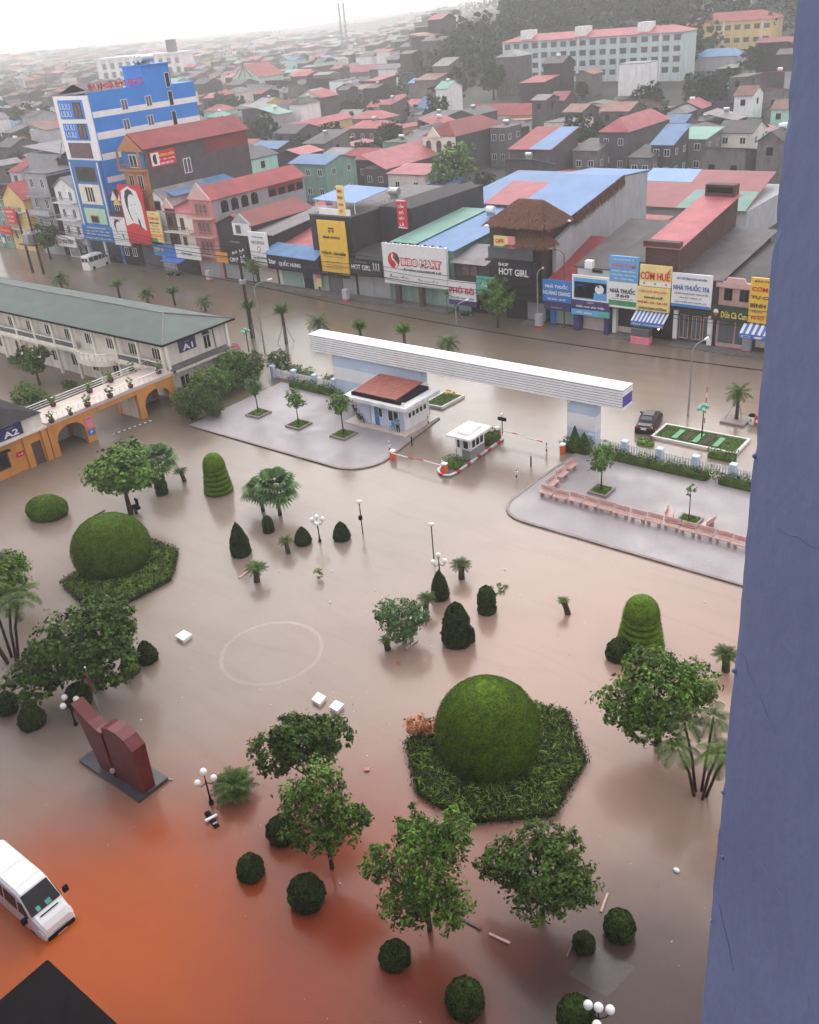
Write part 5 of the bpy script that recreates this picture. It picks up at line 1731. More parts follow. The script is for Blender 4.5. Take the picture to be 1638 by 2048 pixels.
def minibus(loc, rz, label, L=5.7, Wd=.92, near=True):
    t = thing('minibus', loc, label, 'minibus')
    t.rotation_euler = (0, 0, rz)
    O = (0, 0, 0)
    b = MB()
    h_ = L / 2
    zr = 2.42
    loft(b, [car_ring(-h_, Wd * .95, -.1, zr - .12, Wd * .80), car_ring(-h_ + .15, Wd, -.1, zr, Wd * .84), car_ring(h_ - 2.0, Wd, -.1, zr, Wd * .84), car_ring(h_ - 1.62, Wd, -.1, zr - .10, Wd * .84),
             car_ring(h_ - .78, Wd, -.1, 1.38, Wd * .90), car_ring(h_ - .3, Wd * .97, -.1, 1.12, Wd * .86), car_ring(h_ - .06, Wd * .9, -.1, .86, Wd * .8), car_ring(h_, Wd * .82, -.05, .6, Wd * .74)])
    body = b.build('body', 'car_white', t, O)
    # windscreen lies on the sloped face
    def sl_(u):  # u 0..1 from bottom to top of the screen
        return (h_ - .80 - .80 * u, 1.40 + .88 * u)
    (xa, za), (xb, zb) = sl_(.02), sl_(.97)
    MB().add([(xa + .03, -Wd * .86, za + .015), (xa + .03, Wd * .86, za + .015), (xb + .03, Wd * .78, zb + .02), (xb + .03, -Wd * .78, zb + .02), (xa - .04, -Wd * .86, za - .04), (xa - .04, Wd * .86, za - .04), (xb - .04, Wd * .78, zb - .04), (xb - .04, -Wd * .78, zb - .04)],
             [(0, 1, 2, 3), (4, 7, 6, 5), (0, 4, 5, 1), (1, 5, 6, 2), (2, 6, 7, 3), (3, 7, 4, 0)]).build('windscreen', 'dark_glass', t, O)
    for sg_ in (-1, 1):
        for x0, x1 in ((-h_ + .25, -h_ + 1.3), (-h_ + 1.4, -h_ + 2.5), (-h_ + 2.6, h_ - 1.95), (h_ - 1.85, h_ - 1.05)):
            top = 2.05 if x1 < h_ - 1.5 else 1.95
            y0, y1 = sg_ * (Wd + .006), sg_ * (Wd * .885 + .012)
            x1b = x1 - (.0 if x1 < h_ - 1.5 else .38)
            MB().add([(x0, y0, 1.28), (x1, y0, 1.28), (x1b, y1, top), (x0, y1, top), (x0, y0 - sg_ * .05, 1.28), (x1, y0 - sg_ * .05, 1.28), (x1b, y1 - sg_ * .05, top), (x0, y1 - sg_ * .05, top)],
                     [(0, 1, 2, 3), (4, 7, 6, 5), (0, 4, 5, 1), (1, 5, 6, 2), (2, 6, 7, 3), (3, 7, 4, 0)]).build('side_window', 'dark_glass', t, O)
        MB().bbox(h_ - .98, h_ - .80, sg_ * 1.0 if sg_ > 0 else -1.28, 1.28 if sg_ > 0 else -1.0, 1.32, 1.66, .04).build('mirror', 'black_metal', t, O)
        hl = MB().add([(h_ - .30, sg_ * Wd * .62, .86), (h_ - .12, sg_ * Wd * .60, .62), (h_ - .20, sg_ * Wd * .93, .60), (h_ - .42, sg_ * Wd * .96, .86), (h_ - .24, sg_ * Wd * .62, .93), (h_ - .02, sg_ * Wd * .60, .66), (h_ - .10, sg_ * Wd * .93, .66), (h_ - .36, sg_ * Wd * .965, .93)],
                      [(0, 3, 2, 1), (4, 5, 6, 7), (0, 1, 5, 4), (1, 2, 6, 5), (2, 3, 7, 6), (3, 0, 4, 7)])
        hl.build('headlight', 'headlight', t, O)
        for xw in (-h_ + 1.0, h_ - 1.0):
            MB().tube([(xw, sg_ * (Wd - .14), .12), (xw, sg_ * (Wd + .012), .12)], .34, 16).build('wheel', 'tyre', t, O)
    MB().add([(h_ - .15, -.42, .80), (h_ - .15, .42, .80), (h_ + .03, .40, .52), (h_ + .03, -.40, .52), (h_ - .2, -.42, .74), (h_ - .2, .42, .74), (h_ - .04, .4, .5), (h_ - .04, -.4, .5)],
             [(0, 3, 2, 1), (4, 5, 6, 7), (0, 1, 5, 4), (1, 2, 6, 5), (2, 3, 7, 6), (3, 0, 4, 7)]).build('grille', 'grey_metal', t, O)
    MB().bbox(h_ - .14, h_ + .10, -Wd * .82, Wd * .82, .12, .46, .06).build('bumper', 'black_metal', t, O)
    MB().bbox(h_ + .101, h_ + .115, -.26, .26, .2, .34, .005).build('number_plate', 'kerb_white', t, O)
    MB().add([(h_ - .62, -.5, 1.345), (h_ - .62, .5, 1.345), (h_ - .56, .5, 1.315), (h_ - .56, -.5, 1.315)], [(0, 3, 2, 1)]).build('bonnet_vent', 'black_metal', t, O)
    for x_ in (h_ - 2.1, -h_ + 2.2):
        MB().box(x_, x_ + .03, -Wd * .72, Wd * .72, zr + .001, zr + .015).build('roof_seam', 'kerb_white', t, O)
    for y_, w_ in ((-.45, .2), (.05, .28)):
        u0, u1 = .06, .26
        (xa, za), (xb, zb) = sl_(u0), sl_(u1)
        MB().add([(xa + .04, y_, za + .03), (xa + .04, y_ + w_, za + .03), (xb + .04, y_ + w_, zb + .03), (xb + .04, y_, zb + .03)], [(0, 1, 2, 3)]).build('sticker', 's_teal', t, O)
    for sg_ in (-1, 1):
        MB().bbox(-h_ - .02, -h_ + .05, sg_ * .9 - .08, sg_ * .9 + .08, .9, 1.5, .02).build('tail_light', 'tail_light', t, O)
    for y0 in (-.72, .06):
        MB().box(-h_ - .015, -h_ + .03, y0, y0 + .66, 1.3, 1.95).build('rear_window', 'dark_glass', t, O)
    return t


minibus((-34.95, 10.25, -.28), 0.0, 'white minibus with dark windscreen half under at lower left', 5.7).scale = (.95, .95, .95)
minibus((-149.3, 94.6, .1), R(100), 'white minibus stranded before the blue clinic building', 5.2)

sd = thing('sedan', (-33.34, 74.76, -0.12), 'black sedan flooded to its sills behind the right gate pillar', 'car')
sd.rotation_euler = (0, 0, R(102))
O = (0, 0, 0)
b = MB()
loft(b, [car_ring(-2.28, .72, .25, .72, .66, .08), car_ring(-2.15, .84, .2, .98, .74, .1), car_ring(-1.5, .89, .18, 1.02, .76, .1), car_ring(-.6, .90, .18, .98, .80, .1), car_ring(.9, .90, .18, .96, .80, .1), car_ring(1.7, .87, .18, .88, .74, .1), car_ring(2.15, .78, .2, .74, .64, .1), car_ring(2.32, .62, .25, .6, .55, .08)])
b.build('body', 'car_black', sd, O, smooth=False)
b = MB()
loft(b, [car_ring(-1.55, .74, .95, 1.03, .70, .03), car_ring(-.75, .76, .95, 1.42, .56, .08), car_ring(.1, .77, .95, 1.46, .57, .08), car_ring(.45, .77, .95, 1.40, .56, .08), car_ring(1.2, .76, .9, .97, .70, .03)])
b.build('cabin', 'dark_glass', sd, O)
MB().bbox(-.80, .42, -.50, .50, 1.435, 1.475, .03).build('roof', 'car_black', sd, O)
MB().add([(-1.46, -.58, 1.06), (-1.46, .58, 1.06), (-.84, .46, 1.40), (-.84, -.46, 1.40)], [(0, 3, 2, 1)]).build('rear_window', 'grey_glass', sd, O)
for sg_ in (-1, 1):
    MB().bbox(-2.27, -2.02, sg_ * .62 - .2, sg_ * .62 + .2, .72, .90, .03).build('tail_light', 'tail_light', sd, O)
    MB().bbox(.75, .95, sg_ * .98 - .09, sg_ * .98 + .09, .95, 1.1, .03).build('mirror', 'car_black', sd, O)
    for xw in (-1.35, 1.4):
        w_ = MB().tube([(xw, sg_ * .74, .32), (xw, sg_ * .905, .32)], .32, 16).build('wheel', 'tyre', sd, O)
        MB().tube([(xw, sg_ * .9, .32), (xw, sg_ * .915, .32)], .2, 12).build('rim', 'steel', w_, O)
MB().bbox(-2.31, -2.27, -.24, .24, .62, .78, .005).build('number_plate', 'white_paint', sd, O)
MB().bbox(-2.275, -2.2, -.36, .36, .80, .84, .01).build('chrome_strip', 'steel', sd, O)


def motorbike(x, y, z, rz, label):
    t = thing('motorbike', (x, y, z), label, 'motorbike')
    t.rotation_euler = (.08, 0, rz)
    for xw in (-.6, .62):
        w_ = []
        mb_ = MB()
        ring = [(xw + .27 * math.cos(a), 0, .28 + .27 * math.sin(a)) for a in np.linspace(0, 2 * math.pi, 17)]
        mb_.tube(ring, .045, 6, cap=False)
        w = mb_.build('wheel', 'tyre', t, O)
        MB().tube([(xw, -.03, .28), (xw, .03, .28)], .17, 12).build('rim', 'steel', w, O)
    MB().tube([(.58, 0, .30), (.44, 0, .72), (.36, 0, 1.0)], .035, 6).build('fork', 'grey_metal', t, O)
    b_ = MB()
    loft(b_, [[(x_, -w_, z0), (x_, -w_, z1), (x_, w_, z1), (x_, w_, z0)] for x_, w_, z0, z1 in ((-.75, .07, .55, .66), (-.45, .13, .36, .72), (0, .11, .30, .55), (.22, .13, .30, .62), (.42, .17, .45, .95), (.5, .08, .6, .95))])
    b_.build('body', 'car_black', t, O)
    MB().bbox(-.72, .02, -.12, .12, .66, .76, .05).build('seat', 'tyre', t, O)
    MB().tube([(.3, -.33, 1.0), (.36, 0, .98), (.3, .33, 1.0)], .025, 6).build('handlebar', 'black_metal', t, O)
    for s_ in (-1, 1):
        MB().bbox(.28, .32, s_ * .3 - .05, s_ * .3 + .05, 1.08, 1.18, .02).build('mirror', 'steel', t, O)
    MB().bbox(.46, .54, -.1, .1, .82, .96, .04).build('headlight', 'headlight', t, O)
    MB().tube([(-.1, .14, .25), (-.75, .16, .32)], .05, 8).build('exhaust', 'steel', t, O)


motorbike(*(-58.65, 62.45), .12, R(-25), 'black motorbike parked at the guard house, nearer the door')
motorbike((-60.54, 62.91)[0], (-60.54, 62.91)[1] + .9, .12, R(-35), 'dark motorbike under the young tree behind the other one')

motorbike(-129.2, 95.3, -.15, R(80), 'dark motorbike stranded under the blue awning, left of two')
motorbike(-127.4, 95.5, -.15, R(95), 'dark motorbike stranded under the blue awning, right of two')
motorbike(-69.0, 95.9, -.1, R(60), 'dark motorbike before the beef noodle shop')

# ------------------------------------------------------------------ the guard
px_, py_ = (-53.23, 61.78)
man = thing('person', (px_, py_, .24), 'person in blue shirt and black trousers standing at the guard house', 'person')
man.rotation_euler = (0, 0, R(-70))


def skin_body(name, chains, m, parent):
    """chains: list of (points, radii) joined at shared coordinates; skin + subsurf"""
    vs, es, rr = [], [], []
    idx = {}
    for pts_, rad in chains:
        last = None
        for p_, r_0 in zip(pts_, rad):
            key_ = tuple(round(c, 4) for c in p_)
            if key_ not in idx:
                idx[key_] = len(vs)
                vs.append(p_)
                rr.append(r_0)
            if last is not None and last != idx[key_]:
                es.append((last, idx[key_]))
            last = idx[key_]
    me = bpy.data.meshes.new('mesh')
    me.from_pydata(vs, es, [])
    o_ = link(name, me, parent)
    sm = o_.modifiers.new('skin', 'SKIN')
    for k_, sv_ in enumerate(me.skin_vertices[0].data):
        sv_.radius = (rr[k_] if isinstance(rr[k_], tuple) else (rr[k_], rr[k_]))
        sv_.use_root = k_ == 0
    ss = o_.modifiers.new('sub', 'SUBSURF')
    ss.levels = ss.render_levels = 2
    me.materials.append(MATS[m])
    return o_


pel = (0, 0, .90)
chest = (0, 0, 1.30)
neck = (0, 0, 1.47)
skin_body('body', [([pel, (0, 0, 1.1), chest, neck, (0.01, 0, 1.54), (0.015, 0, 1.63)], [(.13, .10), (.12, .09), (.15, .10), .055, .075, .085]),
                   ([chest, (0, .19, 1.38), (-.02, .23, 1.12), (.12, .20, .98)], [(.15, .10), .065, .045, .035]), ([(.12, .20, .98), (.18, .19, .95)], [.035, .03]),
                   ([chest, (0, -.19, 1.38), (-.04, -.24, 1.12), (.10, -.22, .98)], [(.15, .10), .065, .045, .035]), ([(.10, -.22, .98), (.17, -.21, .95)], [.035, .03]),
                   ([pel, (0, .09, .84), (.02, .10, .47), (0, .11, .08), (.12, .12, .04)], [(.13, .10), .085, .06, .045, .04]),
                   ([pel, (0, -.09, .84), (-.02, -.11, .47), (-.02, -.12, .08), (.10, -.13, .04)], [(.13, .10), .085, .06, .045, .04])], 'skin', man)
skin_body('shirt', [([(0, 0, .95), (0, 0, 1.1), (0, 0, 1.30), (0, 0, 1.43)], [(.155, .12), (.145, .11), (.17, .125), (.10, .08)]),
                    ([(0, 0, 1.30), (0, .20, 1.385), (-.015, .232, 1.18)], [(.17, .125), .088, .066]), ([(0, 0, 1.30), (0, -.20, 1.385), (-.03, -.238, 1.18)], [(.17, .125), .088, .066])], 'shirt_blue', man)
skin_body('trousers', [([(0, 0, .92), (0, .09, .84), (.02, .10, .47), (0, .11, .10)], [(.15, .12), .105, .08, .065]), ([(0, 0, .92), (0, -.09, .84), (-.02, -.11, .47), (-.02, -.12, .10)], [(.15, .12), .105, .08, .065])], 'trousers', man)
MB().sphere((-.01, 0, 1.655), .098, 12, 8).build('hair', 'hair', man, O, smooth=True)
for s_ in (-1, 1):
    MB().sphere((.09, s_ * .035, 1.62), .012, 6, 4).build('eye', 'hair', man, O)
    for f_ in range(4):
        hy_, hx_ = (.19, .18) if s_ > 0 else (-.21, .17)
        MB().tube([(hx_, hy_ + (f_ - 1.5) * .018, .95), (hx_ + .05 - .006 * abs(f_ - 1), hy_ + (f_ - 1.5) * .02, .92), (hx_ + .06, hy_ + (f_ - 1.5) * .02, .89)], .009, 5).build('finger', 'skin', man, O)
    MB().tube([(hx_ - .02, hy_ - s_ * .03, .95), (hx_ + .02, hy_ - s_ * .055, .92)], .01, 5).build('thumb', 'skin', man, O)
MB().tube([(.09, 0, 1.61), (.108, 0, 1.595)], [.012, .016], 6).build('nose', 'skin', man, O)
cb = thing('plastic_chair', (px_ - 1.0, py_ + .25, .24), 'small blue chair at the guard house wall beside the person', 'chair')
MB().bbox(-.2, .2, -.2, .2, .38, .43, .02).build('seat', 'shirt_blue', cb, O)
MB().bbox(-.2, .2, .18, .22, .45, .8, .02).build('backrest', 'shirt_blue', cb, O)
for sx_ in (-.17, .17):
    for sy_ in (-.17, .17):
        MB().tube([(sx_, sy_, 0), (sx_ * .95, sy_ * .95, .38)], .02, 5).build('leg', 'shirt_blue', cb, O)

# ------------------------------------------------------------------ street furniture and palms
def date_palm_proto(hgt, nf, L, tied):
    tb = MB().tube([(0, 0, -.4), (.03, 0, hgt * .5), (0, 0, hgt)], [.2, .17, .2], 9)
    q = []
    for k in range(nf):
        el = (1.35 - .9 * k / nf) if tied else (1.2 - 1.5 * k / nf)
        frond(q, (0, 0, hgt), 2 * math.pi * k * .618, el, L * rnd.uniform(.85, 1.1), .7 if tied else 1.3, L * .26, 11)
    return mesh_from(tb.v, tb.f, 'palm_bark', smooth=True), quads_mesh(np.array(q), 'leaf_mid' if tied else 'leaf_dark')


dp = [date_palm_proto(1.7, 30, 1.5, True), date_palm_proto(1.6, 30, 1.6, False), date_palm_proto(3.6, 32, 1.5, True), date_palm_proto(3.0, 24, 1.5, False)]
PAL = [((-140.81, 81.71), 1, 1.2, 'leftmost, above the green roof'), ((-126.46, 82.76), 0, 1.0, 'second from the left above the green roof'), ((-118.75, 82.39), 1, 1.0, 'third from the left above the green roof'),
       ((-113.84, 83.55), 0, 1.0, 'fourth from the left above the green roof'), ((-106.57, 83.29), 1, .95, 'at the right end of the green roof'), ((-82.18, 81.68), 1, 1.15, 'at the left end of the white beam'),
       ((-75.36, 81.93), 0, 1.0, 'second behind the white beam'), ((-68.96, 82.76), 0, 1.05, 'third behind the white beam'), ((-62.22, 82.51), 1, 1.05, 'fourth behind the white beam')]
for (x, y), k, s, lb in PAL:
    t = thing('median_palm', (x, y, 0), 'short palm in the road median, ' + lb, 'palm', 'palms along the road median')
    put(t, x, y, 0, rnd.uniform(0, 6), s)
    link('trunk', dp[k][0], t)
    link('fronds', dp[k][1], t)
for (x, y), k, s, lb in (((-90.24, 77.46), 2, 1.05, 'tall-trunked palm beside the dark power pole'), ((-84.06, 77.39), 2, 1.1, 'tall-trunked palm left of the white beam end'), ((-26.76, 79.26), 3, .95, 'propped palm in a stone bed beside the litter bins')):
    t = thing('street_palm', (x, y, 0), lb, 'palm')
    put(t, x, y, 0, 1, s)
    link('trunk', dp[k][0], t)
    link('fronds', dp[k][1], t)
    for a in range(3):
        ca, sa = math.cos(a * 2.1 + .4), math.sin(a * 2.1 + .4)
        MB().tube([(1.1 * ca, 1.1 * sa, 0), (.15 * ca, .15 * sa, 2.2)], .03, 5).build('prop', 'grey_metal', t, (0, 0, 0))
x, y = (-26.76, 79.26)
pb = tag(MB().bbox(x - 1.15, x + 1.15, y - 1.15, y + 1.15, -.4, .22, .05).build('palm_bed', 'kerb_stone'), 'low stone bed at the foot of the propped palm', 'planter')
for (x, y), m_, lb in (((-25.3, 79.23), 'white_paint', 'white litter bin next to the red one'), ((-24.75, 79.25), 's_red', 'red litter bin next to the white one')):
    t = thing('litter_bin', (x, y, 0), lb, 'bin')
    MB().lathe([(.26, -.2), (.3, .2), (.32, .75), (.3, .8)], x, y, 14).build('drum', m_, t, smooth=True)
    MB().lathe([(.33, .803), (.33, .88), (.2, 1.0), (.02, 1.04)], x, y, 14).build('lid', 'black_metal' if m_ == 'white_paint' else 's_red', t, smooth=True)
    MB().bbox(x - .1, x + .1, y - .325, y - .3, .35, .6, .01).build('emblem', 'ink_grey' if m_ == 'white_paint' else 'white_paint', t)

# lawn plot by the street
gp = [(-31.95, 72.1), (-24.05, 72.1), (-24.05, 75.6), (-31.95, 75.4)]
gt = thing('lawn_plot', (-28, 73.8, 0), 'grass plot with white kerb and green netting beside the sedan', 'lawn')
for k in range(4):
    (xa, ya), (xb, yb) = gp[k], gp[(k + 1) % 4]
    L = math.hypot(xb - xa, yb - ya)
    nx_, ny_ = -(yb - ya) / L * .22, (xb - xa) / L * .22
    MB().prism([(xa, ya), (xb, yb), (xb + nx_, yb + ny_), (xa + nx_, ya + ny_)], -.4, .26 + .003 * k).build('kerb', 'kerb_white', gt)
MB().prism([(-31.72, 72.33), (-24.28, 72.33), (-24.28, 75.37), (-31.72, 75.17)], -.3, .2).build('soil', 'grass_soil', gt)
n = 2200
P = np.stack([RNG.uniform(-3.7, 3.7, n), RNG.uniform(-1.45, 1.35, n), RNG.uniform(.18, .27, n)], 1)
gq = link('grass', quads_mesh(leaf_quads(P, RNG.normal(0, 1, (n, 3)), .18, .35, .4), 'grass'), gt)
gq['kind'] = 'stuff'
for k in range(5):
    MB().box(-30.2 + k * .95, -29.7 + k * .95, 72.6, 74.6, .27, .30).build('net_strip', 's_green' if k % 2 == 0 else 'soil', gt)
hedge(-32.6, -31.0, 70.2, 71.3, .6, 'low wispy bush outside the fence by the sedan', 'leaf_mid', .2, 40, 'bush', 0, 'bush')
hedge(-26.2, -23.6, 70.6, 71.6, .8, 'low wispy bush outside the fence near the pier', 'leaf_mid', .2, 40, 'bush', 0, 'bush')


def green_lamp(x, y, hgt, label):
    t = thing('green_globe_lamp', (x, y, 0), label, 'lamp post')
    MB().tube([(x, y, -.3), (x, y, hgt)], [.07, .045], 8).build('pole', 'black_metal', t)
    for k in range(5):
        a = 2 * math.pi * k / 5
        d = .42 if k else 0
        gx, gy, gz = x + d * math.cos(a), y + d * math.sin(a), hgt + (.0 if k else .28)
        MB().tube([(x, y, hgt - .15), (gx, gy, gz - .1)], .025, 5).build('arm', 'black_metal', t)
        MB().sphere((gx, gy, gz), .2, 12, 8).build('globe', 'green_globe', t, smooth=True)


green_lamp(*(-86.51, 73.14), 2.6, 'lamp with green globes beside the dark power pole foot')
green_lamp(*(-27.87, 73.89), 3.1, 'lamp with green globes rising from the lawn plot')
x, y = (-28.52, 75.02)
ap = thing('survey_pole', (x, y + 1.0, 0), 'red and white banded pole behind the green globe lamp', 'pole')
for k in range(8):
    MB().tube([(x, y + 1.0, .2 + .5 * k), (x, y + 1.0, .7 + .5 * k)], .05, 6).build('band', 's_red' if k % 2 else 'white_paint', ap)


def street_lamp(x, y, hgt, label, arm=(1.2, 0), m='grey_metal', heads=1, sgn=1):
    t = thing('street_lamp', (x, y, 0), label, 'street lamp')
    MB().tube([(x, y, -.3), (x, y, hgt * .6), (x, y, hgt)], [.11, .08, .06], 8).build('pole', m, t)
    for h_ in range(heads):
        s_ = 1 if h_ == 0 else -1
        ex, ey = x + arm[0] * s_, y + arm[1] * s_
        MB().tube([(x, y, hgt), (x + arm[0] * s_ * .35, y + arm[1] * s_ * .35, hgt + .45), (ex, ey, hgt + .6)], [.05, .045, .04], 6).build('arm', m, t)
        MB().tube([(ex, ey, hgt + .6), (ex + arm[0] * s_ * .35, ey + arm[1] * s_ * .35, hgt + .66)], [.09, .13], 8).build('lamp_head', 'white_paint', t)


street_lamp(-55.0, 97.0, 9.0, 'dark street lamp with curved arm before the blue pharmacy sign', (-1.6, 0), 'wood')
street_lamp(*(-31.06, 78.39), 6.6, 'pale street lamp with drooping head behind the lawn plot', (.5, 1.4))
street_lamp(*(-64.09, 86.98), 4.3, 'pale street lamp rising behind the white beam', (.5, 1.3))
street_lamp(*(-84.25, 73.76), 8.2, 'pale street lamp beside the tall-trunked palms', (.8, 1.5))
street_lamp(*(-58.41, 96.45), 6.5, 'thin pale pole lamp beside the dark street tree', (.3, .6), 'steel')


def power_pole(x, y, hgt, label, dx=0.0, cross=True):
    t = thing('power_pole', (x, y, 0), label, 'power pole')
    MB().tube([(x, y, -.4), (x + dx * .5, y, hgt * .5), (x + dx, y, hgt)], [.26, .21, .15], 9).build('pole', 'bark', t)
    if cross:
        for z_ in (hgt - .5, hgt - 1.3):
            MB().box(x + dx - .06, x + dx + .06, y - 1.0, y + 1.0, z_, z_ + .12).build('cross_arm', 'grey_metal', t)
            for q_ in (-.85, -.3, .3, .85):
                MB().lathe([(.06, z_ + .12), (.08, z_ + .2), (.04, z_ + .32)], x + dx, y + q_, 7).build('insulator', 'kerb_white', t)
        MB().bbox(x + dx - .35, x + dx + .35, y - .45, y + .25, hgt * .62, hgt * .62 + .55, .06).build('junction_box', 'grey_metal', t)


power_pole((-90.21, 77.25)[0], (-90.21, 77.25)[1], 11.6, 'dark power pole rising left of the white beam')
power_pole(*(-154.93, 87.18), 11.2, 'power pole at left carrying a grey transformer, right of the pair')
power_pole(*(-158.28, 87.04), 10.6, 'power pole at left, left of the pair', cross=False)
x, y = (-157.35, 87.38)
tf = thing('transformer', (x, y, 0), 'grey transformer slung between the two left poles', 'transformer')
MB().bbox(x - .9, x + .9, y - .6, y + .6, 5.2, 6.9, .12).build('tank', 'grey_metal', tf)
MB().bbox(x - 2.2, x + 2.2, y - .8, y + .8, 4.95, 5.195, .03).build('platform', 'wood', tf)
for k in range(3):
    MB().lathe([(.1, 6.9), (.14, 7.1), (.06, 7.4)], x - .6 + .6 * k, y, 8).build('bushing', 'kerb_white', tf)


def wire(pts, sag, label, r=.022, n=18):
    mb_ = MB()
    for a, c in zip(pts[:-1], pts[1:]):
        a, c = Vector(a), Vector(c)
        mb_.tube([a.lerp(c, k / n) - Vector((0, 0, sag * 4 * (k / n) * (1 - k / n))) for k in range(n + 1)], r, 4)
    return tag(mb_.build('overhead_cable', 'black_metal'), label, 'cable')


wire([(-156, 87.9, 8.5), (-90.4, 78, 7.0), (-10, 79, 6.0)], 1.2, 'thick black overhead cable sagging across the flooded road', .05)
wire([(-170, 96.5, 6.0), (-140, 96.3, 5.0), (-113, 96.2, 4.2), (-83, 96.2, 3.9), (-55, 96.8, 4.0), (-25, 96.4, 3.8)], .35, 'bundle of black cables strung along the shop fronts', .05)
for k_, (dz_, lb_) in enumerate(((1.1, 'upper'), (.6, 'middle'), (-.5, 'lower'))):
    wire([(-172, 96.4, 6.2 + dz_), (-141, 96.2, 5.3 + dz_), (-114, 96.1, 4.7 + dz_), (-84, 96.1, 4.4 + dz_), (-55, 96.7, 4.6 + dz_), (-25, 96.3, 4.3 + dz_)], .5 + .15 * k_, lb_ + ' thin cable strung before the shop signs', .03)
wire([(-156, 87.9, 10.4), (-90.4, 77.6, 11.0)], 1.0, 'thin upper cable from the left poles to the middle pole', .02)

bb = tree_proto([(0, 0, 3.2, 1.7, 1.5, 1.2), (.6, -.5, 2.3, 1.3, 1.2, .9), (-.8, .2, 2.5, 1.2, 1.1, .9), (.2, .4, 4.0, 1.0, 1.0, .8)], 3200, .26, 'leaf_mid', .11, 1.4)
for (x, y), p, s, lb in (((-62.79, 93.9), bb, 1.35, 'dense dark street tree before the shop with thatched roof'), (( -165.0, 95.0), ctree, 1.5, 'dark street tree between the left poles and the white narrow house'),
                         (( -108.8, 95.4), sap[0], 1.15, 'small light green street tree before the white sign'), ((-72.19, 96.1), sap[2], 1.0, 'thin sapling in the flood beside the white baby shop')):
    place_tree('street_tree', p, x, y, lb, s=s)
weeds((-76.04, 95.95), 90, .3, .9, 'leaf_mid', 'low water weeds before the white baby shop', .3)
hedge(*(-76.38000000000001, -74.58, 69.45, 70.85000000000001), .9, 'low wispy shrub outside the left fence, left one', 'leaf_blue', .22, 35, 'bush', 0, 'bush')
hedge(*(-74.16000000000001, -72.36, 69.25, 70.65), .8, 'low wispy shrub outside the left fence, middle one', 'leaf_blue', .22, 35, 'bush', 0, 'bush')
hedge(*(-70.27000000000001, -68.47, 68.85, 70.25), .9, 'low wispy shrub outside the left fence, right one', 'leaf_blue', .22, 35, 'bush', 0, 'bush')
fbx, fby = (-54.33, 70.5)
fb = thing('flower_bed', (fbx, fby, 0), 'small flower bed with pale kerb behind the guard house', 'flower bed')
MB().prism([(fbx - 1.3, fby - 1.6), (fbx + 1.1, fby - 1.6), (fbx + 1.3, fby + 2.2), (fbx - 1.3, fby + 2.2)], -.4, .28).build('kerb', 'kerb_white', fb)
MB().prism([(fbx - 1.1, fby - 1.4), (fbx + .9, fby - 1.4), (fbx + 1.1, fby + 2.0), (fbx - 1.1, fby + 2.0)], 0, .31).build('soil', 'grass_soil', fb)
link('grass', quads_mesh(leaf_quads(np.stack([RNG.uniform(-1, .9, 500), RNG.uniform(-1.3, 1.2, 500), np.full(500, .33)], 1), RNG.normal(0, 1, (500, 3)), .2, .35, .4), 'grass'), fb)['kind'] = 'stuff'
link('flowers', quads_mesh(crown_quads([(0, 1.4, .5, .7, .5, .35)], 240, .18, .3, 12), 'flower_yellow'), fb)
tag(fb, 'small lawn bed with pale kerb and yellow flowers behind the guard house', 'flower bed')
for (x, y), m_, lb in (((-96.71, 97.43), 's_pink', 'pink and white street banner on a post in the flood'), ((-185.62, 97.77), 's_blue', 'blue and white street banner on a post at the left edge')):
    t = thing('street_banner', (x, y, 0), lb, 'banner')
    MB().tube([(x, y, -.3), (x, y, 2.9)], .05, 6).build('post', 'black_metal', t)
    MB().box(x - .5, x + .5, y - .06, y - .053, .9, 2.1).build('panel', 's_pale_yellow' if m_ == 's_pink' else 's_white', t)
    MB().box(x - .5, x + .5, y - .06, y - .053, 2.103, 2.8).build('header', m_, t)
for (x, y), lb in (((-89.76, 95.48), 'grey utility cabinet with red foot before the yellow clinic sign'), ((-57.98, 95.98), 'grey utility cabinet with red foot beside the pale pole lamp'), ((-119.65, 95.56), 'white and blue utility cabinet before the pink house'), ((-32.54, 97.45), 'grey utility cabinet with red foot nearest the pier')):
    t = thing('utility_cabinet', (x, y, 0), lb, 'cabinet')
    MB().bbox(x - .42, x + .42, y - .3, y + .3, -.3, .3, .03).build('foot', 's_red', t)
    MB().bbox(x - .46, x + .46, y - .34, y + .34, .303, 1.75, .05).build('case', 'light_grey_wall', t)
for (x, y), lb in (((-42.9, 95.6), None),):
    t = thing('food_stall', (-44.1, 95.7, 0), 'glass food stall on a pink counter under the striped awning', 'stall')
    MB().bbox(-45.3, -43.0, 95.3, 96.2, 0, .85, .03).build('counter', 's_pink', t)
    MB().box(-45.25, -43.05, 95.35, 96.15, .853, 1.75).build('glass_case', 'grey_glass', t)
    MB().box(-45.3, -43.0, 95.3, 96.2, 1.753, 1.82).build('top', 'steel', t)

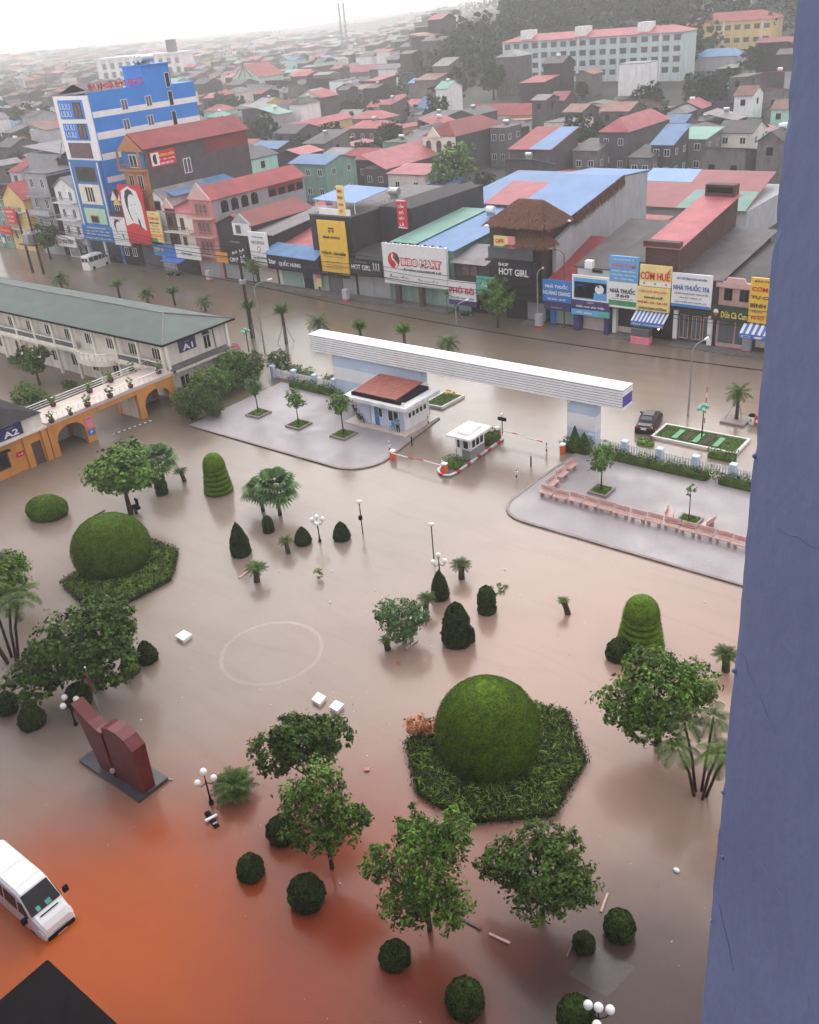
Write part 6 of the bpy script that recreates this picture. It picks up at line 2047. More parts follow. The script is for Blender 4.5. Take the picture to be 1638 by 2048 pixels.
# ------------------------------------------------------------------ building kit
def roof_part(parent, kind, x0, x1, y0, y1, H, rise, m, ov=.35, off=None, name='roof'):
    a, c, d, e = x0 - ov, x1 + ov, y0 - ov, y1 + ov
    mb_ = MB()
    t = .12
    if kind == 'flat':
        mb_.box(x0 - .1, x1 + .1, y0 - .1, y1 + .1, H, H + .18)
    elif kind == 'gable_y':      # ridge along y
        xm = (a + c) / 2
        mb_.slab([(a, d, H), (xm, d, H + rise), (xm, e, H + rise), (a, e, H)][::-1], t)
        mb_.slab([(xm, d, H + rise), (c, d, H), (c, e, H), (xm, e, H + rise)][::-1], t)
    elif kind == 'gable_x':
        ym = (d + e) / 2
        mb_.slab([(a, d, H), (c, d, H), (c, ym, H + rise), (a, ym, H + rise)], t)
        mb_.slab([(a, ym, H + rise), (c, ym, H + rise), (c, e, H), (a, e, H)], t)
    elif kind == 'hip':
        k = min((c - a), (e - d)) * .42
        if (c - a) >= (e - d):
            r0, r1 = (a + k, (d + e) / 2, H + rise), (c - k, (d + e) / 2, H + rise)
        else:
            r0, r1 = ((a + c) / 2, d + k, H + rise), ((a + c) / 2, e - k, H + rise)
        V = [(a, d, H), (c, d, H), (c, e, H), (a, e, H), r0, r1]
        if (c - a) >= (e - d):
            mb_.add(V, [(0, 1, 5, 4), (1, 2, 5), (2, 3, 4, 5), (3, 0, 4), (3, 2, 1, 0)])
        else:
            mb_.add(V, [(0, 1, 4), (1, 2, 5, 4), (2, 3, 5), (3, 0, 4, 5), (3, 2, 1, 0)])
    elif kind == 'shed_back':    # rises to the back
        mb_.slab([(a, d, H), (c, d, H), (c, e, H + rise), (a, e, H + rise)], t)
    elif kind == 'shed_front':
        mb_.slab([(a, d, H + rise), (c, d, H + rise), (c, e, H), (a, e, H)], t)
    elif kind == 'shed_left':
        mb_.slab([(a, d, H + rise), (c, d, H), (c, e, H), (a, e, H + rise)], t)
    return mb_.build(name, m, parent)


def wall_part(parent, kind, x0, x1, y0, y1, z0, H, rise, m):
    """box walls with gable or sloped top closed up to the roof"""
    mb_ = MB().box(x0, x1, y0, y1, z0, H)
    if kind == 'gable_y':
        for yy in (y0, y1 - .12):
            mb_.plate([(x0, H), (x1, H), ((x0 + x1) / 2, H + rise * .97)], yy + .12, .12)
    elif kind == 'gable_x':
        for xx in (x0, x1 - .12):
            mb_.xplate([(y0, H), (y1, H), ((y0 + y1) / 2, H + rise * .97)], xx, .12)
    elif kind == 'shed_back':
        for xx in (x0, x1 - .12):
            mb_.xplate([(y0, H), (y1, H), (y1, H + rise * .97)], xx, .12)
    elif kind == 'shed_front':
        for xx in (x0, x1 - .12):
            mb_.xplate([(y0, H), (y1, H), (y0, H + rise * .97)], xx, .12)
        mb_.box(x0, x1, y0, y0 + .12, H, H + rise * .95)
    return mb_.build('wall', m, parent)


RES = []     # footprints already built on


def building(name, x0, x1, y0, y1, H, label, wall='concrete', roof='flat', roofm='concrete', rise=1.6, z0=None, cat='building', group=None, front=None, side=None, ov=.35, glass='dark_glass', frame='white_paint'):
    z0 = terrain((x0 + x1) / 2, (y0 + y1) / 2) if z0 is None else z0
    t = thing(name, ((x0 + x1) / 2, y0, z0), label, cat, group)
    wall_part(t, roof, x0, x1, y0, y1, z0 - .6, z0 + H, rise, wall)
    roof_part(t, roof, x0, x1, y0, y1, z0 + H, rise, roofm, ov)
    if front:      # (columns, rows, window w, window h)
        c, r, ww, wh = front
        for i in range(c):
            for j in range(r):
                xm = x0 + (x1 - x0) * (i + .5) / c
                zm = z0 + H * (j + .55) / r
                win_y(t, xm - ww / 2, xm + ww / 2, zm - wh / 2, zm + wh / 2, y0, frame, glass, 2 if ww > .9 else 1, .1)
    if side:
        c, r, ww, wh = side
        for i in range(c):
            for j in range(r):
                ym = y0 + (y1 - y0) * (i + .5) / c
                zm = z0 + H * (j + .55) / r
                win_x(t, ym - ww / 2, ym + ww / 2, zm - wh / 2, zm + wh / 2, x1, frame, glass, 2 if ww > .9 else 1, .1)
    RES.append((x0 - 1, x1 + 1, y0 - 1, y1 + 1))
    return t


def tank(parent, x, y, z, r=.5, L=1.4, axis='x', m='steel'):
    d = (L / 2, 0) if axis == 'x' else (0, L / 2)
    tk = MB().tube([(x - d[0], y - d[1], z + r + .35), (x + d[0], y + d[1], z + r + .35)], r, 12).build('water_tank', m, parent)
    MB().box(x - .5, x + .5, y - .4, y + .4, z, z + .4).build('tank_stand', 'grey_metal', tk)


def shutter(parent, x0, x1, z0, z1, y, m, name='shutter'):
    MB().box(x0, x1, y - .06, y - .002, z0, z1).build(name, m, parent)


def balcony(parent, x0, x1, z, y, d, m='cream_trim', rail='grey_metal', solid=False):
    b_ = MB().box(x0, x1, y - d, y - .002, z - .18, z).build('balcony', m, parent)
    if solid:
        MB().box(x0, x1, y - d, y - d + .1, z, z + .85).build('parapet', m, b_)
    else:
        MB().box(x0, x1, y - d, y - d + .05, z + .82, z + .9).build('handrail', rail, b_)
        n_ = max(3, int((x1 - x0) / .35))
        mb_ = MB()
        for k in range(n_ + 1):
            xx = x0 + (x1 - x0 - .04) * k / n_
            mb_.box(xx, xx + .04, y - d + .005, y - d + .045, z, z + .82)
        mb_.build('balusters', rail, b_)
    return b_


def sign(x0, x1, z0, z1, y, m, lines, label, bands=(), polys=(), depth=.22, cat='sign', side=None):
    t = thing('shop_sign', ((x0 + x1) / 2, y, z0), label, cat)
    w, h_ = x1 - x0, z1 - z0
    MB().box(x0, x1, y, y + depth, z0, z1).build('panel', m, t)
    for a, c, d, e, mm in bands:
        MB().box(x0 + w * a, x0 + w * c, y - .012, y - .001, z0 + h_ * d, z0 + h_ * e).build('band', mm, t)
    for k, (pts_, mm) in enumerate(polys):
        MB().plate([(x0 + w * p, z0 + h_ * q) for p, q in pts_], y - .013 - .008 * k, .008).build('graphic', mm, t)
    for s_, fx__, fz__, fw__, fh__, ink, *bd in lines:
        text_on(t, s_, x0 + w * fx__, y - .075, z0 + h_ * fz__, w * fw__, h_ * fh__, ink, '-y', bd[0] if bd else .018)
    return t


def ell(cx__, cz__, rx, rz__, n=20, a0=0, a1=360):
    return [(cx__ + rx * math.cos(R(a0 + (a1 - a0) * k / n)), cz__ + rz__ * math.sin(R(a0 + (a1 - a0) * k / n))) for k in range(n + (0 if a1 - a0 == 360 else 1))]


# ------------------------------------------------------------------ the shop row, left to right
FY = 98.0
# small-balcony houses at the left edge
t = building('row_house', -189, -182.2, FY, 116, 9.0, 'dark green house at the left edge of the shop row', 'green_wall', 'flat', 'grey_roof', front=(2, 3, 1.2, 1.4))
t = building('row_house', -182.0, -174.6, FY, 114, 9.6, 'yellow-fronted gabled house with red sign at far left', 'yellow_wall', 'gable_y', 'red_roof', 3.0, front=(2, 2, 1.0, 1.6))
balcony(t, -181.8, -175, 4.4, FY, 1.0)
balcony(t, -181.8, -175, 7.6, FY, .8)
sign(-180.2, -176.6, 5.4, 8.3, 96.7, 's_red', [('KARAOKE', .5, .8, .7, .14, 'ink_white'), ('GIA ĐÌNH', .5, .5, .7, .14, 'ink_white'), ('0280', .5, .2, .6, .14, 'ink_yellow')], 'red sign with white rows on the yellow gabled house')
sign(-183.6, -179.6, 3.2, 4.8, 96.6, 's_red', [('LẨU NƯỚNG', .5, .5, .8, .3, 'ink_yellow')], 'lower red sign left of the poles')
t = building('row_house', -171.4, -164.4, FY, 106, 14.6, 'grey balconied house with dark blank side wall at left', 'light_grey_wall', 'flat', 'concrete', front=(2, 4, 1.1, 1.7))
MB().box(-164.39, -164.36, FY + .05, 105.9, -.2, 14.5).build('side_cladding', 'brown_wall', t)
for z in (4.2, 7.6, 11.0):
    balcony(t, -171.3, -164.5, z, FY, 1.2, 'light_grey_wall', 'grey_metal', z < 8)
MB().box(-164.8, -156.5, FY + .8, 106, -.6, 3.6).build('low_annex', 'dark_concrete', t)
t = building('row_house', -174.0, -163.2, 107, 126, 15.6, 'dark house with red roof and green gable frame behind the left row', 'dark_concrete', 'gable_y', 'red_roof', 2.0, front=(3, 4, 1.2, 1.5), side=(4, 4, 1.2, 1.4))
MB().tube([(-171.8, 106.4, 16.2), (-169.6, 106.4, 19.3), (-167.4, 106.4, 16.2)], .12, 6).build('gable_frame', 'mint_wall', t)
t = building('grey_block', -200, -184, 116, 134, 15.0, 'tall blank pale grey block at the left edge behind the row', 'light_grey_wall', 'shed_left', 'pale_roof', 1.5)
t = building('row_house', -162.6, -156.2, FY, 112, 12.4, 'narrow white house with balconies left of the blue clinic', 'white_wall', 'gable_y', 'pale_roof', 1.9, front=(2, 4, 1.0, 1.6))
for z in (4.0, 7.2, 10.2):
    balcony(t, -162.5, -156.3, z, FY, 1.1, 'white_wall')
shutter(t, -162.2, -159.5, 0.2, 2.4, FY, 'shutter_grey')
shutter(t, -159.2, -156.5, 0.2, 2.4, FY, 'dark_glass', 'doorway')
sign(-163.2, -157.2, 2.35, 4.35, 96.3, 's_white', [('VOLTEN', .58, .5, .6, .38, 'ink_black')], 'white sign with black name and small red emblem, left of the clinic', polys=[(ell(.16, .5, .07, .22), 'ink_red'), (ell(.16, .5, .04, .12), 's_white')])

# the blue clinic
cl = thing('blue_clinic', (-150.4, 98, 0), 'tall bright blue clinic with white bands and rooftop tanks', 'building')
RES.append((-156, -145, 97, 122))
MB().box(-155.2, -145.6, FY, 121, -.6, 27.8).build('wall', 'bright_blue_wall', cl)
MB().box(-155.4, -145.4, FY - .25, FY - .002, 17.7, 27.9).build('front_frame', 'white_paint', cl)
MB().box(-154.2, -147.0, FY - .33, FY - .252, 24.3, 27.3).build('front_panel', 'bright_blue_wall', cl)
MB().box(-154.2, -147.0, FY - .33, FY - .252, 20.9, 23.6).build('front_panel', 'bright_blue_wall', cl)
MB().box(-154.0, -147.4, FY - .33, FY - .252, 18.0, 20.5).build('curtain_window', 'curtain', cl)
for z in (24.5, 21.2):
    win_y(cl, -149.8, -147.6, z, z + 2.4, FY - .33, 'brown_wall', 'curtain', 2, .12)
    for r_0 in range(2):
        for c_0 in range(3):
            xx = -153.7 + c_0 * 1.05
            zz = z + .2 + r_0 * 1.15
            MB().box(xx, xx + .8, FY - .40, FY - .331, zz, zz + .09).box(xx, xx + .09, FY - .40, FY - .331, zz, zz + .9).box(xx + .71, xx + .8, FY - .40, FY - .331, zz, zz + .9).build('relief_ornament', 'white_paint', cl)
fp_ = MB().box(-155.0, -145.8, FY - .6, FY - .002, 4.9, 17.69).build('lower_front', 'mid_blue_wall', cl)
for x in (-154.6, -146.4):
    MB().box(x, x + .25, FY - .75, FY - .603, 5.2, 17.4).build('light_strip', 'white_paint', cl)
MB().box(-153.2, -147.4, FY - .66, FY - .601, 14.2, 16.6).build('arched_window_wall', 'brown_wall', cl)
MB().plate([(-150.3 + 2.0 * math.cos(R(a)), 14.25 + 1.9 * math.sin(R(a))) for a in range(0, 181, 15)], FY - .661, .04).build('arched_window', 'dark_glass', cl)
MB().box(-153.4, -147.2, FY - .68, FY - .601, 10.3, 13.7).build('window_wall', 'cream_trim', cl)
win_y(cl, -151.6, -149.0, 10.6, 13.4, FY - .68, 'cream_trim', 'dark_glass', 3, .1)
MB().box(-153.4, -147.2, FY - .68, FY - .601, 6.9, 9.6).build('window_wall', 'light_green_wall', cl)
win_y(cl, -151.8, -149.4, 7.0, 8.4, FY - .68, 'grey_metal', 'dark_glass', 1, .1)
for z, hh in ((24.35, .95), (20.9, 1.15), (17.6, 1.05), (13.9, .95)):
    MB().box(-145.598, -145.57, FY + .3, 120.95, z, z + hh).build('white_band', 'white_paint', cl)
for y, z in ((105.0, 25.7), (110.2, 25.7), (104.6, 22.6), (109.8, 22.6), (110, 19.2)):
    win_x(cl, y - .65, y + .65, z - .85, z + .85, -145.6, 'white_paint', 'grey_glass', 2, .1)
for z in (28.6, 25.6, 22.3, 19.4):
    win_x(cl, 114.6, 115.6, z - 1.2, z + 1.2, -145.56, 'white_paint', 'dark_glass', 1, .1)
MB().box(-151.0, -145.58, 110.0, 115.9, 27.8, 31.2).build('stair_tower', 'bright_blue_wall', cl)
MB().box(-151.2, -145.4, 109.8, 116.1, 31.2, 31.4).build('tower_slab', 'bright_blue_wall', cl)
MB().box(-145.9, -145.6, FY, 109.9, 27.8, 28.3).build('parapet', 'bright_blue_wall', cl)
for k in range(3):
    tank(cl, -149.5 + k * 1.2, 112.5, 31.4, .6, 2.6, 'y', 'white_paint' if k == 0 else 'steel')
MB().slab([(-155.3, 99, 28.2), (-150.4, 99, 29.6), (-150.4, 106, 29.6), (-155.3, 106, 28.2)][::-1], .1).slab([(-150.4, 99, 29.6), (-146, 99, 28.2), (-146, 106, 28.2), (-150.4, 106, 29.6)][::-1], .1).build('rooflet', 'grey_roof', cl)
ds = thing('rooftop_letters', (-146, 103, 28.3), 'big red rooftop letters of the clinic name', 'sign')
text_on(ds, 'ĐA KHOA BẢO NGỌC', -145.75, 104.4, 29.05, 11.6, 1.6, 'ink_red', '+x', .03)
for y in np.arange(99.2, 110, 2.1):
    MB().tube([(-145.85, y, 28.25), (-145.85, y, 29.6)], .05, 5).build('bracket', 'black_metal', ds)
sign(-155.2, -145.7, 4.0, 6.6, 97.1, 's_blue', [('PHÒNG KHÁM ĐA KHOA', .5, .86, .6, .12, 'ink_white'), ('NỘI - NGOẠI - SẢN - NHI', .5, .62, .75, .12, 'ink_white'), ('SIÊU ÂM - X QUANG', .5, .42, .75, .12, 'ink_white'), ('THỰC HIỆN BẢO HIỂM', .5, .14, .85, .14, 'ink_white')], 'broad blue clinic sign with white lines above its entrance')
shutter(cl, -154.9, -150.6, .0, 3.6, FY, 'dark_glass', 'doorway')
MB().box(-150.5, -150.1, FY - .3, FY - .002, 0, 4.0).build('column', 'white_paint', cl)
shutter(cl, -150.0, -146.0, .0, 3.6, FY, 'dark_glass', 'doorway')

# gabled brown house with portrait poster
t = building('row_house', -145.3, -140.7, FY, 110, 11.6, 'narrow brown house with three small cream gables', 'brown_wall', 'gable_y', 'red_roof', 1.6, front=(2, 3, 1.2, 1.5))
for x in (-144.9, -142.9):
    MB().plate([(x, 11.2), (x + 1.8, 11.2), (x + .9, 12.7)], FY - .2, .25).build('gable', 'cream_trim', t)
MB().plate([(-144.2, 10.5), (-142.0, 10.5), (-143.1, 11.8)], FY - .45, .2).build('gable', 'yellow_wall', t)
for z in (8.8, 5.6):
    balcony(t, -145.2, -140.8, z, FY, 1.2, 'wood', 'wood')
shutter(t, -145.0, -141, 0, 2.9, FY, 'dark_glass', 'doorway')


def portrait(x0, x1, z0, z1, y, label, red):
    """flat printed salon poster: simple drawn head with long dark hair"""
    head = [(.30, .60), (.34, .74), (.44, .82), (.56, .80), (.66, .72), (.70, .62), (.68, .52), (.62, .45), (.55, .42), (.48, .44), (.40, .50), (.33, .55)]
    hair = [(.22, .80), (.30, .90), (.44, .94), (.58, .90), (.64, .82), (.54, .85), (.44, .84), (.36, .78), (.32, .68), (.30, .56), (.36, .44), (.42, .38), (.34, .42), (.26, .54), (.21, .68)]
    tail = [(.64, .46), (.70, .40), (.72, .30), (.68, .24), (.66, .32), (.62, .38)]
    polys = []
    if red:
        polys.append(([(.06, .30), (.04, .70), (.12, .90), (.45, .98), (.78, .90), (.90, .66), (.90, .24), (.62, .34), (.40, .36)], 's_white'))
    polys += [(hair, 'ink_black'), (head, 's_white'), (tail, 'ink_black'), ([(.42, .66), (.48, .675), (.48, .66)], 'ink_black'), ([(.58, .68), (.65, .69), (.64, .675)], 'ink_black'), ([(.56, .53), (.63, .54), (.60, .515)], 'ink_red' if red else 'ink_grey'), ([(.55, .60), (.57, .575), (.59, .58)], 'ink_grey')]
    return sign(x0, x1, z0, z1, y, 's_red' if red else 's_white', [] if red else [('SALON', .5, .95, .55, .05, 'ink_pink')], label, polys=polys)


portrait(-145.1, -140.7, 3.8, 8.6, 96.6, 'white salon poster with a drawn woman portrait', False)
portrait(-140.5, -134.2, 4.5, 14.2, 96.4, 'tall red salon poster with a large drawn woman portrait', True)
# orange-fronted tall house
t = building('orange_house', -139.6, -133.5, FY, 121, 19.4, 'tall house with orange gabled front and dark grey side wall', 'purple_grey_wall', 'gable_y', 'red_roof', 2.4, front=None)
MB().box(-139.7, -133.4, FY - .15, FY - .002, 9.5, 16.4).build('front_wall', 'dull_orange_wall', t)
win_y(t, -138.6, -137.3, 13.2, 15.6, FY - .15, 'cream_trim', 'dark_glass', 2, .1)
win_y(t, -136.2, -134.9, 13.2, 15.6, FY - .15, 'cream_trim', 'dark_glass', 2, .1)
balcony(t, -139.8, -133.3, 16.5, FY, 1.3, 'dull_orange_wall', 'dull_orange_wall')
MB().box(-139.4, -133.7, FY - .06, FY - .002, 16.6, 19.2).build('loggia', 'mid_blue_wall', t)
win_y(t, -137.6, -135.6, 16.7, 18.8, FY - .07, 'white_paint', 'dark_glass', 2, .1)
MB().plate([(-139.9, 19.3), (-133.2, 19.3), (-136.55, 21.8)], FY - .36, .3).build('gable', 'dull_orange_wall', t)
for x in (-139.5, -133.9):
    MB().box(x, x + .3, FY - 1.2, FY - .9, 16.5, 19.4).build('column', 'dull_orange_wall', t)
win_x(t, 105.6, 107.2, 14.6, 17.0, -133.5, 'white_paint', 'grey_glass', 2, .12)
MB().box(-133.49, -133.44, 111, 120.8, 17.2, 19.3).build('side_glazing', 'red_roof', t)
MB().slab([(-133.4, 99.5, 13.2), (-129.6, 99.5, 12.2), (-129.6, 114, 12.2), (-133.4, 114, 13.2)][::-1], .1).build('lean_to_roof', 'blue_roof', t)
ws = board_x('wall_sign', -133.38, 98.9, 104.2, 16.6, 19.0, 's_red', [('HƯƠNG HIỀN', .62, .74, .66, .24, 'ink_yellow'), ('CẮT - UỐN - NHUỘM', .62, .42, .66, .14, 'ink_white'), ('0280.3855.278', .62, .16, .5, .14, 'ink_white')], 'red wall sign with small portrait on dark side wall')
MB().box(-133.315, -133.3, 99.1, 100.7, 16.8, 18.8).build('portrait_panel', 's_white', ws)
MB().xplate([(99.9 + .5 * math.cos(R(a)), 17.8 + .8 * math.sin(R(a))) for a in range(60, 301, 20)], -133.299, .01).build('graphic', 'ink_black', ws)
t = building('row_house', -134.3, -131.1, FY, 108, 12.0, 'very narrow white house above the yellow rice sign', 'white_wall', 'gable_y', 'pale_roof', 1.4, z0=0)
win_y(t, -133.7, -131.7, 10.0, 11.6, FY, 'grey_metal', 'dark_glass', 1)
shutter(t, -134.2, -131.2, 0, 3.0, FY, 'shutter_grey')
sign(-134.2, -131.0, 5.1, 10.1, 96.6, 's_pale_yellow', [('QUÁN', .5, .93, .4, .05, 'ink_grey'), ('CƠM GÀ', .5, .79, .85, .11, 'ink_red'), ('BÌNH DÂN', .5, .64, .75, .07, 'ink_black'), ('Phở - Bún', .5, .54, .5, .05, 'ink_grey'), ('Miến - Mì', .5, .44, .7, .05, 'ink_grey'), ('Cơm rang', .5, .34, .7, .05, 'ink_red')], 'tall yellow rice shop sign right of the red portrait poster', bands=((0, 1, .16, .26, 's_orange'), (0, .5, 0, .12, 's_green')))
t = building('row_house', -130.9, -124.2, FY, 112, 10.0, 'brown and cream house with balconies below a pink roof', 'cream_wall', 'shed_back', 'pink_roof', 2.4, front=None, z0=0)
MB().box(-130.9, -128.4, FY - .1, FY - .002, 3.2, 10.8).build('brown_bay', 'brown_wall', t)
MB().plate([(-131.2, 10.6), (-128.2, 10.6), (-129.7, 12.2)], FY - .2, .3).build('gable', 'pale_pink_wall', t)
for z in (4.0, 7.0):
    win_y(t, -127.6, -126.4, z + .1, z + 2.2, FY, 'cream_trim', 'brown_wall', 1)
    win_y(t, -130.5, -129.2, z + .1, z + 2.2, FY - .1, 'wood', 'dark_glass', 2)
    balcony(t, -130.8, -124.3, z, FY, 1.2, 'cream_trim', 'wood')
sign(-134.1, -128.2, 2.9, 4.7, 96.4, 's_blue', [('CƠM GÀ', .3, .6, .4, .35, 'ink_yellow')], 'blue and yellow fascia sign under the yellow rice sign')
MB().slab([(-130.9, 94.8, 2.5), (-125.9, 94.8, 2.5), (-125.9, 97.9, 3.1), (-130.9, 97.9, 3.1)], .06).build('awning', 'awning_blue', t)
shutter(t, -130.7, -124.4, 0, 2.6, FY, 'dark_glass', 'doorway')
sign(-128.0, -121.8, 2.95, 5.1, 96.3, 's_white', [('Trần Hạnh', .45, .42, .45, .2, 'ink_black')], 'white box sign with small dark name before the pink house')
t = building('pink_house', -124.0, -118.6, FY, 119, 12.3, 'pink four-storey house with long grey side wall and arched openings', 'light_grey_wall', 'gable_y', 'red_roof', 1.9, z0=0)
MB().box(-124.1, -118.5, FY - .2, FY - .002, -.4, 12.3).build('front_wall', 'pink_wall', t)
MB().plate([(-124.2, 12.3), (-118.4, 12.3), (-121.3, 14.9)], FY - .25, .25).build('gable', 'pale_pink_wall', t)
for z in (3.7, 6.7, 9.6):
    win_y(t, -122.9, -119.7, z + .1, z + 2.2, FY - .2, 'pink_wall', 'curtain', 3, .1)
    balcony(t, -124.0, -118.6, z, FY - .2, 1.1, 'pale_pink_wall', 'pink_wall')
for k, y in enumerate((100.4, 102.6, 104.8, 107.0)):
    MB().xplate([(y - .75, 10.0), (y + .75, 10.0), (y + .75, 11.3)] + [(y + .75 * math.cos(R(a)), 11.3 + .55 * math.sin(R(a))) for a in range(20, 161, 20)] + [(y - .75, 11.3)], -118.6, .05).build('arched_opening', 'dark_glass', t)
MB().box(-118.595, -118.55, 110.2, 118.5, 10.4, 12.2).build('loggia', 'red_roof', t)
for y in (110.4, 112.6, 114.8, 117.0):
    MB().box(-118.549, -118.5, y, y + 1.5, 10.5, 11.6).build('loggia_opening', 'dark_glass', t)
shutter(t, -123.6, -119, 0, 2.5, FY - .2, 'shutter_grey')
t = building('row_house', -118.3, -110.6, FY, 112, 8.8, 'dark shop house with red roof and little white gabled front', 'dark_concrete', 'gable_y', 'red_roof', 1.5, z0=0)
MB().box(-114.3, -110.5, FY - .4, FY - .002, 7.3, 9.2).build('white_front', 'white_wall', t)
MB().plate([(-114.4, 9.2), (-110.4, 9.2), (-112.4, 10.6)], FY - .1, .35).build('gable', 'light_grey_wall', t)
win_y(t, -113.6, -112.4, 7.6, 8.9, FY - .4, 'grey_metal', 'grey_glass', 1)
shutter(t, -118, -111, .1, 2.6, FY, 'shutter_grey')
sign(-118.2, -115.4, 3.0, 4.6, 96.5, 's_orange', [('TRÀ SỮA', .5, .55, .7, .3, 'ink_yellow')], 'small orange box sign beside the black fashion sign')
sign(-115.3, -110.7, 2.9, 7.0, 96.5, 's_black', [('THỜI TRANG', .5, .9, .5, .09, 'ink_grey'), ('ĐẸP', .6, .48, .5, .14, 'ink_grey'), ('CITYGIRL', .5, .2, .8, .17, 'ink_white')], 'black fashion shop sign with grey and white lettering')
t = building('row_house', -110.4, -105.9, FY, 113, 7.8, 'dark shop house behind the tall white sign', 'dark_concrete', 'shed_back', 'pale_roof', 1.2, z0=0)
shutter(t, -110.2, -106.1, .3, 2.8, FY, 'shutter_cream')
sign(-110.0, -105.9, 3.2, 8.3, 96.7, 's_white', [('Thời trang', .5, .86, .6, .06, 'ink_grey'), ('SKY STYLE', .5, .70, .7, .09, 'ink_grey'), ('MẶC ĐẸP MỖI NGÀY', .55, .24, .8, .07, 'ink_black'), ('sang trọng', .5, .12, .5, .05, 'ink_grey')], 'tall white sign with grey ring emblem left of the dark blue shop', polys=[(ell(.5, .5, .1, .08), 'ink_grey'), (ell(.5, .5, .07, .055), 's_white')])
t = building('shop', -105.7, -97.6, FY, 112, 5.6, 'low shop with blue sheet awning and black fascia', 'cream_wall', 'shed_back', 'pink_roof', 2.5, z0=0)
MB().slab([(-106.2, 96.0, 5.4), (-95.6, 96.0, 5.2), (-95.6, 98.6, 6.4), (-106.2, 98.6, 6.6)], .08).build('awning', 'blue_roof', t)
shutter(t, -105.0, -100.6, .2, 2.9, FY, 'shutter_green')
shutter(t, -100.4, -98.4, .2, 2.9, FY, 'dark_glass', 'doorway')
sign(-106.0, -98.4, 3.1, 5.3, 96.2, 's_navy', [('Star', .16, .55, .2, .35, 'ink_white'), ('QUỐC HƯNG', .64, .5, .6, .45, 'ink_white')], 'black fascia sign with white script and capitals under a blue awning')
sign(-98.3, -95.1, 3.1, 5.1, 96.25, 's_navy', [], 'plain dark fascia continuing the black sign to the yellow one')
t = building('row_house', -97.5, -89.6, FY, 121, 11.2, 'dark blank-walled building behind the big yellow dental sign', 'dark_concrete', 'flat', 'concrete', z0=0)
MB().slab([(-97.5, 99, 13.2), (-89.4, 99, 13.0), (-89.4, 107, 13.6), (-97.5, 107, 13.8)], .08).build('canopy', 'pale_blue_roof', t)
for x, y in ((-97.2, 99.4), (-89.8, 99.4), (-89.8, 106.5), (-97.2, 106.5)):
    MB().tube([(x, y, 11.2), (x, y, 13.2)], .06, 6).build('canopy_post', 'white_paint', t)
MB().box(-95.6, -89.8, 98.1, 98.4, 10.2, 12.2).build('white_parapet', 'white_paint', t)
tank(t, -92, 111, 11.4, .55, 1.8)
shutter(t, -97.3, -95.2, .2, 3, FY, 'shutter_green')
shutter(t, -94.9, -92.6, .2, 3, FY, 'grey_glass', 'doorway')
shutter(t, -92.4, -89.8, .2, 3, FY, 'shutter_grey')
sign(-94.9, -89.6, 3.5, 10.9, 96.6, 's_yellow', [('NHA KHOA', .5, .69, .62, .05, 'ink_black'), ('TUẤN KỲ - GIA KHIÊM', .5, .40, .88, .085, 'ink_black'), ('Răng sứ - Implant', .5, .32, .7, .028, 'ink_grey'), ('Niềng răng thẩm mỹ', .5, .22, .6, .03, 'ink_grey'), ('Tẩy trắng răng', .5, .16, .6, .03, 'ink_grey'), ('Nhổ răng không đau', .5, .10, .6, .03, 'ink_grey')],
     'tall yellow dental sign with black tooth emblem', bands=((0, .48, -.08, -.02, 'ink_black'), (.52, 1, -.08, -.02, 'ink_black')),
     polys=[([(.40, .86), (.44, .88), (.5, .865), (.56, .88), (.60, .86), (.60, .81), (.56, .755), (.545, .80), (.5, .815), (.455, .80), (.44, .755), (.40, .81)], 'ink_black'), ([(.43, .85), (.5, .84), (.57, .85), (.57, .81), (.5, .83), (.43, .81)], 's_yellow')])
sign(-91.7, -90.4, 11.0, 15.4, 98.0, 's_pale_yellow', [('NHA', .5, .85, .6, .1, 'ink_red'), ('KHOA', .5, .65, .7, .1, 'ink_red'), ('TUẤN', .5, .45, .7, .1, 'ink_red'), ('KỲ', .5, .25, .5, .1, 'ink_red')], 'slim upright white and yellow sign above the dental sign')
t = building('shop', -89.4, -83.2, FY, 122, 6.2, 'low shop with black fascia under a tall dark wall', 'green_wall', 'shed_back', 'grey_roof', 2.0, z0=0)
MB().box(-89.3, -83.3, 104, 122, 6.2, 11.6).build('rear_block', 'dark_concrete', t)
shutter(t, -89.2, -86.4, .3, 3.2, FY, 'shutter_grey')
shutter(t, -86.2, -83.4, .3, 3.2, FY, 'shutter_grey')
sign(-89.2, -83.4, 3.8, 6.0, 96.5, 's_black', [('SHOP THỜI TRANG', .36, .82, .4, .09, 'ink_grey'), ('HOT GIRL', .36, .48, .62, .32, 'ink_white')], 'black sign with white HOT GIRL lettering and white figures, left one', bands=((.05, .9, .08, .2, 'brown_wall'),),
     polys=[([(x, .3), (x + .03, .62), (x + .01, .72), (x + .035, .86), (x + .06, .72), (x + .045, .6), (x + .08, .3), (x + .05, .48)], 's_white') for x in (.72, .80, .88)])
sign(-83.9, -82.3, 9.4, 13.2, 101.5, 's_red', [('CẦM', .5, .8, .6, .14, 'ink_white'), ('ĐỒ', .5, .58, .5, .14, 'ink_white'), ('GIẶT', .5, .36, .6, .14, 'ink_white'), ('LÀ', .5, .15, .5, .14, 'ink_white')], 'small upright red sign with white words standing above the baby shop', bands=((0, 1, .96, 1, 's_white'), (0, 1, 0, .04, 's_white')))
t = building('shop', -83.1, -72.1, FY, 116, 8.0, 'shop behind the great white baby store billboard', 'green_wall', 'shed_back', 'pale_blue_roof', 1.2, z0=0)
MB().slab([(-83.2, 98.6, 8.25), (-78.6, 98.6, 8.25), (-78.6, 116.3, 9.4), (-83.2, 116.3, 9.4)], .02).build('green_roof_strip', 'green_roof', t)
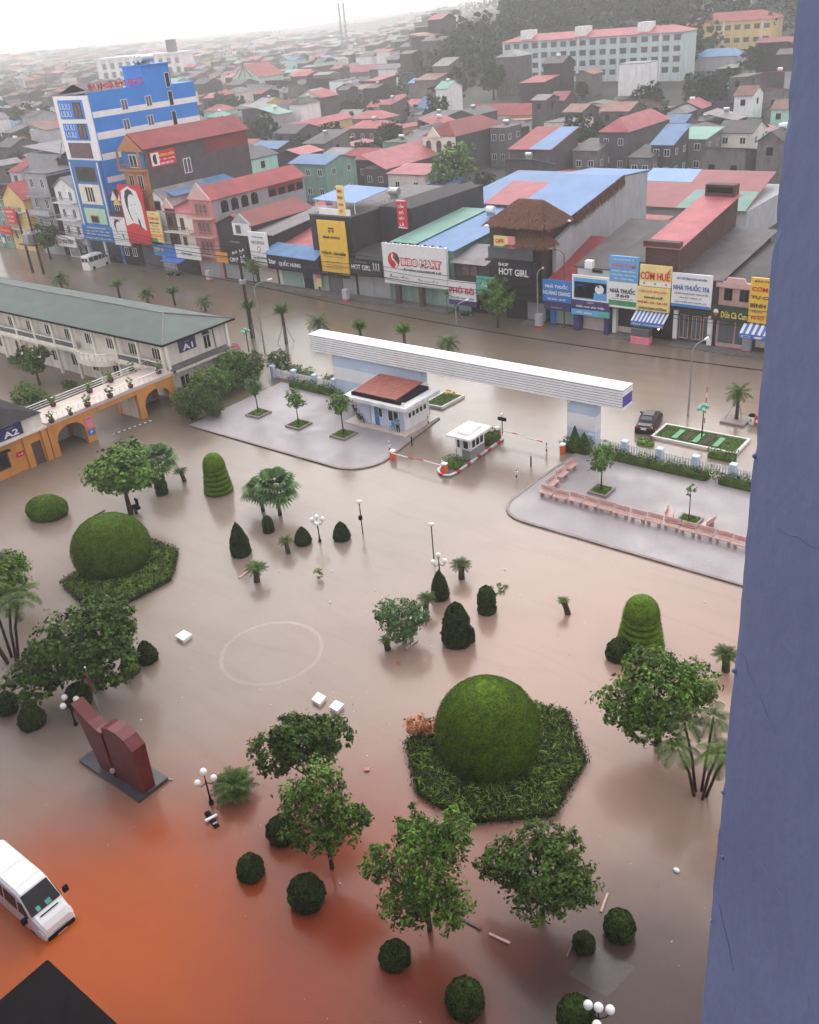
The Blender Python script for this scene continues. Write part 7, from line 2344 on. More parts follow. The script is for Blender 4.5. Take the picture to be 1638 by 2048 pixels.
tank(t, -76.0, 113, 9.2, .5, 1.2, 'x', 'white_paint')
for x0, x1 in ((-82.4, -79.6), (-78.4, -76.0), (-75, -72.4)):
    shutter(t, x0, x1, .5, 3.2, FY, 'shutter_green')
for x in (-81.0, -76.9):
    MB().box(x - .35, x + .35, 96.6, 97.2, -.2, 3.4).build('column', 'brown_wall', t)
mart = sign(-83.0, -72.2, 3.1, 8.55, 96.5, 's_white', [('HỆ THỐNG CỬA HÀNG MẸ & BÉ', .62, .40, .60, .07, 'ink_black'), ('BIBO MART', .615, .585, .632, .215, 'ink_red', .075), ('BIBO MART', .615, .585, .60, .150, 'ink_white', .012), ('Phụ kiện - Sữa bột', .25, .18, .3, .04, 'ink_grey'), ('Đồ dùng cho bé', .72, .16, .3, .04, 'ink_grey')],
            'great white billboard with red and white BIBO MART lettering', polys=[(ell(.18, .60, .095, .20), 's_red'), ([(.20, .80), (.24, .76), (.27, .68), (.275, .58), (.25, .50), (.23, .56), (.19, .62), (.21, .70)], 'brown_wall'), ([(.155, .78), (.18, .72), (.165, .66), (.20, .60), (.245, .50), (.22, .43), (.19, .41), (.215, .50), (.20, .56), (.16, .60), (.14, .68)], 's_white'),
                                                                                   ([(.10, .20), (.13, .20), (.12, .25)], 'ink_black'), ([(.30, .19), (.325, .19), (.32, .24)], 'ink_black'), ([(.55, .17), (.57, .17), (.575, .22)], 'ink_black'), ([(.78, .15), (.80, .15), (.795, .2)], 'ink_black')], depth=.5)
for o_ in [c for c in bpy.data.objects if c.parent is mart and c.name.startswith('lettering')]:
    if o_.data.materials[0].name == 'ink_white':
        o_.location.y -= .02
for k in range(9):
    x = -82.5 + k * 1.25
    MB().tube([(x, 96.7, 8.55), (x, 95.9, 8.9)], .04, 5).box(x - .14, x + .14, 95.75, 95.95, 8.82, 8.98).build('floodlight', 'black_metal', mart)
t = building('shop', -71.9, -66.4, FY, 112, 6.6, 'narrow shop with dark lean-to roof and red beef noodle sign', 'purple_grey_wall', 'shed_back', 'grey_roof', 1.0, z0=0)
MB().slab([(-72, 97.0, 6.7), (-66.4, 97.0, 6.7), (-66.4, 103, 7.8), (-72, 103, 7.8)], .05).build('polycarbonate_roof', 'pale_roof', t)
shutter(t, -71.6, -69.6, .1, 1.9, FY, 'shutter_green')
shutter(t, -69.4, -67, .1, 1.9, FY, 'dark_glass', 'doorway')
win_y(t, -70.8, -68.2, 4.8, 6.3, FY, 'brown_wall', 'curtain', 2)
sign(-72.1, -67.7, 2.0, 4.5, 96.5, 's_white', [('PHỞ BÒ', .5, .55, .9, .4, 'ink_red'), ('BÚN CHẢ - BÁNH CUỐN', .5, .15, .85, .14, 'ink_grey')], 'white sign with big red PHỞ BÒ lettering', bands=((0, 1, -.28, -.02, 's_purple'),))
sign(-67.6, -64.3, 3.0, 5.4, 96.6, 's_teal', [('TRÀ ĐÁ', .5, .6, .6, .25, 'ink_white')], 'teal banner half hidden by the dark street tree')

# thatch-roofed bar with long grey side wall
t = thing('thatched_bar', (-61, 98, 0), 'tall bar with shaggy thatched roofs and long grey side wall', 'building')
RES.append((-67, -57, 97, 126))
MB().box(-66.2, -58.6, FY, 107, -.6, 11.6).build('wall', 'brown_wall', t)
mb = MB()
mb.xplate([(99.4, -.6), (124.5, -.6), (124.5, 13.8), (116.8, 14.4), (107.3, 11.9), (99.4, 9.9)], -58.0, .5)
mb.build('side_wall', 'light_grey_wall', t)
MB().box(-66.1, -58.0, 124.2, 124.5, -.6, 13.8).build('back_wall', 'light_grey_wall', t)
MB().slab([(-66.4, 103, 12.2), (-57.4, 103, 12.2), (-57.4, 116.8, 14.6), (-66.4, 116.8, 14.6)], .1).slab([(-66.4, 116.8, 14.6), (-57.4, 116.8, 14.6), (-57.4, 125, 14.0), (-66.4, 125, 14.0)], .1).build('sheet_roof', 'pale_blue_roof', t)


def thatch(parent, x0, x1, y0, y1, z0, z1, n, name='thatched_roof'):
    """hipped thatch: shaggy straw leaves over a core"""
    k = .3
    rx0, rx1, ry = x0 + (x1 - x0) * k, x1 - (x1 - x0) * k, y0 + (y1 - y0) * .62
    core = MB().add([(x0, y0, z0), (x1, y0, z0), (x1, y1, z0), (x0, y1, z0), (rx0, ry, z1), (rx1, ry, z1)], [(0, 1, 5, 4), (1, 2, 5), (2, 3, 4, 5), (3, 0, 4), (3, 2, 1, 0)])
    qs = []
    for tri, wt in (((0, 1, 5), .3), ((0, 5, 4), .2), ((1, 2, 5), .25), ((3, 0, 4), .15), ((2, 3, 4), .1)):
        m_ = int(n * wt)
        u, v = RNG.random(m_), RNG.random(m_)
        f_ = u + v > 1
        u[f_], v[f_] = 1 - u[f_], 1 - v[f_]
        A_, B_, C_ = [np.array(core.v[i]) for i in tri]
        P_ = A_ + u[:, None] * (B_ - A_) + v[:, None] * (C_ - A_)
        nn = np.cross(B_ - A_, C_ - A_)
        nn /= np.linalg.norm(nn)
        dn = np.array([0, 0, -1]) - nn * (-nn[2])
        dn /= np.linalg.norm(dn) + 1e-9
        sd_ = np.cross(nn, dn)
        L_ = RNG.uniform(.4, .8, (m_, 1))
        sp = RNG.normal(0, .25, (m_, 1))
        d_ = dn * L_ + sd_ * sp * L_ + nn * .06
        w_ = sd_ * .05
        P0 = P_ + nn * .04
        qs.append(np.stack([P0 - w_, P0 + w_, P0 + d_ + w_ * .4, P0 + d_ - w_ * .4], 1))
    o_ = root_loc(parent)
    V = np.concatenate(qs) - np.array(o_)
    cv = np.array(core.v) - np.array(o_)
    return link(name, quads_mesh(V, 'thatch', (cv, core.f)), parent)


thatch(t, -65.9, -57.2, 96.2, 102.9, 12.1, 14.5, 4400)
thatch(t, -62.6, -57.0, 95.9, 99.0, 9.9, 11.6, 1500)
mb = []
for y in np.arange(103.6, 117, .12):
    z = 12.0 + (y - 103.5) * .185
    for _ in range(5):
        a = np.array([-57.35 + rnd.uniform(-.1, .25), y + rnd.uniform(-.1, .1), z + rnd.uniform(-.1, .25)])
        d_ = np.array([rnd.uniform(.0, .25), rnd.uniform(-.12, .12), -rnd.uniform(.7, 1.5)])
        w_ = np.array([0, .06, 0])
        mb.append([a - w_, a + w_, a + d_ + w_ * .5, a + d_ - w_ * .5])
link('thatch_fringe', quads_mesh(np.array(mb) - np.array(root_loc(t)), 'thatch'), t)
MB().box(-66.0, -58.8, 96.4, FY - .002, 7.6, 7.8).build('balcony', 'dark_concrete', t)
MB().box(-65.5, -59.0, 96.45, 96.5, 8.0, 9.4).build('glass_rail', 'grey_glass', t)
sign(-64.2, -61.2, 9.5, 10.9, 95.85, 's_pale_yellow', [('CAFE', .3, .6, .4, .35, 'ink_red')], 'small yellow and pink banner under the thatch', bands=((.68, 1, 0, 1, 's_pink'), (0, .68, 0, .15, 's_green')))
MB().box(-64.4, -58.7, 96.7, FY - .002, 3.0, 7.6).build('black_front', 's_black', t)
sign(-64.2, -59.3, 5.2, 7.7, 96.4, 's_black', [('SHOP', .2, .85, .3, .16, 'ink_white'), ('HOT GIRL', .5, .5, .88, .34, 'ink_white')], 'black sign with white HOT GIRL lettering under the thatched roof', depth=.25)
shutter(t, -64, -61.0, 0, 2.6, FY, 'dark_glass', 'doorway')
shutter(t, -60.8, -58.2, .2, 2.4, FY, 'shutter_grey')
for z, y in ((12.0, 95.6), (11.8, 101.6)):
    MB().lathe([(.05, z), (.3, z + .03), (.28, z + .15), (.04, z + .25)], -65.0 if y < 97 else -57.0, y, 10).build('lamp', 'white_paint', t)

t = building('shop', -57.4, -53.9, FY, 108, 5.6, 'narrow pharmacy with blue sign against the grey wall', 'brown_wall', 'shed_back', 'red_roof', 3.0, z0=0)
shutter(t, -57.0, -54.2, .2, 2.6, FY, 'shutter_green')
MB().box(-57.3, -56.6, 97.6, 97.9, .2, 2.4).build('side_banner', 's_blue', t)
sign(-57.7, -53.75, 3.0, 6.0, 96.5, 's_blue', [('NHÀ THUỐC', .5, .78, .8, .2, 'ink_white'), ('HOÀNG GIANG', .5, .5, .95, .2, 'ink_white'), ('Bán buôn - bán lẻ', .5, .24, .6, .08, 'ink_white')], 'blue pharmacy sign reading NHÀ THUỐC HOÀNG GIANG', bands=((0, 1, .0, .12, 's_dark_blue'),))
sign(-57.6, -53.9, 2.3, 2.95, 96.55, 's_purple', [('PHARMACY', .5, .5, .4, .4, 'ink_grey')], 'low purple fascia below the blue pharmacy sign')
t = building('shop', -53.7, -48.9, FY, 112, 7.6, 'shop with grey sheet roof behind the jewellery billboard', 'white_wall', 'shed_back', 'grey_roof', 2.6, z0=0)
MB().bbox(-52.4, -51.4, 97.2, 97.9, 7.6, 8.5, .05).build('air_conditioner', 'white_paint', t)
win_y(t, -51.8, -50.4, 6.9, 7.4, FY, 'grey_metal', 'dark_glass', 1)
MB().box(-53.6, -52.9, 96.8, FY - .002, 0, 3.0).build('pilaster', 's_purple', t)
MB().box(-49.5, -48.95, 96.8, FY - .002, 0, 3.0).build('pilaster', 's_purple', t)
shutter(t, -52.8, -49.6, .1, 2.6, FY, 'shutter_cream')
sign(-53.6, -48.75, 4.0, 6.95, 96.4, 's_white', [('3 BƯỚC', .22, .62, .3, .1, 'ink_blue')], 'billboard with pale blue sky picture and white frame', bands=((.05, .95, .06, .90, 's_light_blue'), (.07, .93, .36, .75, 's_white'), (.07, .6, .10, .36, 's_teal')), polys=[(ell(.75, .5, .12, .18), 's_white'), (ell(.72, .62, .03, .06), 'ink_blue')])
sign(-53.6, -48.6, 2.9, 4.0, 96.35, 's_purple', [('Giấc mơ sữa Việt', .5, .35, .75, .3, 'ink_white')], 'purple fascia with white slogan under the sky billboard', polys=[(ell(.5, .8, .1, .12), 'ink_grey')])
sign(-53.6, -48.6, 2.2, 2.88, 96.3, 's_light_blue', [('sữa sạch', .35, .5, .4, .5, 'ink_white')], 'light blue strip under the purple slogan fascia', bands=((.75, 1, 0, 1, 's_teal'),))
t = building('shop', -48.7, -45.2, FY, 112, 8.8, 'narrow pharmacy behind stacked blue and white signs', 'purple_grey_wall', 'shed_back', 'grey_roof', 1.5, z0=0)
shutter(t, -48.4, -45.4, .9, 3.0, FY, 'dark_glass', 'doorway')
shutter(t, -48.4, -45.4, .2, .9, FY, 'shutter_cream', 'step_panel')
MB().box(-48.65, -48.2, 97.3, 97.9, .2, 3.2).build('side_banner', 's_white', t)
sign(-48.7, -45.15, 6.7, 9.6, 96.4, 's_light_blue', [('NHA KHOA QUỐC TẾ', .5, .88, .7, .1, 'ink_white'), ('BẢO NAM', .5, .66, .8, .2, 'ink_pink'), ('Khám chữa bệnh', .5, .42, .8, .08, 'ink_white'), ('Trồng răng - Niềng răng', .5, .27, .85, .08, 'ink_white'), ('Tẩy trắng răng', .5, .12, .7, .08, 'ink_white')], 'light blue sign with pink BẢO NAM name above the white pharmacy sign')
sign(-48.72, -45.2, 3.65, 6.65, 96.35, 's_white', [('NHÀ THUỐC', .5, .70, .9, .25, 'ink_black'), ('360', .5, .48, .5, .11, 'ink_black'), ('Chuyên bán lẻ thuốc', .5, .36, .8, .05, 'ink_grey')], 'white sign reading NHÀ THUỐC 360 with green strip', bands=((0, 1, .08, .28, 's_green'),))
t = building('row_house', -45.1, -41.2, FY, 115, 10.6, 'dark brown house with long red sloping roof above the rice sign', 'brown_wall', 'shed_back', 'pink_roof', 2.6, z0=0)
MB().box(-45.3, -41.0, 97.7, 98.6, 10.6, 11.2).build('parapet', 'brown_wall', t)
MB().box(-45.0, -41.3, 114, 115.4, 10.6, 14.4).build('penthouse', 'brown_wall', t)
win_y(t, -44.7, -41.6, 13.5, 14.1, 114, 'black_metal', 'dark_glass', 3)
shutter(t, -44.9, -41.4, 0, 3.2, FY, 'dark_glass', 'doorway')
sign(-44.95, -41.2, 6.5, 8.9, 96.4, 's_pale_yellow', [('CƠM HUẾ', .5, .60, .95, .55, 'ink_red')], 'upper yellow sign with big red CƠM HUẾ lettering', bands=((0, 1, .04, .22, 's_white'),), polys=[(ell(.15, .14, .03, .06), 's_green'), (ell(.5, .14, .04, .06), 's_teal'), (ell(.85, .14, .04, .06), 's_pink')])
sign(-45.2, -41.2, 3.7, 6.45, 96.3, 's_pale_yellow', [('CƠM HUẾ BÌNH DÂN', .5, .85, .85, .14, 'ink_pink'), ('BÚN BÒ HUẾ', .52, .60, .55, .14, 'ink_black'), ('PHỞ BÒ - GÀ - TIM CẬT', .5, .37, .9, .14, 'ink_red'), ('CHÁO DINH DƯỠNG', .5, .13, .85, .14, 'ink_black')], 'lower yellow menu sign in four lines under CƠM HUẾ')


def striped_awning(x0, x1, y0, y1, z0, z1, label, n, text=None):
    t_ = thing('striped_awning', ((x0 + x1) / 2, y0, z0), label, 'awning')
    for k in range(n):
        a, c = x0 + (x1 - x0) * k / n, x0 + (x1 - x0) * (k + 1) / n
        MB().slab([(a, y0, z0), (c, y0, z0), (c, y1, z1), (a, y1, z1)], .03).build('stripe', 'awning_blue' if k % 2 else 's_white', t_)
    MB().box(x0, x1, y0 - .03, y0 - .002, z0 - .55, z0 - .02).build('valance', 'awning_blue', t_)
    if text:
        text_on(t_, text, (x0 + x1) / 2, y0 - .08, z0 - .28, (x1 - x0) * .92, .3, 'ink_white')
    return t_


striped_awning(-45.3, -41.3, 95.2, 96.6, 2.75, 3.55, 'blue and white striped awning over the food stall', 17, 'CƠM HUẾ - CHÁO DINH DƯỠNG')
lamp_m = emit('lit_lamp', (1.0, 0.85, 0.6), 6.0)
MB().sphere((-42.4, 96.4, 1.5), .1, 8, 6)
bl = tag(MB().sphere((-42.3, 96.2, 1.75), .09, 10, 6).tube([(-42.3, 96.2, 1.84), (-42.3, 96.2, 2.6)], .012, 4).build('hanging_bulb', 'lit_lamp'), 'small lit bulb hanging in the rice shop doorway', 'lamp')
bl2 = tag(MB().sphere((-71.5, 121.5, 6.4), .28, 10, 6).tube([(-71.5, 121.5, 6.6), (-71.5, 121.5, 7.0)], .05, 4).build('flood_lamp', 'lit_lamp'), 'bright lit lamp under the eave of big blue shed', 'lamp')
t = building('shop', -41.1, -36.4, FY, 114, 7.6, 'pharmacy with sloping grey roof behind the white 356 sign', 'purple_grey_wall', 'shed_back', 'grey_roof', 1.8, z0=0, ov=.6)
for x0 in (-40.6, -39.1, -37.8):
    w = win_y(t, x0, x0 + 1.1, .5, 3.2, FY, 'pale_pink_wall', 'grey_glass', 2, .12)
MB().box(-37.0, -36.5, 97.2, 97.5, .3, 3.6).build('side_banner', 's_white', t)
MB().box(-40.95, -40.5, 97.0, 97.3, .6, 3.9).build('side_banner', 's_white', t)
text_on(t, '356', -36.75, 97.1, 1.4, .42, .4, 'ink_blue')
sign(-41.05, -36.5, 4.65, 8.35, 96.3, 's_white', [('SỞ Y TẾ TỈNH THÁI NGUYÊN', .5, .87, .75, .09, 'ink_blue'), ('NHÀ THUỐC 356', .5, .62, .9, .22, 'ink_blue'), ('CHUYÊN BÁN LẺ THUỐC THÀNH PHẨM', .5, .42, .85, .07, 'ink_grey'), ('MỸ PHẨM - THIẾT BỊ Y TẾ', .5, .29, .55, .07, 'ink_grey'), ('NHÀ THUỐC ĐẠT CHUẨN GPP', .5, .16, .8, .07, 'ink_grey')], 'white pharmacy sign with blue NHÀ THUỐC 356', bands=((0, 1, 0, .08, 's_blue'),))
t = building('shop', -36.3, -32.4, FY, 112, 7.2, 'pale pink shop house behind the dark green coconut sign', 'pale_pink_wall', 'shed_back', 'grey_roof', 1.4, z0=0)
MB().box(-36.5, -32.2, 97.5, FY - .002, 6.9, 7.5).build('cornice', 'pale_pink_wall', t)
MB().plate([(-35.6, 7.5), (-33.2, 7.5), (-33.5, 8.0), (-35.3, 8.0)], 97.8, .25).build('crest', 'pale_pink_wall', t)
win_y(t, -35.7, -34.8, 5.4, 6.7, FY, 'brown_wall', 'dark_glass', 2)
win_y(t, -34.0, -33.0, 5.4, 6.7, FY, 'brown_wall', 'dark_glass', 2)
for x0 in (-36.0, -34.1):
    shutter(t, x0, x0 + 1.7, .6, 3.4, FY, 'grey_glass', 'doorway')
sign(-36.35, -32.35, 3.6, 5.25, 96.4, 's_dark_green', [('Dừa Cà Cun', .62, .45, .7, .45, 'ink_yellow')], 'dark green sign with yellow script', polys=[(ell(.12, .55, .07, .2), 's_white'), ([(.05, .5), (.19, .5), (.12, .25)], 's_red')])
t = building('shop', -32.2, -25.5, FY, 112, 7.0, 'shop at the pier with yellow rice sign', 'brown_wall', 'shed_back', 'grey_roof', 1.4, z0=0)
shutter(t, -31.8, -29.5, .6, 3.0, FY, 'shutter_cream')
sign(-32.4, -28.2, 3.8, 8.6, 96.4, 's_yellow', [('BẢO NGỌC', .4, .93, .6, .06, 'ink_black'), ('CƠM SUẤT', .5, .78, .9, .15, 'ink_red'), ('TỰ CHỌN', .45, .57, .8, .10, 'ink_black'), ('BÌNH DÂN', .45, .40, .8, .11, 'ink_black'), ('Miến - Bún', .4, .26, .6, .06, 'ink_grey'), ('PHỞ BÒ', .4, .12, .6, .09, 'ink_red')], 'yellow rice shop sign cut off by the pier')
striped_awning(-32.7, -28.6, 95.2, 96.6, 2.9, 3.7, 'blue and white striped awning nearest the pier', 13, 'CƠM')
# step plinths at the waterline
for x0, x1, z in ((-110, -95.2, .25), (-95, -83.4, .28), (-83.2, -72, .3), (-60.9, -58.1, .12), (-48.6, -45.2, .12), (-41, -30, .15)):
    tag(MB().box(x0, x1, 95.9, 97.9, -.5, z).build('shop_step', 'concrete'), {-110: 'pale step before the dark blue fascia shop', -95: 'pale step before the dental shop', -83.2: 'pale step before the baby store', -60.9: 'short pale step at the thatched bar', -48.6: 'short pale step at the white pharmacy sign', -41: 'long pale step before the 356 pharmacy'}[x0], 'step')

# ------------------------------------------------------------------ the town behind
bsh = thing('blue_shed', (-82, 125, 0), 'big shed with blue and pink sheet roof behind the thatched bar', 'shed')
RES.append((-98, -68, 116, 158))
MB().box(-92, -71.5, 121.6, 150, -.4, 6.2).build('wall', 'light_grey_wall', bsh)
RB = [(-93.0, 120.6, 6.6), (-71.0, 120.6, 6.6), (-71.0, 133, 7.9), (-93.0, 133, 7.9)]
MB().slab([(-93, 120.6, 6.5), (-71, 120.6, 6.5), (-71, 128, 7.2), (-93, 128, 7.2)], .08).build('roof', 'pale_blue_roof', bsh)
MB().slab([(-93.2, 127.4, 7.6), (-70.8, 127.4, 7.6), (-70.8, 148, 9.2), (-93.2, 148, 9.2)], .08).build('roof', 'pale_blue_roof', bsh)
MB().slab([(-87.0, 127.38, 7.62), (-78.0, 127.38, 7.62), (-82.0, 141, 8.7), (-90.0, 141, 8.7)], .02).build('roof_patch', 'pink_roof', bsh)
tank(bsh, -75.5, 141, 9.0, .5, 1.6)

ls = thing('long_shed', (-60, 148, 0), 'long shed with pink, blue and green roof sheets', 'shed')
RES.append((-80, -46, 130, 172))
MB().box(-68, -50, 144, 166, -.4, 5.0).build('wall', 'light_grey_wall', ls)
x0, x1 = -70.5, -50.0
MB().slab([(x0, 143, 5.2), (x1, 143, 5.2), (x1 - 3, 165, 7.2), (x0 - 4.5, 165, 7.2)], .08).build('roof', 'pink_roof', ls)
MB().slab([(x0 - 3.6, 157, 6.50), (-64.5, 157, 6.50), (-66, 165.1, 7.24), (x0 - 4.6, 165.1, 7.24)], .02).build('roof_patch', 'pale_blue_roof', ls)
MB().slab([(-61.0, 142.95, 5.22), (x1 + .05, 142.95, 5.22), (x1 - 1.6, 153, 6.14), (-62.0, 153, 6.14)], .02).build('roof_patch', 'green_roof', ls)
MB().slab([(-72.5, 133, 4.0), (-60, 133, 4.0), (-60, 140, 4.6), (-73, 140, 4.6)], .06).build('lower_roof', 'pink_roof', ls)
MB().slab([(-72.5, 132.9, 4.02), (-68, 132.9, 4.02), (-68.4, 140, 4.62), (-73, 140, 4.62)], .02).build('roof_patch', 'pale_blue_roof', ls)

LOW = []     # strips before the known houses where only low sheds stand


def mid(fp, H, label, **kw):
    x0, x1, y0, y1 = fp
    if y1 - y0 < 5:
        y1 = y0 + 8
    LOW.append((x0 - 2, x1 + 11, y0 - 17, y0 + 1))
    return building(kw.pop('name', 'house'), x0, x1, y0, y1, H, label, cat='house', z0=kw.pop('z0', .25), **kw)


t = mid((-144.1, -134.6, 186.5, 207.6), 9, 'yellow villa with dark red roof and arched brown windows', wall='purple_grey_wall', roof='hip', roofm='red_roof', rise=2.8)
x0, x1, y0 = (-144.1, -134.6, 186.5)
MB().box(x0 - .05, x1 + .02, y0 - .2, y0 - .002, -.4, 9.2).build('front_wall', 'cream_trim', t)
MB().plate([(x0 + 1.5, 9.1), (x0 + 5.6, 9.1), (x0 + 3.55, 11.4)], y0 - .5, .3).build('gable', 'cream_trim', t)
for j, z in enumerate((1.2, 5.4)):
    for k in range(3):
        xm = x0 + (x1 - x0) * (.18 + .32 * k)
        win_y(t, xm - .7, xm + .7, z, z + 2.3, y0 - .2, 'wood', 'brown_wall', 2, .12, arch=True)
balcony(t, x0 + 3.2, x0 + 6.6, 4.9, y0 - .2, .9, 'cream_trim')
t = mid((-101.5, -94.7, 194.5, 215.6), 9, 'dark grey house with bright pink hip roof and white rooftop tank', wall='purple_grey_wall', roof='hip', roofm='pink_roof', rise=2.6, front=(2, 2, 1.2, 1.4))
t = mid((-117.5, -107.1, 183.1, 195.1), 7, 'brown-grey house with red roof half covered by blue sheet', wall='purple_grey_wall', roof='shed_back', roofm='red_roof', rise=3.0, front=(2, 1, 1.6, 1.6))
bx0, bx1, by0, by1 = (-117.5, -107.1, 183.1, 195.1)
MB().slab([(bx0 + 5.0, by0 - .3, 7.30), (bx1 + .2, by0 - .3, 7.30), (bx1 + .2, by1, 10.3), (bx0 + 6.0, by1, 10.3)], .02).build('roof_sheet', 'pale_blue_roof', t)
t = mid((-414.2, -393.4, 371.3, 389.3), 11, 'mint green house with tall red timbered gable', wall='mint_wall', roof='gable_y', roofm='red_roof', rise=6.5, front=(2, 3, 1.6, 1.8))
gx0, gx1, gy0 = (-414.2, -393.4, 371.3)
for a in (.25, .5, .75):
    MB().tube([((gx0 + gx1) / 2, gy0 - .3, 17.0), (gx0 + (gx1 - gx0) * a, gy0 - .3, 11.3)], .25, 4).build('gable_timber', 'red_paint', t)
t = mid((-398.4, -382.6, 371.9, 379.9), 6, 'mint annex with red lean-to roof beside the timbered gable', wall='mint_wall', roof='shed_back', roofm='red_roof', rise=2)
t = mid((-305.9, -292.5, 310.0, 318.0), 7, 'pale green cottage with white windows and grey gable roof', wall='light_green_wall', roof='gable_y', roofm='pale_roof', rise=2.6, front=(3, 2, 1.8, 1.8))
t = mid((-582.0, -562.1, 503.1, 515.1), 9, 'grey concrete house frame with balcony beside the blue clinic roof', wall='concrete', roof='flat', roofm='concrete', front=(3, 3, 2.2, 1.8))
t = mid((-321.7, -310.9, 269.8, 278.8), 6, 'white house with pink hip roof just right of the clinic', wall='mint_wall', roof='hip', roofm='pink_roof', rise=2.2, front=(3, 1, 1.8, 1.8))
t = mid((-441.5, -375.7, 470.1, 481.1), 5, 'very long building under a pink roof, far behind', wall='purple_grey_wall', roof='gable_x', roofm='pink_roof', rise=3.5)
yx = (-232.32, 225.08)
t = mid((yx[0], yx[0] + 5.0, yx[1], yx[1] + 30), 5, 'long pink roof running back from small yellow gable front', wall='yellow_wall', roof='gable_y', roofm='pink_roof', rise=1.8, front=(2, 1, 1.0, 1.4))
MID = [((-206.6, -191.1, 229.4, 237.4), 5, 'grey house with wide pink hip roof, nearer of two', 'purple_grey_wall', 'hip', 'pink_roof', 1.8), ((-217.3, -204.0, 243.8, 251.8), 6, 'grey house with pink hip roof, farther of two', 'concrete', 'hip', 'pink_roof', 2),
       ((-209.2, -198.1, 190.2, 199.2), 5, 'low house with bright blue sheet roof beside dark trees', 'purple_grey_wall', 'gable_x', 'blue_roof', 1.4), ((-156.1, -145.3, 152.8, 162.8), 8, 'green-walled house with blue roof behind the pink house', 'green_wall', 'gable_x', 'blue_roof', 1.3),
       ((-159.3, -145.3, 170.9, 179.9), 6, 'dark house with wide red hip roof behind the dental sign', 'dark_concrete', 'hip', 'red_roof', 2), ((-135.1, -124.9, 161.4, 168.4), 5, 'low cream house with pink roof before the yellow villa', 'cream_wall', 'shed_back', 'pink_roof', 1),
       ((-146, -139.5, 166, 190), 5, 'steep pink-roofed house left of the yellow villa', 'purple_grey_wall', 'shed_left', 'pink_roof', 3), ((-246.6, -220.7, 285.6, 294.6), 5, 'long pink-roofed house with white skylights', 'light_grey_wall', 'gable_x', 'pink_roof', 2),
       ((-210.8, -197.8, 269.6, 280.6), 6, 'grey house with big blue gable roof', 'light_grey_wall', 'gable_x', 'blue_roof', 3.2), ((-180.0, -157.2, 258.2, 268.2), 5, 'yellow-walled house with long dark red roof', 'yellow_wall', 'gable_x', 'red_roof', 2.8),
       ((-133.8, -129.2, 199.8, 206.8), 9, 'slim grey house with planted balcony beside the villa', 'concrete', 'flat', 'concrete', 1), ((-199.5, -183.3, 308.8, 318.8), 7, 'dark house with yellow gable and red roof', 'dark_concrete', 'gable_x', 'red_roof', 2.5),
       ((-340.3, -299.7, 428.7, 442.7), 6, 'cream house under a big bright red roof, far right of centre', 'yellow_wall', 'gable_x', 'red_roof', 5), ((-249.9, -235.6, 346.4, 354.4), 5, 'red-roofed house in front of the wooded slope, nearer', 'purple_grey_wall', 'gable_x', 'red_roof', 2.2),
       ((-258.2, -243.8, 373.3, 381.3), 5, 'red-roofed house in front of the wooded slope, farther', 'purple_grey_wall', 'gable_x', 'red_roof', 2.2), ((-87.8, -83.1, 191.4, 199.4), 7, 'grey house with steep blue roof right of the pink hip roof', 'purple_grey_wall', 'shed_back', 'blue_roof', 3),
       ((-86.4, -79.5, 199.7, 208.7), 7, 'grey unplastered house with green lean-to roof', 'concrete', 'shed_back', 'green_roof', 1.2), ((-80.6, -72.9, 208.6, 217.6), 7, 'cream house with orange ground floor and grey roof', 'cream_wall', 'gable_x', 'grey_roof', 2),
       ((-141.9, -129.9, 278.6, 287.6), 5, 'dark house with twin grey gables', 'dark_concrete', 'gable_x', 'grey_roof', 2.2), ((-136.3, -123.6, 293.9, 302.9), 4, 'low dark house with grey roof before the bushy trees', 'brown_wall', 'gable_x', 'grey_roof', 1.5),
       ((-123.6, -105.5, 296.9, 308.9), 7, 'large dark brown house with green roof edge', 'brown_wall', 'flat', 'green_roof', 1), ((-67.9, -62.4, 201.7, 210.7), 8, 'turquoise house cut by the pier', 'turquoise_wall', 'flat', 'concrete', 1),
       ((-105.0, -99.1, 189.0, 197.0), 6, 'grey shed left of the pink hip roof', 'concrete', 'shed_back', 'grey_roof', 1.4), ((-91.1, -86.3, 188.1, 196.1), 5, 'grey shed right of the pink hip roof', 'concrete', 'shed_back', 'grey_roof', 1.4),
       ((-194.8, -182.3, 336.9, 345.9), 5, 'house with pale green roof before the long white block', 'brown_wall', 'gable_x', 'green_roof', 1.8), ((-165, -158, 196, 206), 6, 'pale teal house with roof terrace', 'green_wall', 'flat', 'concrete', 1)]
for fp_, H_, lb, wl2, rf2, rm2, rs in MID:
    w_ = fp_[1] - fp_[0]
    t = mid(fp_, H_, lb, wall=wl2, roof=rf2, roofm=rm2, rise=rs, front=(max(2, int(w_ / 3.5)), max(1, int(H_ / 3.2)), 1.3, 1.4), side=(2, max(1, int(H_ / 3.2)), 1.2, 1.3))
    if 'orange ground' in lb:
        MB().box(fp_[0] - .05, fp_[1] + .05, fp_[2] - 1.2, fp_[2] - .12, -.3, 3.4).build('ground_floor', 'yellow_wall', t)
        shutter(t, fp_[0] + 2.6, fp_[0] + 5.4, 0, 2.9, fp_[2] - 1.2, 'black_metal', 'gate')
    if rf2 == 'flat' or 'hip roof, nearer' in lb:
        tank(t, (fp_[0] + fp_[1]) / 2, fp_[2] + 4, H_ + (.2 if rf2 == 'flat' else 1.6) + .2, .5, 1.6)


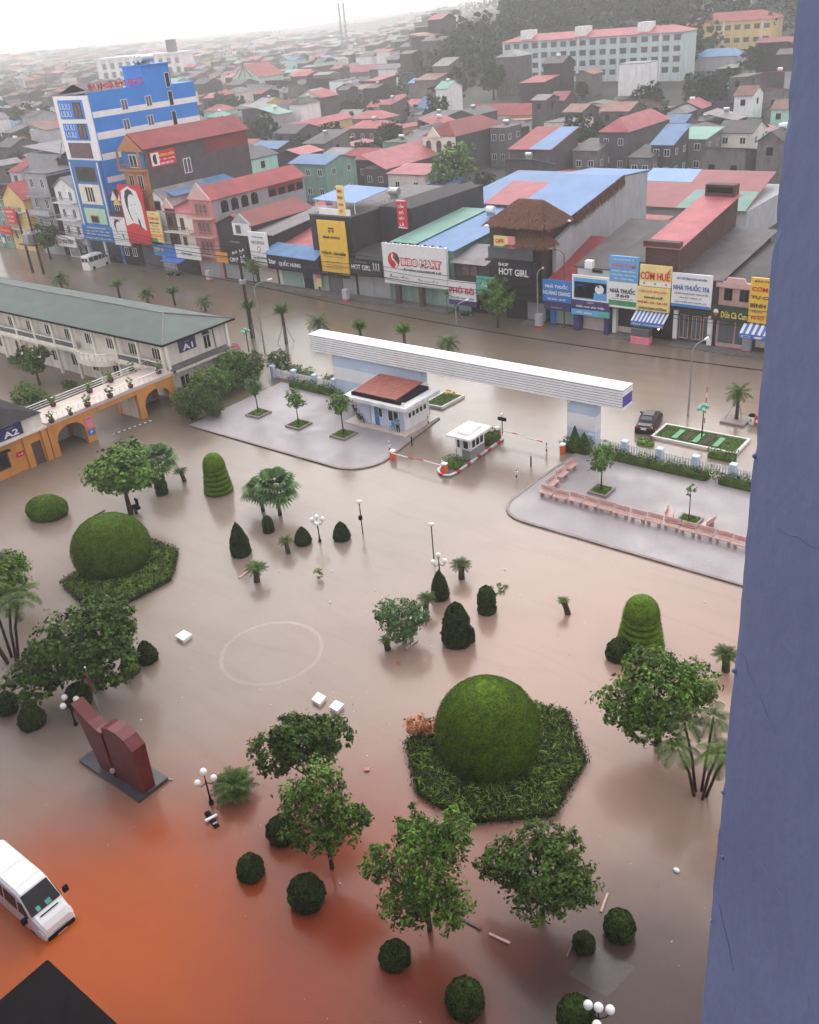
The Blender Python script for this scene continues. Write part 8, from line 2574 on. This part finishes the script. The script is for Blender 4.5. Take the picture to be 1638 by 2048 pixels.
# hillside blocks on the right
def rot_block(name, p0, p1, depth, z0, H, label, wall, roofm, nx_, nz_, pent=(), rise=2.0):
    a, c = Vector((p0[0], p0[1], 0)), Vector((p1[0], p1[1], 0))
    L = (c - a).length
    t_ = thing(name, (p0[0], p0[1], z0), label, 'building')
    t_.rotation_euler = (0, 0, math.atan2(c.y - a.y, c.x - a.x))
    O_ = (0, 0, 0)
    MB().box(0, L, 0, depth, -6, H).build('wall', wall, t_, O_)
    MB().add([(-.6, -.6, H), (L + .6, -.6, H), (L + .6, depth + .6, H), (-.6, depth + .6, H), (depth * .5, depth / 2, H + rise), (L - depth * .5, depth / 2, H + rise)], [(0, 1, 5, 4), (1, 2, 5), (2, 3, 4, 5), (3, 0, 4), (3, 2, 1, 0)]).build('roof', roofm, t_, O_)
    for u in pent:
        MB().box(L * u, L * u + 4.2, 1.0, 5.5, H, H + 3.4).build('stair_head', 'white_wall', t_, O_)
    off = Vector((p0[0], p0[1], z0))
    for i in range(nx_):
        for j in range(nz_):
            xm, zm = L * (i + .5) / nx_, H * (j + .5) / nz_
            ww, hh_ = min(2.2, L / nx_ * .58), min(1.6, H / nz_ * .52)
            w = MB().box(xm - ww / 2, xm + ww / 2, -.1, -.002, zm - hh_ / 2, zm + hh_ / 2).build('window', 'grey_glass', t_, O_)
            if (i + j) % 2 == 0:
                MB().box(xm - ww / 2 - .2, xm + ww / 2 + .2, -.7, -.102, zm + hh_ / 2, zm + hh_ / 2 + .12).build('hood', 'concrete', w, O_)
        if i % 4 == 0:
            MB().box(L * i / nx_ - .1, L * i / nx_ + .25, -.25, -.003, -6, H).build('pilaster', 'white_wall', t_, O_)
    return t_


mat('apartment_wall', (0.52, 0.60, 0.62), 0.75, 0.08, 0.3, dirt=0.3, streak=True)
rot_block('apartment_block', (-200.5, 310), (-133.5, 311), 11, 10.6, 12.4, 'long four-storey white and pale blue apartment block', 'apartment_wall', 'pink_roof', 18, 4, (.10, .42, .76))
RES.append((-208, -126, 298, 330))
rot_block('yellow_block', (-164, 385), (-131, 385), 12, 13.6, 8.8, 'yellow two-storey block with red hip roof on the hillside', 'yellow_wall', 'red_roof', 9, 2, (), 3)
rot_block('hilltop_block', (-192, 442), (-160, 442), 12, 24.5, 4.2, 'cream block with red roof showing above the trees', 'cream_wall', 'red_roof', 9, 1, (), 3)
t = mid((-143.4, -134.7, 286.6, 295.6), 9, 'tall blank white cube house below the apartment block', wall='white_wall', roof='flat', roofm='pale_roof', z0=7)
t = mid((-139.3, -123.3, 332.6, 341.6), 5, 'low house with blue pyramid roof on the slope', wall='light_grey_wall', roof='hip', roofm='blue_roof', rise=2.2, z0=9)
t = mid((-202.3, -190.8, 332.6, 340.6), 6, 'white porch house with red roof below the apartment block', wall='white_wall', roof='gable_x', roofm='red_roof', rise=2.4, z0=6, front=(4, 1, 1.4, 2))
t = mid((-132.3, -119.6, 373.6, 381.6), 5, 'red shed high on the slope near the pier', wall='red_roof', roof='gable_x', roofm='pink_roof', rise=1.5, z0=10)
fw = (-2046.46, 1493.69)
# pale public building far off in the haze
t = thing('public_building', (-560, 420, 0), 'large white columned building far left in the haze', 'building')
a_, c_ = (-1608.73, 1117.52), (-1523.87, 1177.2)
sc_ = .42
ax_, ay_, cx_, cy_ = a_[0] * sc_, a_[1] * sc_, c_[0] * sc_, c_[1] * sc_
t.location = (ax_, ay_, 0)
t.rotation_euler = (0, 0, math.atan2(cy_ - ay_, cx_ - ax_) - .0)
L = math.hypot(cx_ - ax_, cy_ - ay_)
L = 70
MB().box(0, L, 0, 26, 0, 21).build('wall', 'white_wall', t, (0, 0, 0))
MB().box(-1, L + 1, -1, 27, 21, 22.5).build('cornice', 'white_wall', t, (0, 0, 0))
MB().box(L * .8, L * .8 + 6, 4, 12, 22.5, 31).build('tower', 'purple_grey_wall', t, (0, 0, 0))
for k in range(11):
    MB().box(2 + k * (L - 6) / 10, 3.8 + k * (L - 6) / 10, -.8, -.01, 0, 20.9).build('column', 'white_paint', t, (0, 0, 0))
    if k < 10:
        for j in range(3):
            MB().box(4.6 + k * (L - 6) / 10, 7.4 + k * (L - 6) / 10, -.2, -.01, 2 + j * 6.4, 6 + j * 6.4).build('window', 'grey_glass', t, (0, 0, 0))
for k, (px__, lb) in enumerate((((-652.0, 728.97), 'left of two thin lattice masts on the skyline'), ((-657.75, 742.05), 'right of two thin lattice masts on the skyline'))):
    s_ = .9
    mx_, my_ = px__[0] * s_, px__[1] * s_
    mt_ = thing('radio_mast', (mx_, my_, 0), lb, 'mast')
    for q in range(3):
        MB().tube([(1.6 * math.cos(q * 2.1), 1.6 * math.sin(q * 2.1), 0), (.4 * math.cos(q * 2.1), .4 * math.sin(q * 2.1), 46)], .22, 5).build('leg', 'grey_metal', mt_, (0, 0, 0))
    mb = MB()
    for z in range(3, 50, 4):
        r0 = 1.6 - 1.2 * z / 52
        for q in range(3):
            mb.tube([(r0 * math.cos(q * 2.1), r0 * math.sin(q * 2.1), z), (r0 * math.cos(q * 2.1 + 2.1), r0 * math.sin(q * 2.1 + 2.1), z + 3)], .14, 4)
    mb.build('bracing', 'grey_metal', mt_, (0, 0, 0))

# ------------------------------------------------------------------ trees of the town
far_tree = [tree_proto([(0, 0, 4.6, 3.0, 2.8, 2.2), (1.8, .8, 3.8, 2.0, 2.0, 1.6), (-1.8, -.5, 3.9, 2.1, 2.0, 1.7), (.2, .9, 6.0, 1.8, 1.7, 1.4)], 2200, .55, 'leaf_far', .25, 2.0, per=14),
            tree_proto([(0, 0, 4.2, 2.4, 2.4, 2.6), (1.4, -.4, 3.2, 1.8, 1.7, 1.5), (-1.2, .6, 5.4, 1.5, 1.5, 1.5)], 1800, .55, 'leaf_far', .22, 1.8, per=14)]
light_far = tree_proto([(0, 0, 3.6, 2.2, 2.1, 1.8), (1.0, -.6, 2.8, 1.6, 1.5, 1.2), (-1.0, .2, 4.6, 1.4, 1.3, 1.1)], 1800, .42, 'leaf_light', .2, 1.6, per=14)


def town_tree(px, zb, s, k, label, proto=None):
    x_, y_ = px
    place_tree('town_tree', proto or far_tree[k], x_, y_, label, rz=rnd.uniform(0, 6), s=s * 1.35, z=zb)


def grove(pix, base, label):
    for i, (q, s) in enumerate(pix):
        town_tree(q, base(q) if callable(base) else base, s, i % 2, label % ordn[i] if '%s' in label else label)


grove([((-398.3, 224.99), 1.3), ((-384.07, 225.89), 1.6), ((-392.36, 239.63), 1.4)], 0, 'dark tree left of the blue clinic, %s from the left edge')
grove([((-320.7, 277.9), 1.2), ((-318.65, 285.43), 1.1)], 0, 'dark tree behind the clinic, %s from the left')
grove([((-233.59, 219.56), 1.1), ((-243.13, 234.8), 1.0)], 0, 'dark round tree by the bright blue sheet roof, %s from the left')
town_tree((-118.6, 163.36), 0, 1.5, 0, 'pale green tree beside the yellow villa', light_far)
grove([((-154.32, 319.76), 1.6), ((-152.33, 333.5), 2.2), ((-143.42, 332.41), 2.1), ((-177.37, 404.8), 1.9), ((-161.05, 410.21), 2.1)], terrain(-130, 270) + 1, 'dark bushy tree before the apartment block, %s from the left')
grove([((-123.25, 263.96), 1.3), ((-111.91, 276.14), 1.5), ((-112.34, 292.22), 1.4)], 0, 'dark tree among the grey roofs on the right, %s from the left')
pt = thing('coconut_palm', (0, 0, 0), 'tall dark palm above the roofs right of the villa', 'palm')
x, y = (-137.86, 250.82)
put(pt, x, y, 0, 0, 1)
tb = MB().tube([(0, 0, 0), (.2, 0, 4), (.1, 0, 8)], [.25, .2, .18], 8)
link('trunk', mesh_from(tb.v, tb.f, 'bark'), pt)
q = []
for k in range(22):
    frond(q, (.1, 0, 8), 2 * math.pi * k * .618, 1.2 - 1.5 * k / 22, 4.2, 1.6, .9, 12)
link('fronds', quads_mesh(np.array(q), 'leaf_far'), pt)

# wooded hill: reads as one mass
blobs = []
wr = random.Random(3)
for _ in range(620):
    u = wr.random()
    px_, d_ = wr.uniform(-.74, -.22), 400 + 240 * wr.random()
    yy = d_ / math.sqrt(1 + px_ * px_)
    xx = px_ * yy
    if px_ < -.64 and d_ > 470:
        continue
    zz = terrain(xx, yy)
    s_ = wr.uniform(3.8, 7.5)
    blobs.append((xx, yy, zz + s_ * .8, s_, s_, s_ * 1.0))
for _ in range(70):
    px_, d_ = wr.uniform(-.90, -.70), 340 + 150 * wr.random()
    yy = d_ / math.sqrt(1 + px_ * px_)
    xx = px_ * yy
    s_ = wr.uniform(2.6, 5.2)
    blobs.append((xx, yy, terrain(xx, yy) + s_ * .8, s_, s_, s_))
wood = link('hill_wood', quads_mesh(crown_quads(blobs, 110000, 1.8, .2, 14, .7), 'leaf_far'))
tag(wood, 'dark wooded slope filling the upper right behind the town', 'wood', kind='stuff')
blobs = []
for _ in range(260):
    px_, d_ = wr.uniform(-1.9, -.75), wr.uniform(330, 1150)
    yy = d_ / math.sqrt(1 + px_ * px_)
    xx = px_ * yy
    s_ = wr.uniform(2.5, 5.5)
    blobs.append((xx, yy, s_ * .8, s_, s_, s_ * .8))
for _ in range(520):
    px_, d_ = wr.uniform(-2.1, -.5), 900 + 2000 * wr.random() ** 1.5
    yy = d_ / math.sqrt(1 + px_ * px_)
    xx = px_ * yy
    s_ = wr.uniform(5, 11)
    blobs.append((xx, yy, terrain(xx, yy) + s_ * .5, s_ * 1.6, s_ * 1.6, s_ * .8))
town_green = link('distant_trees', quads_mesh(crown_quads(blobs, 52000, 2.2, .2, 12, .7), 'leaf_far'))
tag(town_green, 'scattered dark tree crowns between the far roofs', 'trees', kind='stuff')

# ------------------------------------------------------------------ the sea of roofs
def in_view(x, y, z, mx=60):
    v = Vector((x, y, z - 36))
    w = v.dot(Vector(CF))
    if w < 5:
        return False
    ix = 819 + 1830.0 * v.dot(Vector(CX)) / w
    iy = 1024 - 1830.0 * v.dot(Vector(CY)) / w
    return -mx < ix < 1600 and -80 < iy < 700


tr = random.Random(21)
cells = []
y = 116.0
while y < 1500:
    st = 11.5 if y < 330 else (15 if y < 600 else 22 if y < 900 else 34)
    x = -2300.0
    while x < 0:
        cx_, cy_ = x + tr.uniform(-2, 2), y + tr.uniform(-2.5, 2.5)
        w_, d_ = tr.uniform(.42, .85) * st, tr.uniform(.55, .95) * st
        if in_view(cx_, cy_, 4) and tr.random() < (.9 if y < 330 else .8):
            x0, x1, y0, y1 = cx_ - w_ / 2, cx_ + w_ / 2, cy_ - d_ / 2, cy_ + d_ / 2
            q_ = cx_ / cy_
            woods = q_ > -.72 and math.hypot(cx_, cy_) > 345
            if not woods and not any(a < x1 and c > x0 and e < y1 and g_ > y0 for a, c, e, g_ in RES):
                cells.append((cx_, cy_, x0, x1, y0, y1))
        x += st * .92
    y += st
def region(x, y, z):
    """where a roof stands among the landmarks, in words"""
    v = Vector((x, y, z - 36))
    u = v.dot(Vector(CX)) / v.dot(Vector(CF))
    d = math.hypot(x, y)
    depth = 'first roofs' if d < 165 else 'near roofs' if d < 205 else 'middle roofs' if d < 255 else 'farther roofs' if d < 310 else 'hazy roofs'
    side = 'left of the clinic' if u < -.36 else 'past the clinic' if u < -.22 else 'above the dental sign' if u < -.08 else 'above the baby store' if u < .03 else 'by the villa' if u < .13 else 'right of the villa' if u < .24 else 'towards the pier'
    return depth + ' ' + side


gaps = [c for c in cells if tr.random() < .24]
cells = [c for c in cells if c not in gaps]
gaps.sort(key=lambda c: math.hypot(c[0], c[1]))
gaps = [c for c in gaps if not any(a < c[0] < b2 and e < c[1] < g_ for a, b2, e, g_ in LOW)]
for i, c in enumerate(gaps[:44]):
    place_tree('roof_tree', far_tree[i % 2], c[0], c[1], 'dark leafy tree in a gap of the %s' % region(c[0], c[1], 5), rz=i, s=tr.uniform(.8, 1.45), z=terrain(c[0], c[1]), group='trees in gaps between the roofs')
fq = [(c[0], c[1], terrain(c[0], c[1]) + 4.5, 3.4, 3.4, 3.0) for c in gaps[44:150]]
tag(link('roof_trees_far', quads_mesh(crown_quads(fq, 20000, .9, .22, 14, .7), 'leaf_far')), 'dark crowns of many trees among the hazy far roofs', 'trees', kind='stuff')
cells.sort(key=lambda c: math.hypot(c[0], c[1]))
ROOFS = [('pink_roof', 'pink'), ('red_roof', 'red'), ('grey_roof', 'dark grey'), ('pale_roof', 'pale grey'), ('blue_roof', 'blue'), ('brown_roof', 'brown'), ('green_roof', 'green'), ('concrete', 'concrete')]
RW = [.09, .11, .35, .15, .05, .12, .03, .10]
WALLS = ['purple_grey_wall', 'dark_concrete', 'concrete', 'light_grey_wall', 'cream_wall', 'white_wall', 'brown_wall', 'mint_wall', 'yellow_wall']
WW = [.24, .22, .2, .1, .07, .07, .05, .03, .02]
NEAR = 300
stuff = {}
WNAME = dict(purple_grey_wall='dusky', dark_concrete='blackish', concrete='grey', light_grey_wall='pale', cream_wall='cream', white_wall='white', brown_wall='brown', mint_wall='mint', yellow_wall='yellow')
KNAME = dict(flat='flat', gable_x='long-ridged', gable_y='front-gabled', hip='hipped', shed_back='lean-to', shed_front='back-sloping', shed_left='side-sloping')
for i, (cx_, cy_, x0, x1, y0, y1) in enumerate(cells):
    d_ = math.hypot(cx_, cy_)
    rm, rname = tr.choices(ROOFS, RW)[0]
    wm = tr.choices(WALLS, WW)[0]
    if d_ < 150:
        H_ = tr.uniform(3.2, 5.0)
    elif d_ < 320:
        H_ = tr.choice([3.4, 4.2, 5.0, 6.5, 7.2, 9.8])
        if H_ > 9:
            x0, x1 = cx_ - 2.3, cx_ + 2.3
    else:
        H_ = tr.choice([3.5, 4.5, 6.5, 7.5, 9.5, 11])
    if any(a < cx_ < c and e < cy_ < g_ for a, c, e, g_ in LOW):
        H_ = tr.uniform(2.2, 3.0)
    kind = 'flat' if rm == 'concrete' else tr.choice(['gable_x', 'gable_y', 'gable_x', 'hip', 'shed_back', 'shed_front', 'shed_left'])
    rise = tr.uniform(1.0, 2.3) if H_ > 3.1 else tr.uniform(.5, .9)
    z0 = terrain(cx_, cy_)
    if i < NEAR:
        reg = region(cx_, cy_, z0 + H_)
        t = thing('town_house', (cx_, cy_, z0), 'small %s-walled house with %s %s roof, %s' % (WNAME[wm], rname, KNAME[kind], reg), 'house', 'small houses ' + reg)
        t.rotation_euler = (0, 0, tr.gauss(0, .06))
        wall_part(t, kind, x0, x1, y0, y1, z0 - .8, z0 + H_, rise, wm)
        roof_part(t, kind, x0, x1, y0, y1, z0 + H_, rise, rm)
        if d_ < 300:
            nw = 2 if x1 - x0 > 5.5 else 1
            for a in range(nw):
                xm = x0 + (x1 - x0) * (a + .5) / nw
                MB().box(xm - .6, xm + .6, y0 - .08, y0 - .002, z0 + H_ - 2.3, z0 + H_ - .9).build('window', 'dark_glass', t)
            ym = (y0 + y1) / 2
            MB().box(x1 + .002, x1 + .08, ym - .6, ym + .6, z0 + H_ - 2.3, z0 + H_ - .9).build('window', 'dark_glass', t)
        if tr.random() < .22:
            tank(t, cx_, cy_, z0 + H_ + (rise * .7 if kind != 'flat' else .2), .42, 1.3, 'x', tr.choice(['steel', 'white_paint']))
    else:
        for key_, fn in ((wm, wall_part), (rm, roof_part)):
            pass
        bw = stuff.setdefault(wm, MB())
        bw.box(x0, x1, y0, y1, z0 - 1, z0 + H_)
        br = stuff.setdefault(rm, MB())
        if kind == 'flat':
            br.box(x0 - .2, x1 + .2, y0 - .2, y1 + .2, z0 + H_, z0 + H_ + .3)
        else:
            ym = (y0 + y1) / 2
            xm = (x0 + x1) / 2
            if kind == 'gable_y':
                br.add([(x0 - .4, y0 - .4, z0 + H_), (x1 + .4, y0 - .4, z0 + H_), (x1 + .4, y1 + .4, z0 + H_), (x0 - .4, y1 + .4, z0 + H_), (xm, y0 - .4, z0 + H_ + rise), (xm, y1 + .4, z0 + H_ + rise)], [(0, 4, 5, 3), (4, 1, 2, 5), (0, 1, 4), (2, 3, 5)])
            else:
                br.add([(x0 - .4, y0 - .4, z0 + H_), (x1 + .4, y0 - .4, z0 + H_), (x1 + .4, y1 + .4, z0 + H_), (x0 - .4, y1 + .4, z0 + H_), (x0 - .4, ym, z0 + H_ + rise), (x1 + .4, ym, z0 + H_ + rise)], [(0, 1, 5, 4), (4, 5, 2, 3), (1, 2, 5), (3, 0, 4)])
far = thing('distant_houses', (0, 300, 0), 'countless small roofs fading into the rain haze at the horizon', 'houses')
far['kind'] = 'stuff'
for k_, b_ in stuff.items():
    b_.build('roofs' if 'roof' in k_ else 'walls', k_, far)['kind'] = 'stuff'
print('town cells', len(cells))

# ------------------------------------------------------------------ rain haze: one closed box of even pale air
hz_m = bpy.data.materials.new('haze')
hz_m.use_nodes = True
hn = hz_m.node_tree.nodes
hn.remove(hn['Principled BSDF'])
pv_ = hn.new('ShaderNodeVolumePrincipled')
pv_.inputs['Color'].default_value = (0.985, 0.985, 0.99, 1)
pv_.inputs['Density'].default_value = 0.00047
pv_.inputs['Anisotropy'].default_value = 0.3
hz_m.node_tree.links.new(pv_.outputs['Volume'], hn['Material Output'].inputs['Volume'])
MATS['haze'] = hz_m
hz_o = MB().box(-4600, 1600, -80, 3600, -2.5, 78).build('haze', 'haze')
tag(hz_o, 'pale rain haze filling the air over the town', 'haze', kind='stuff')
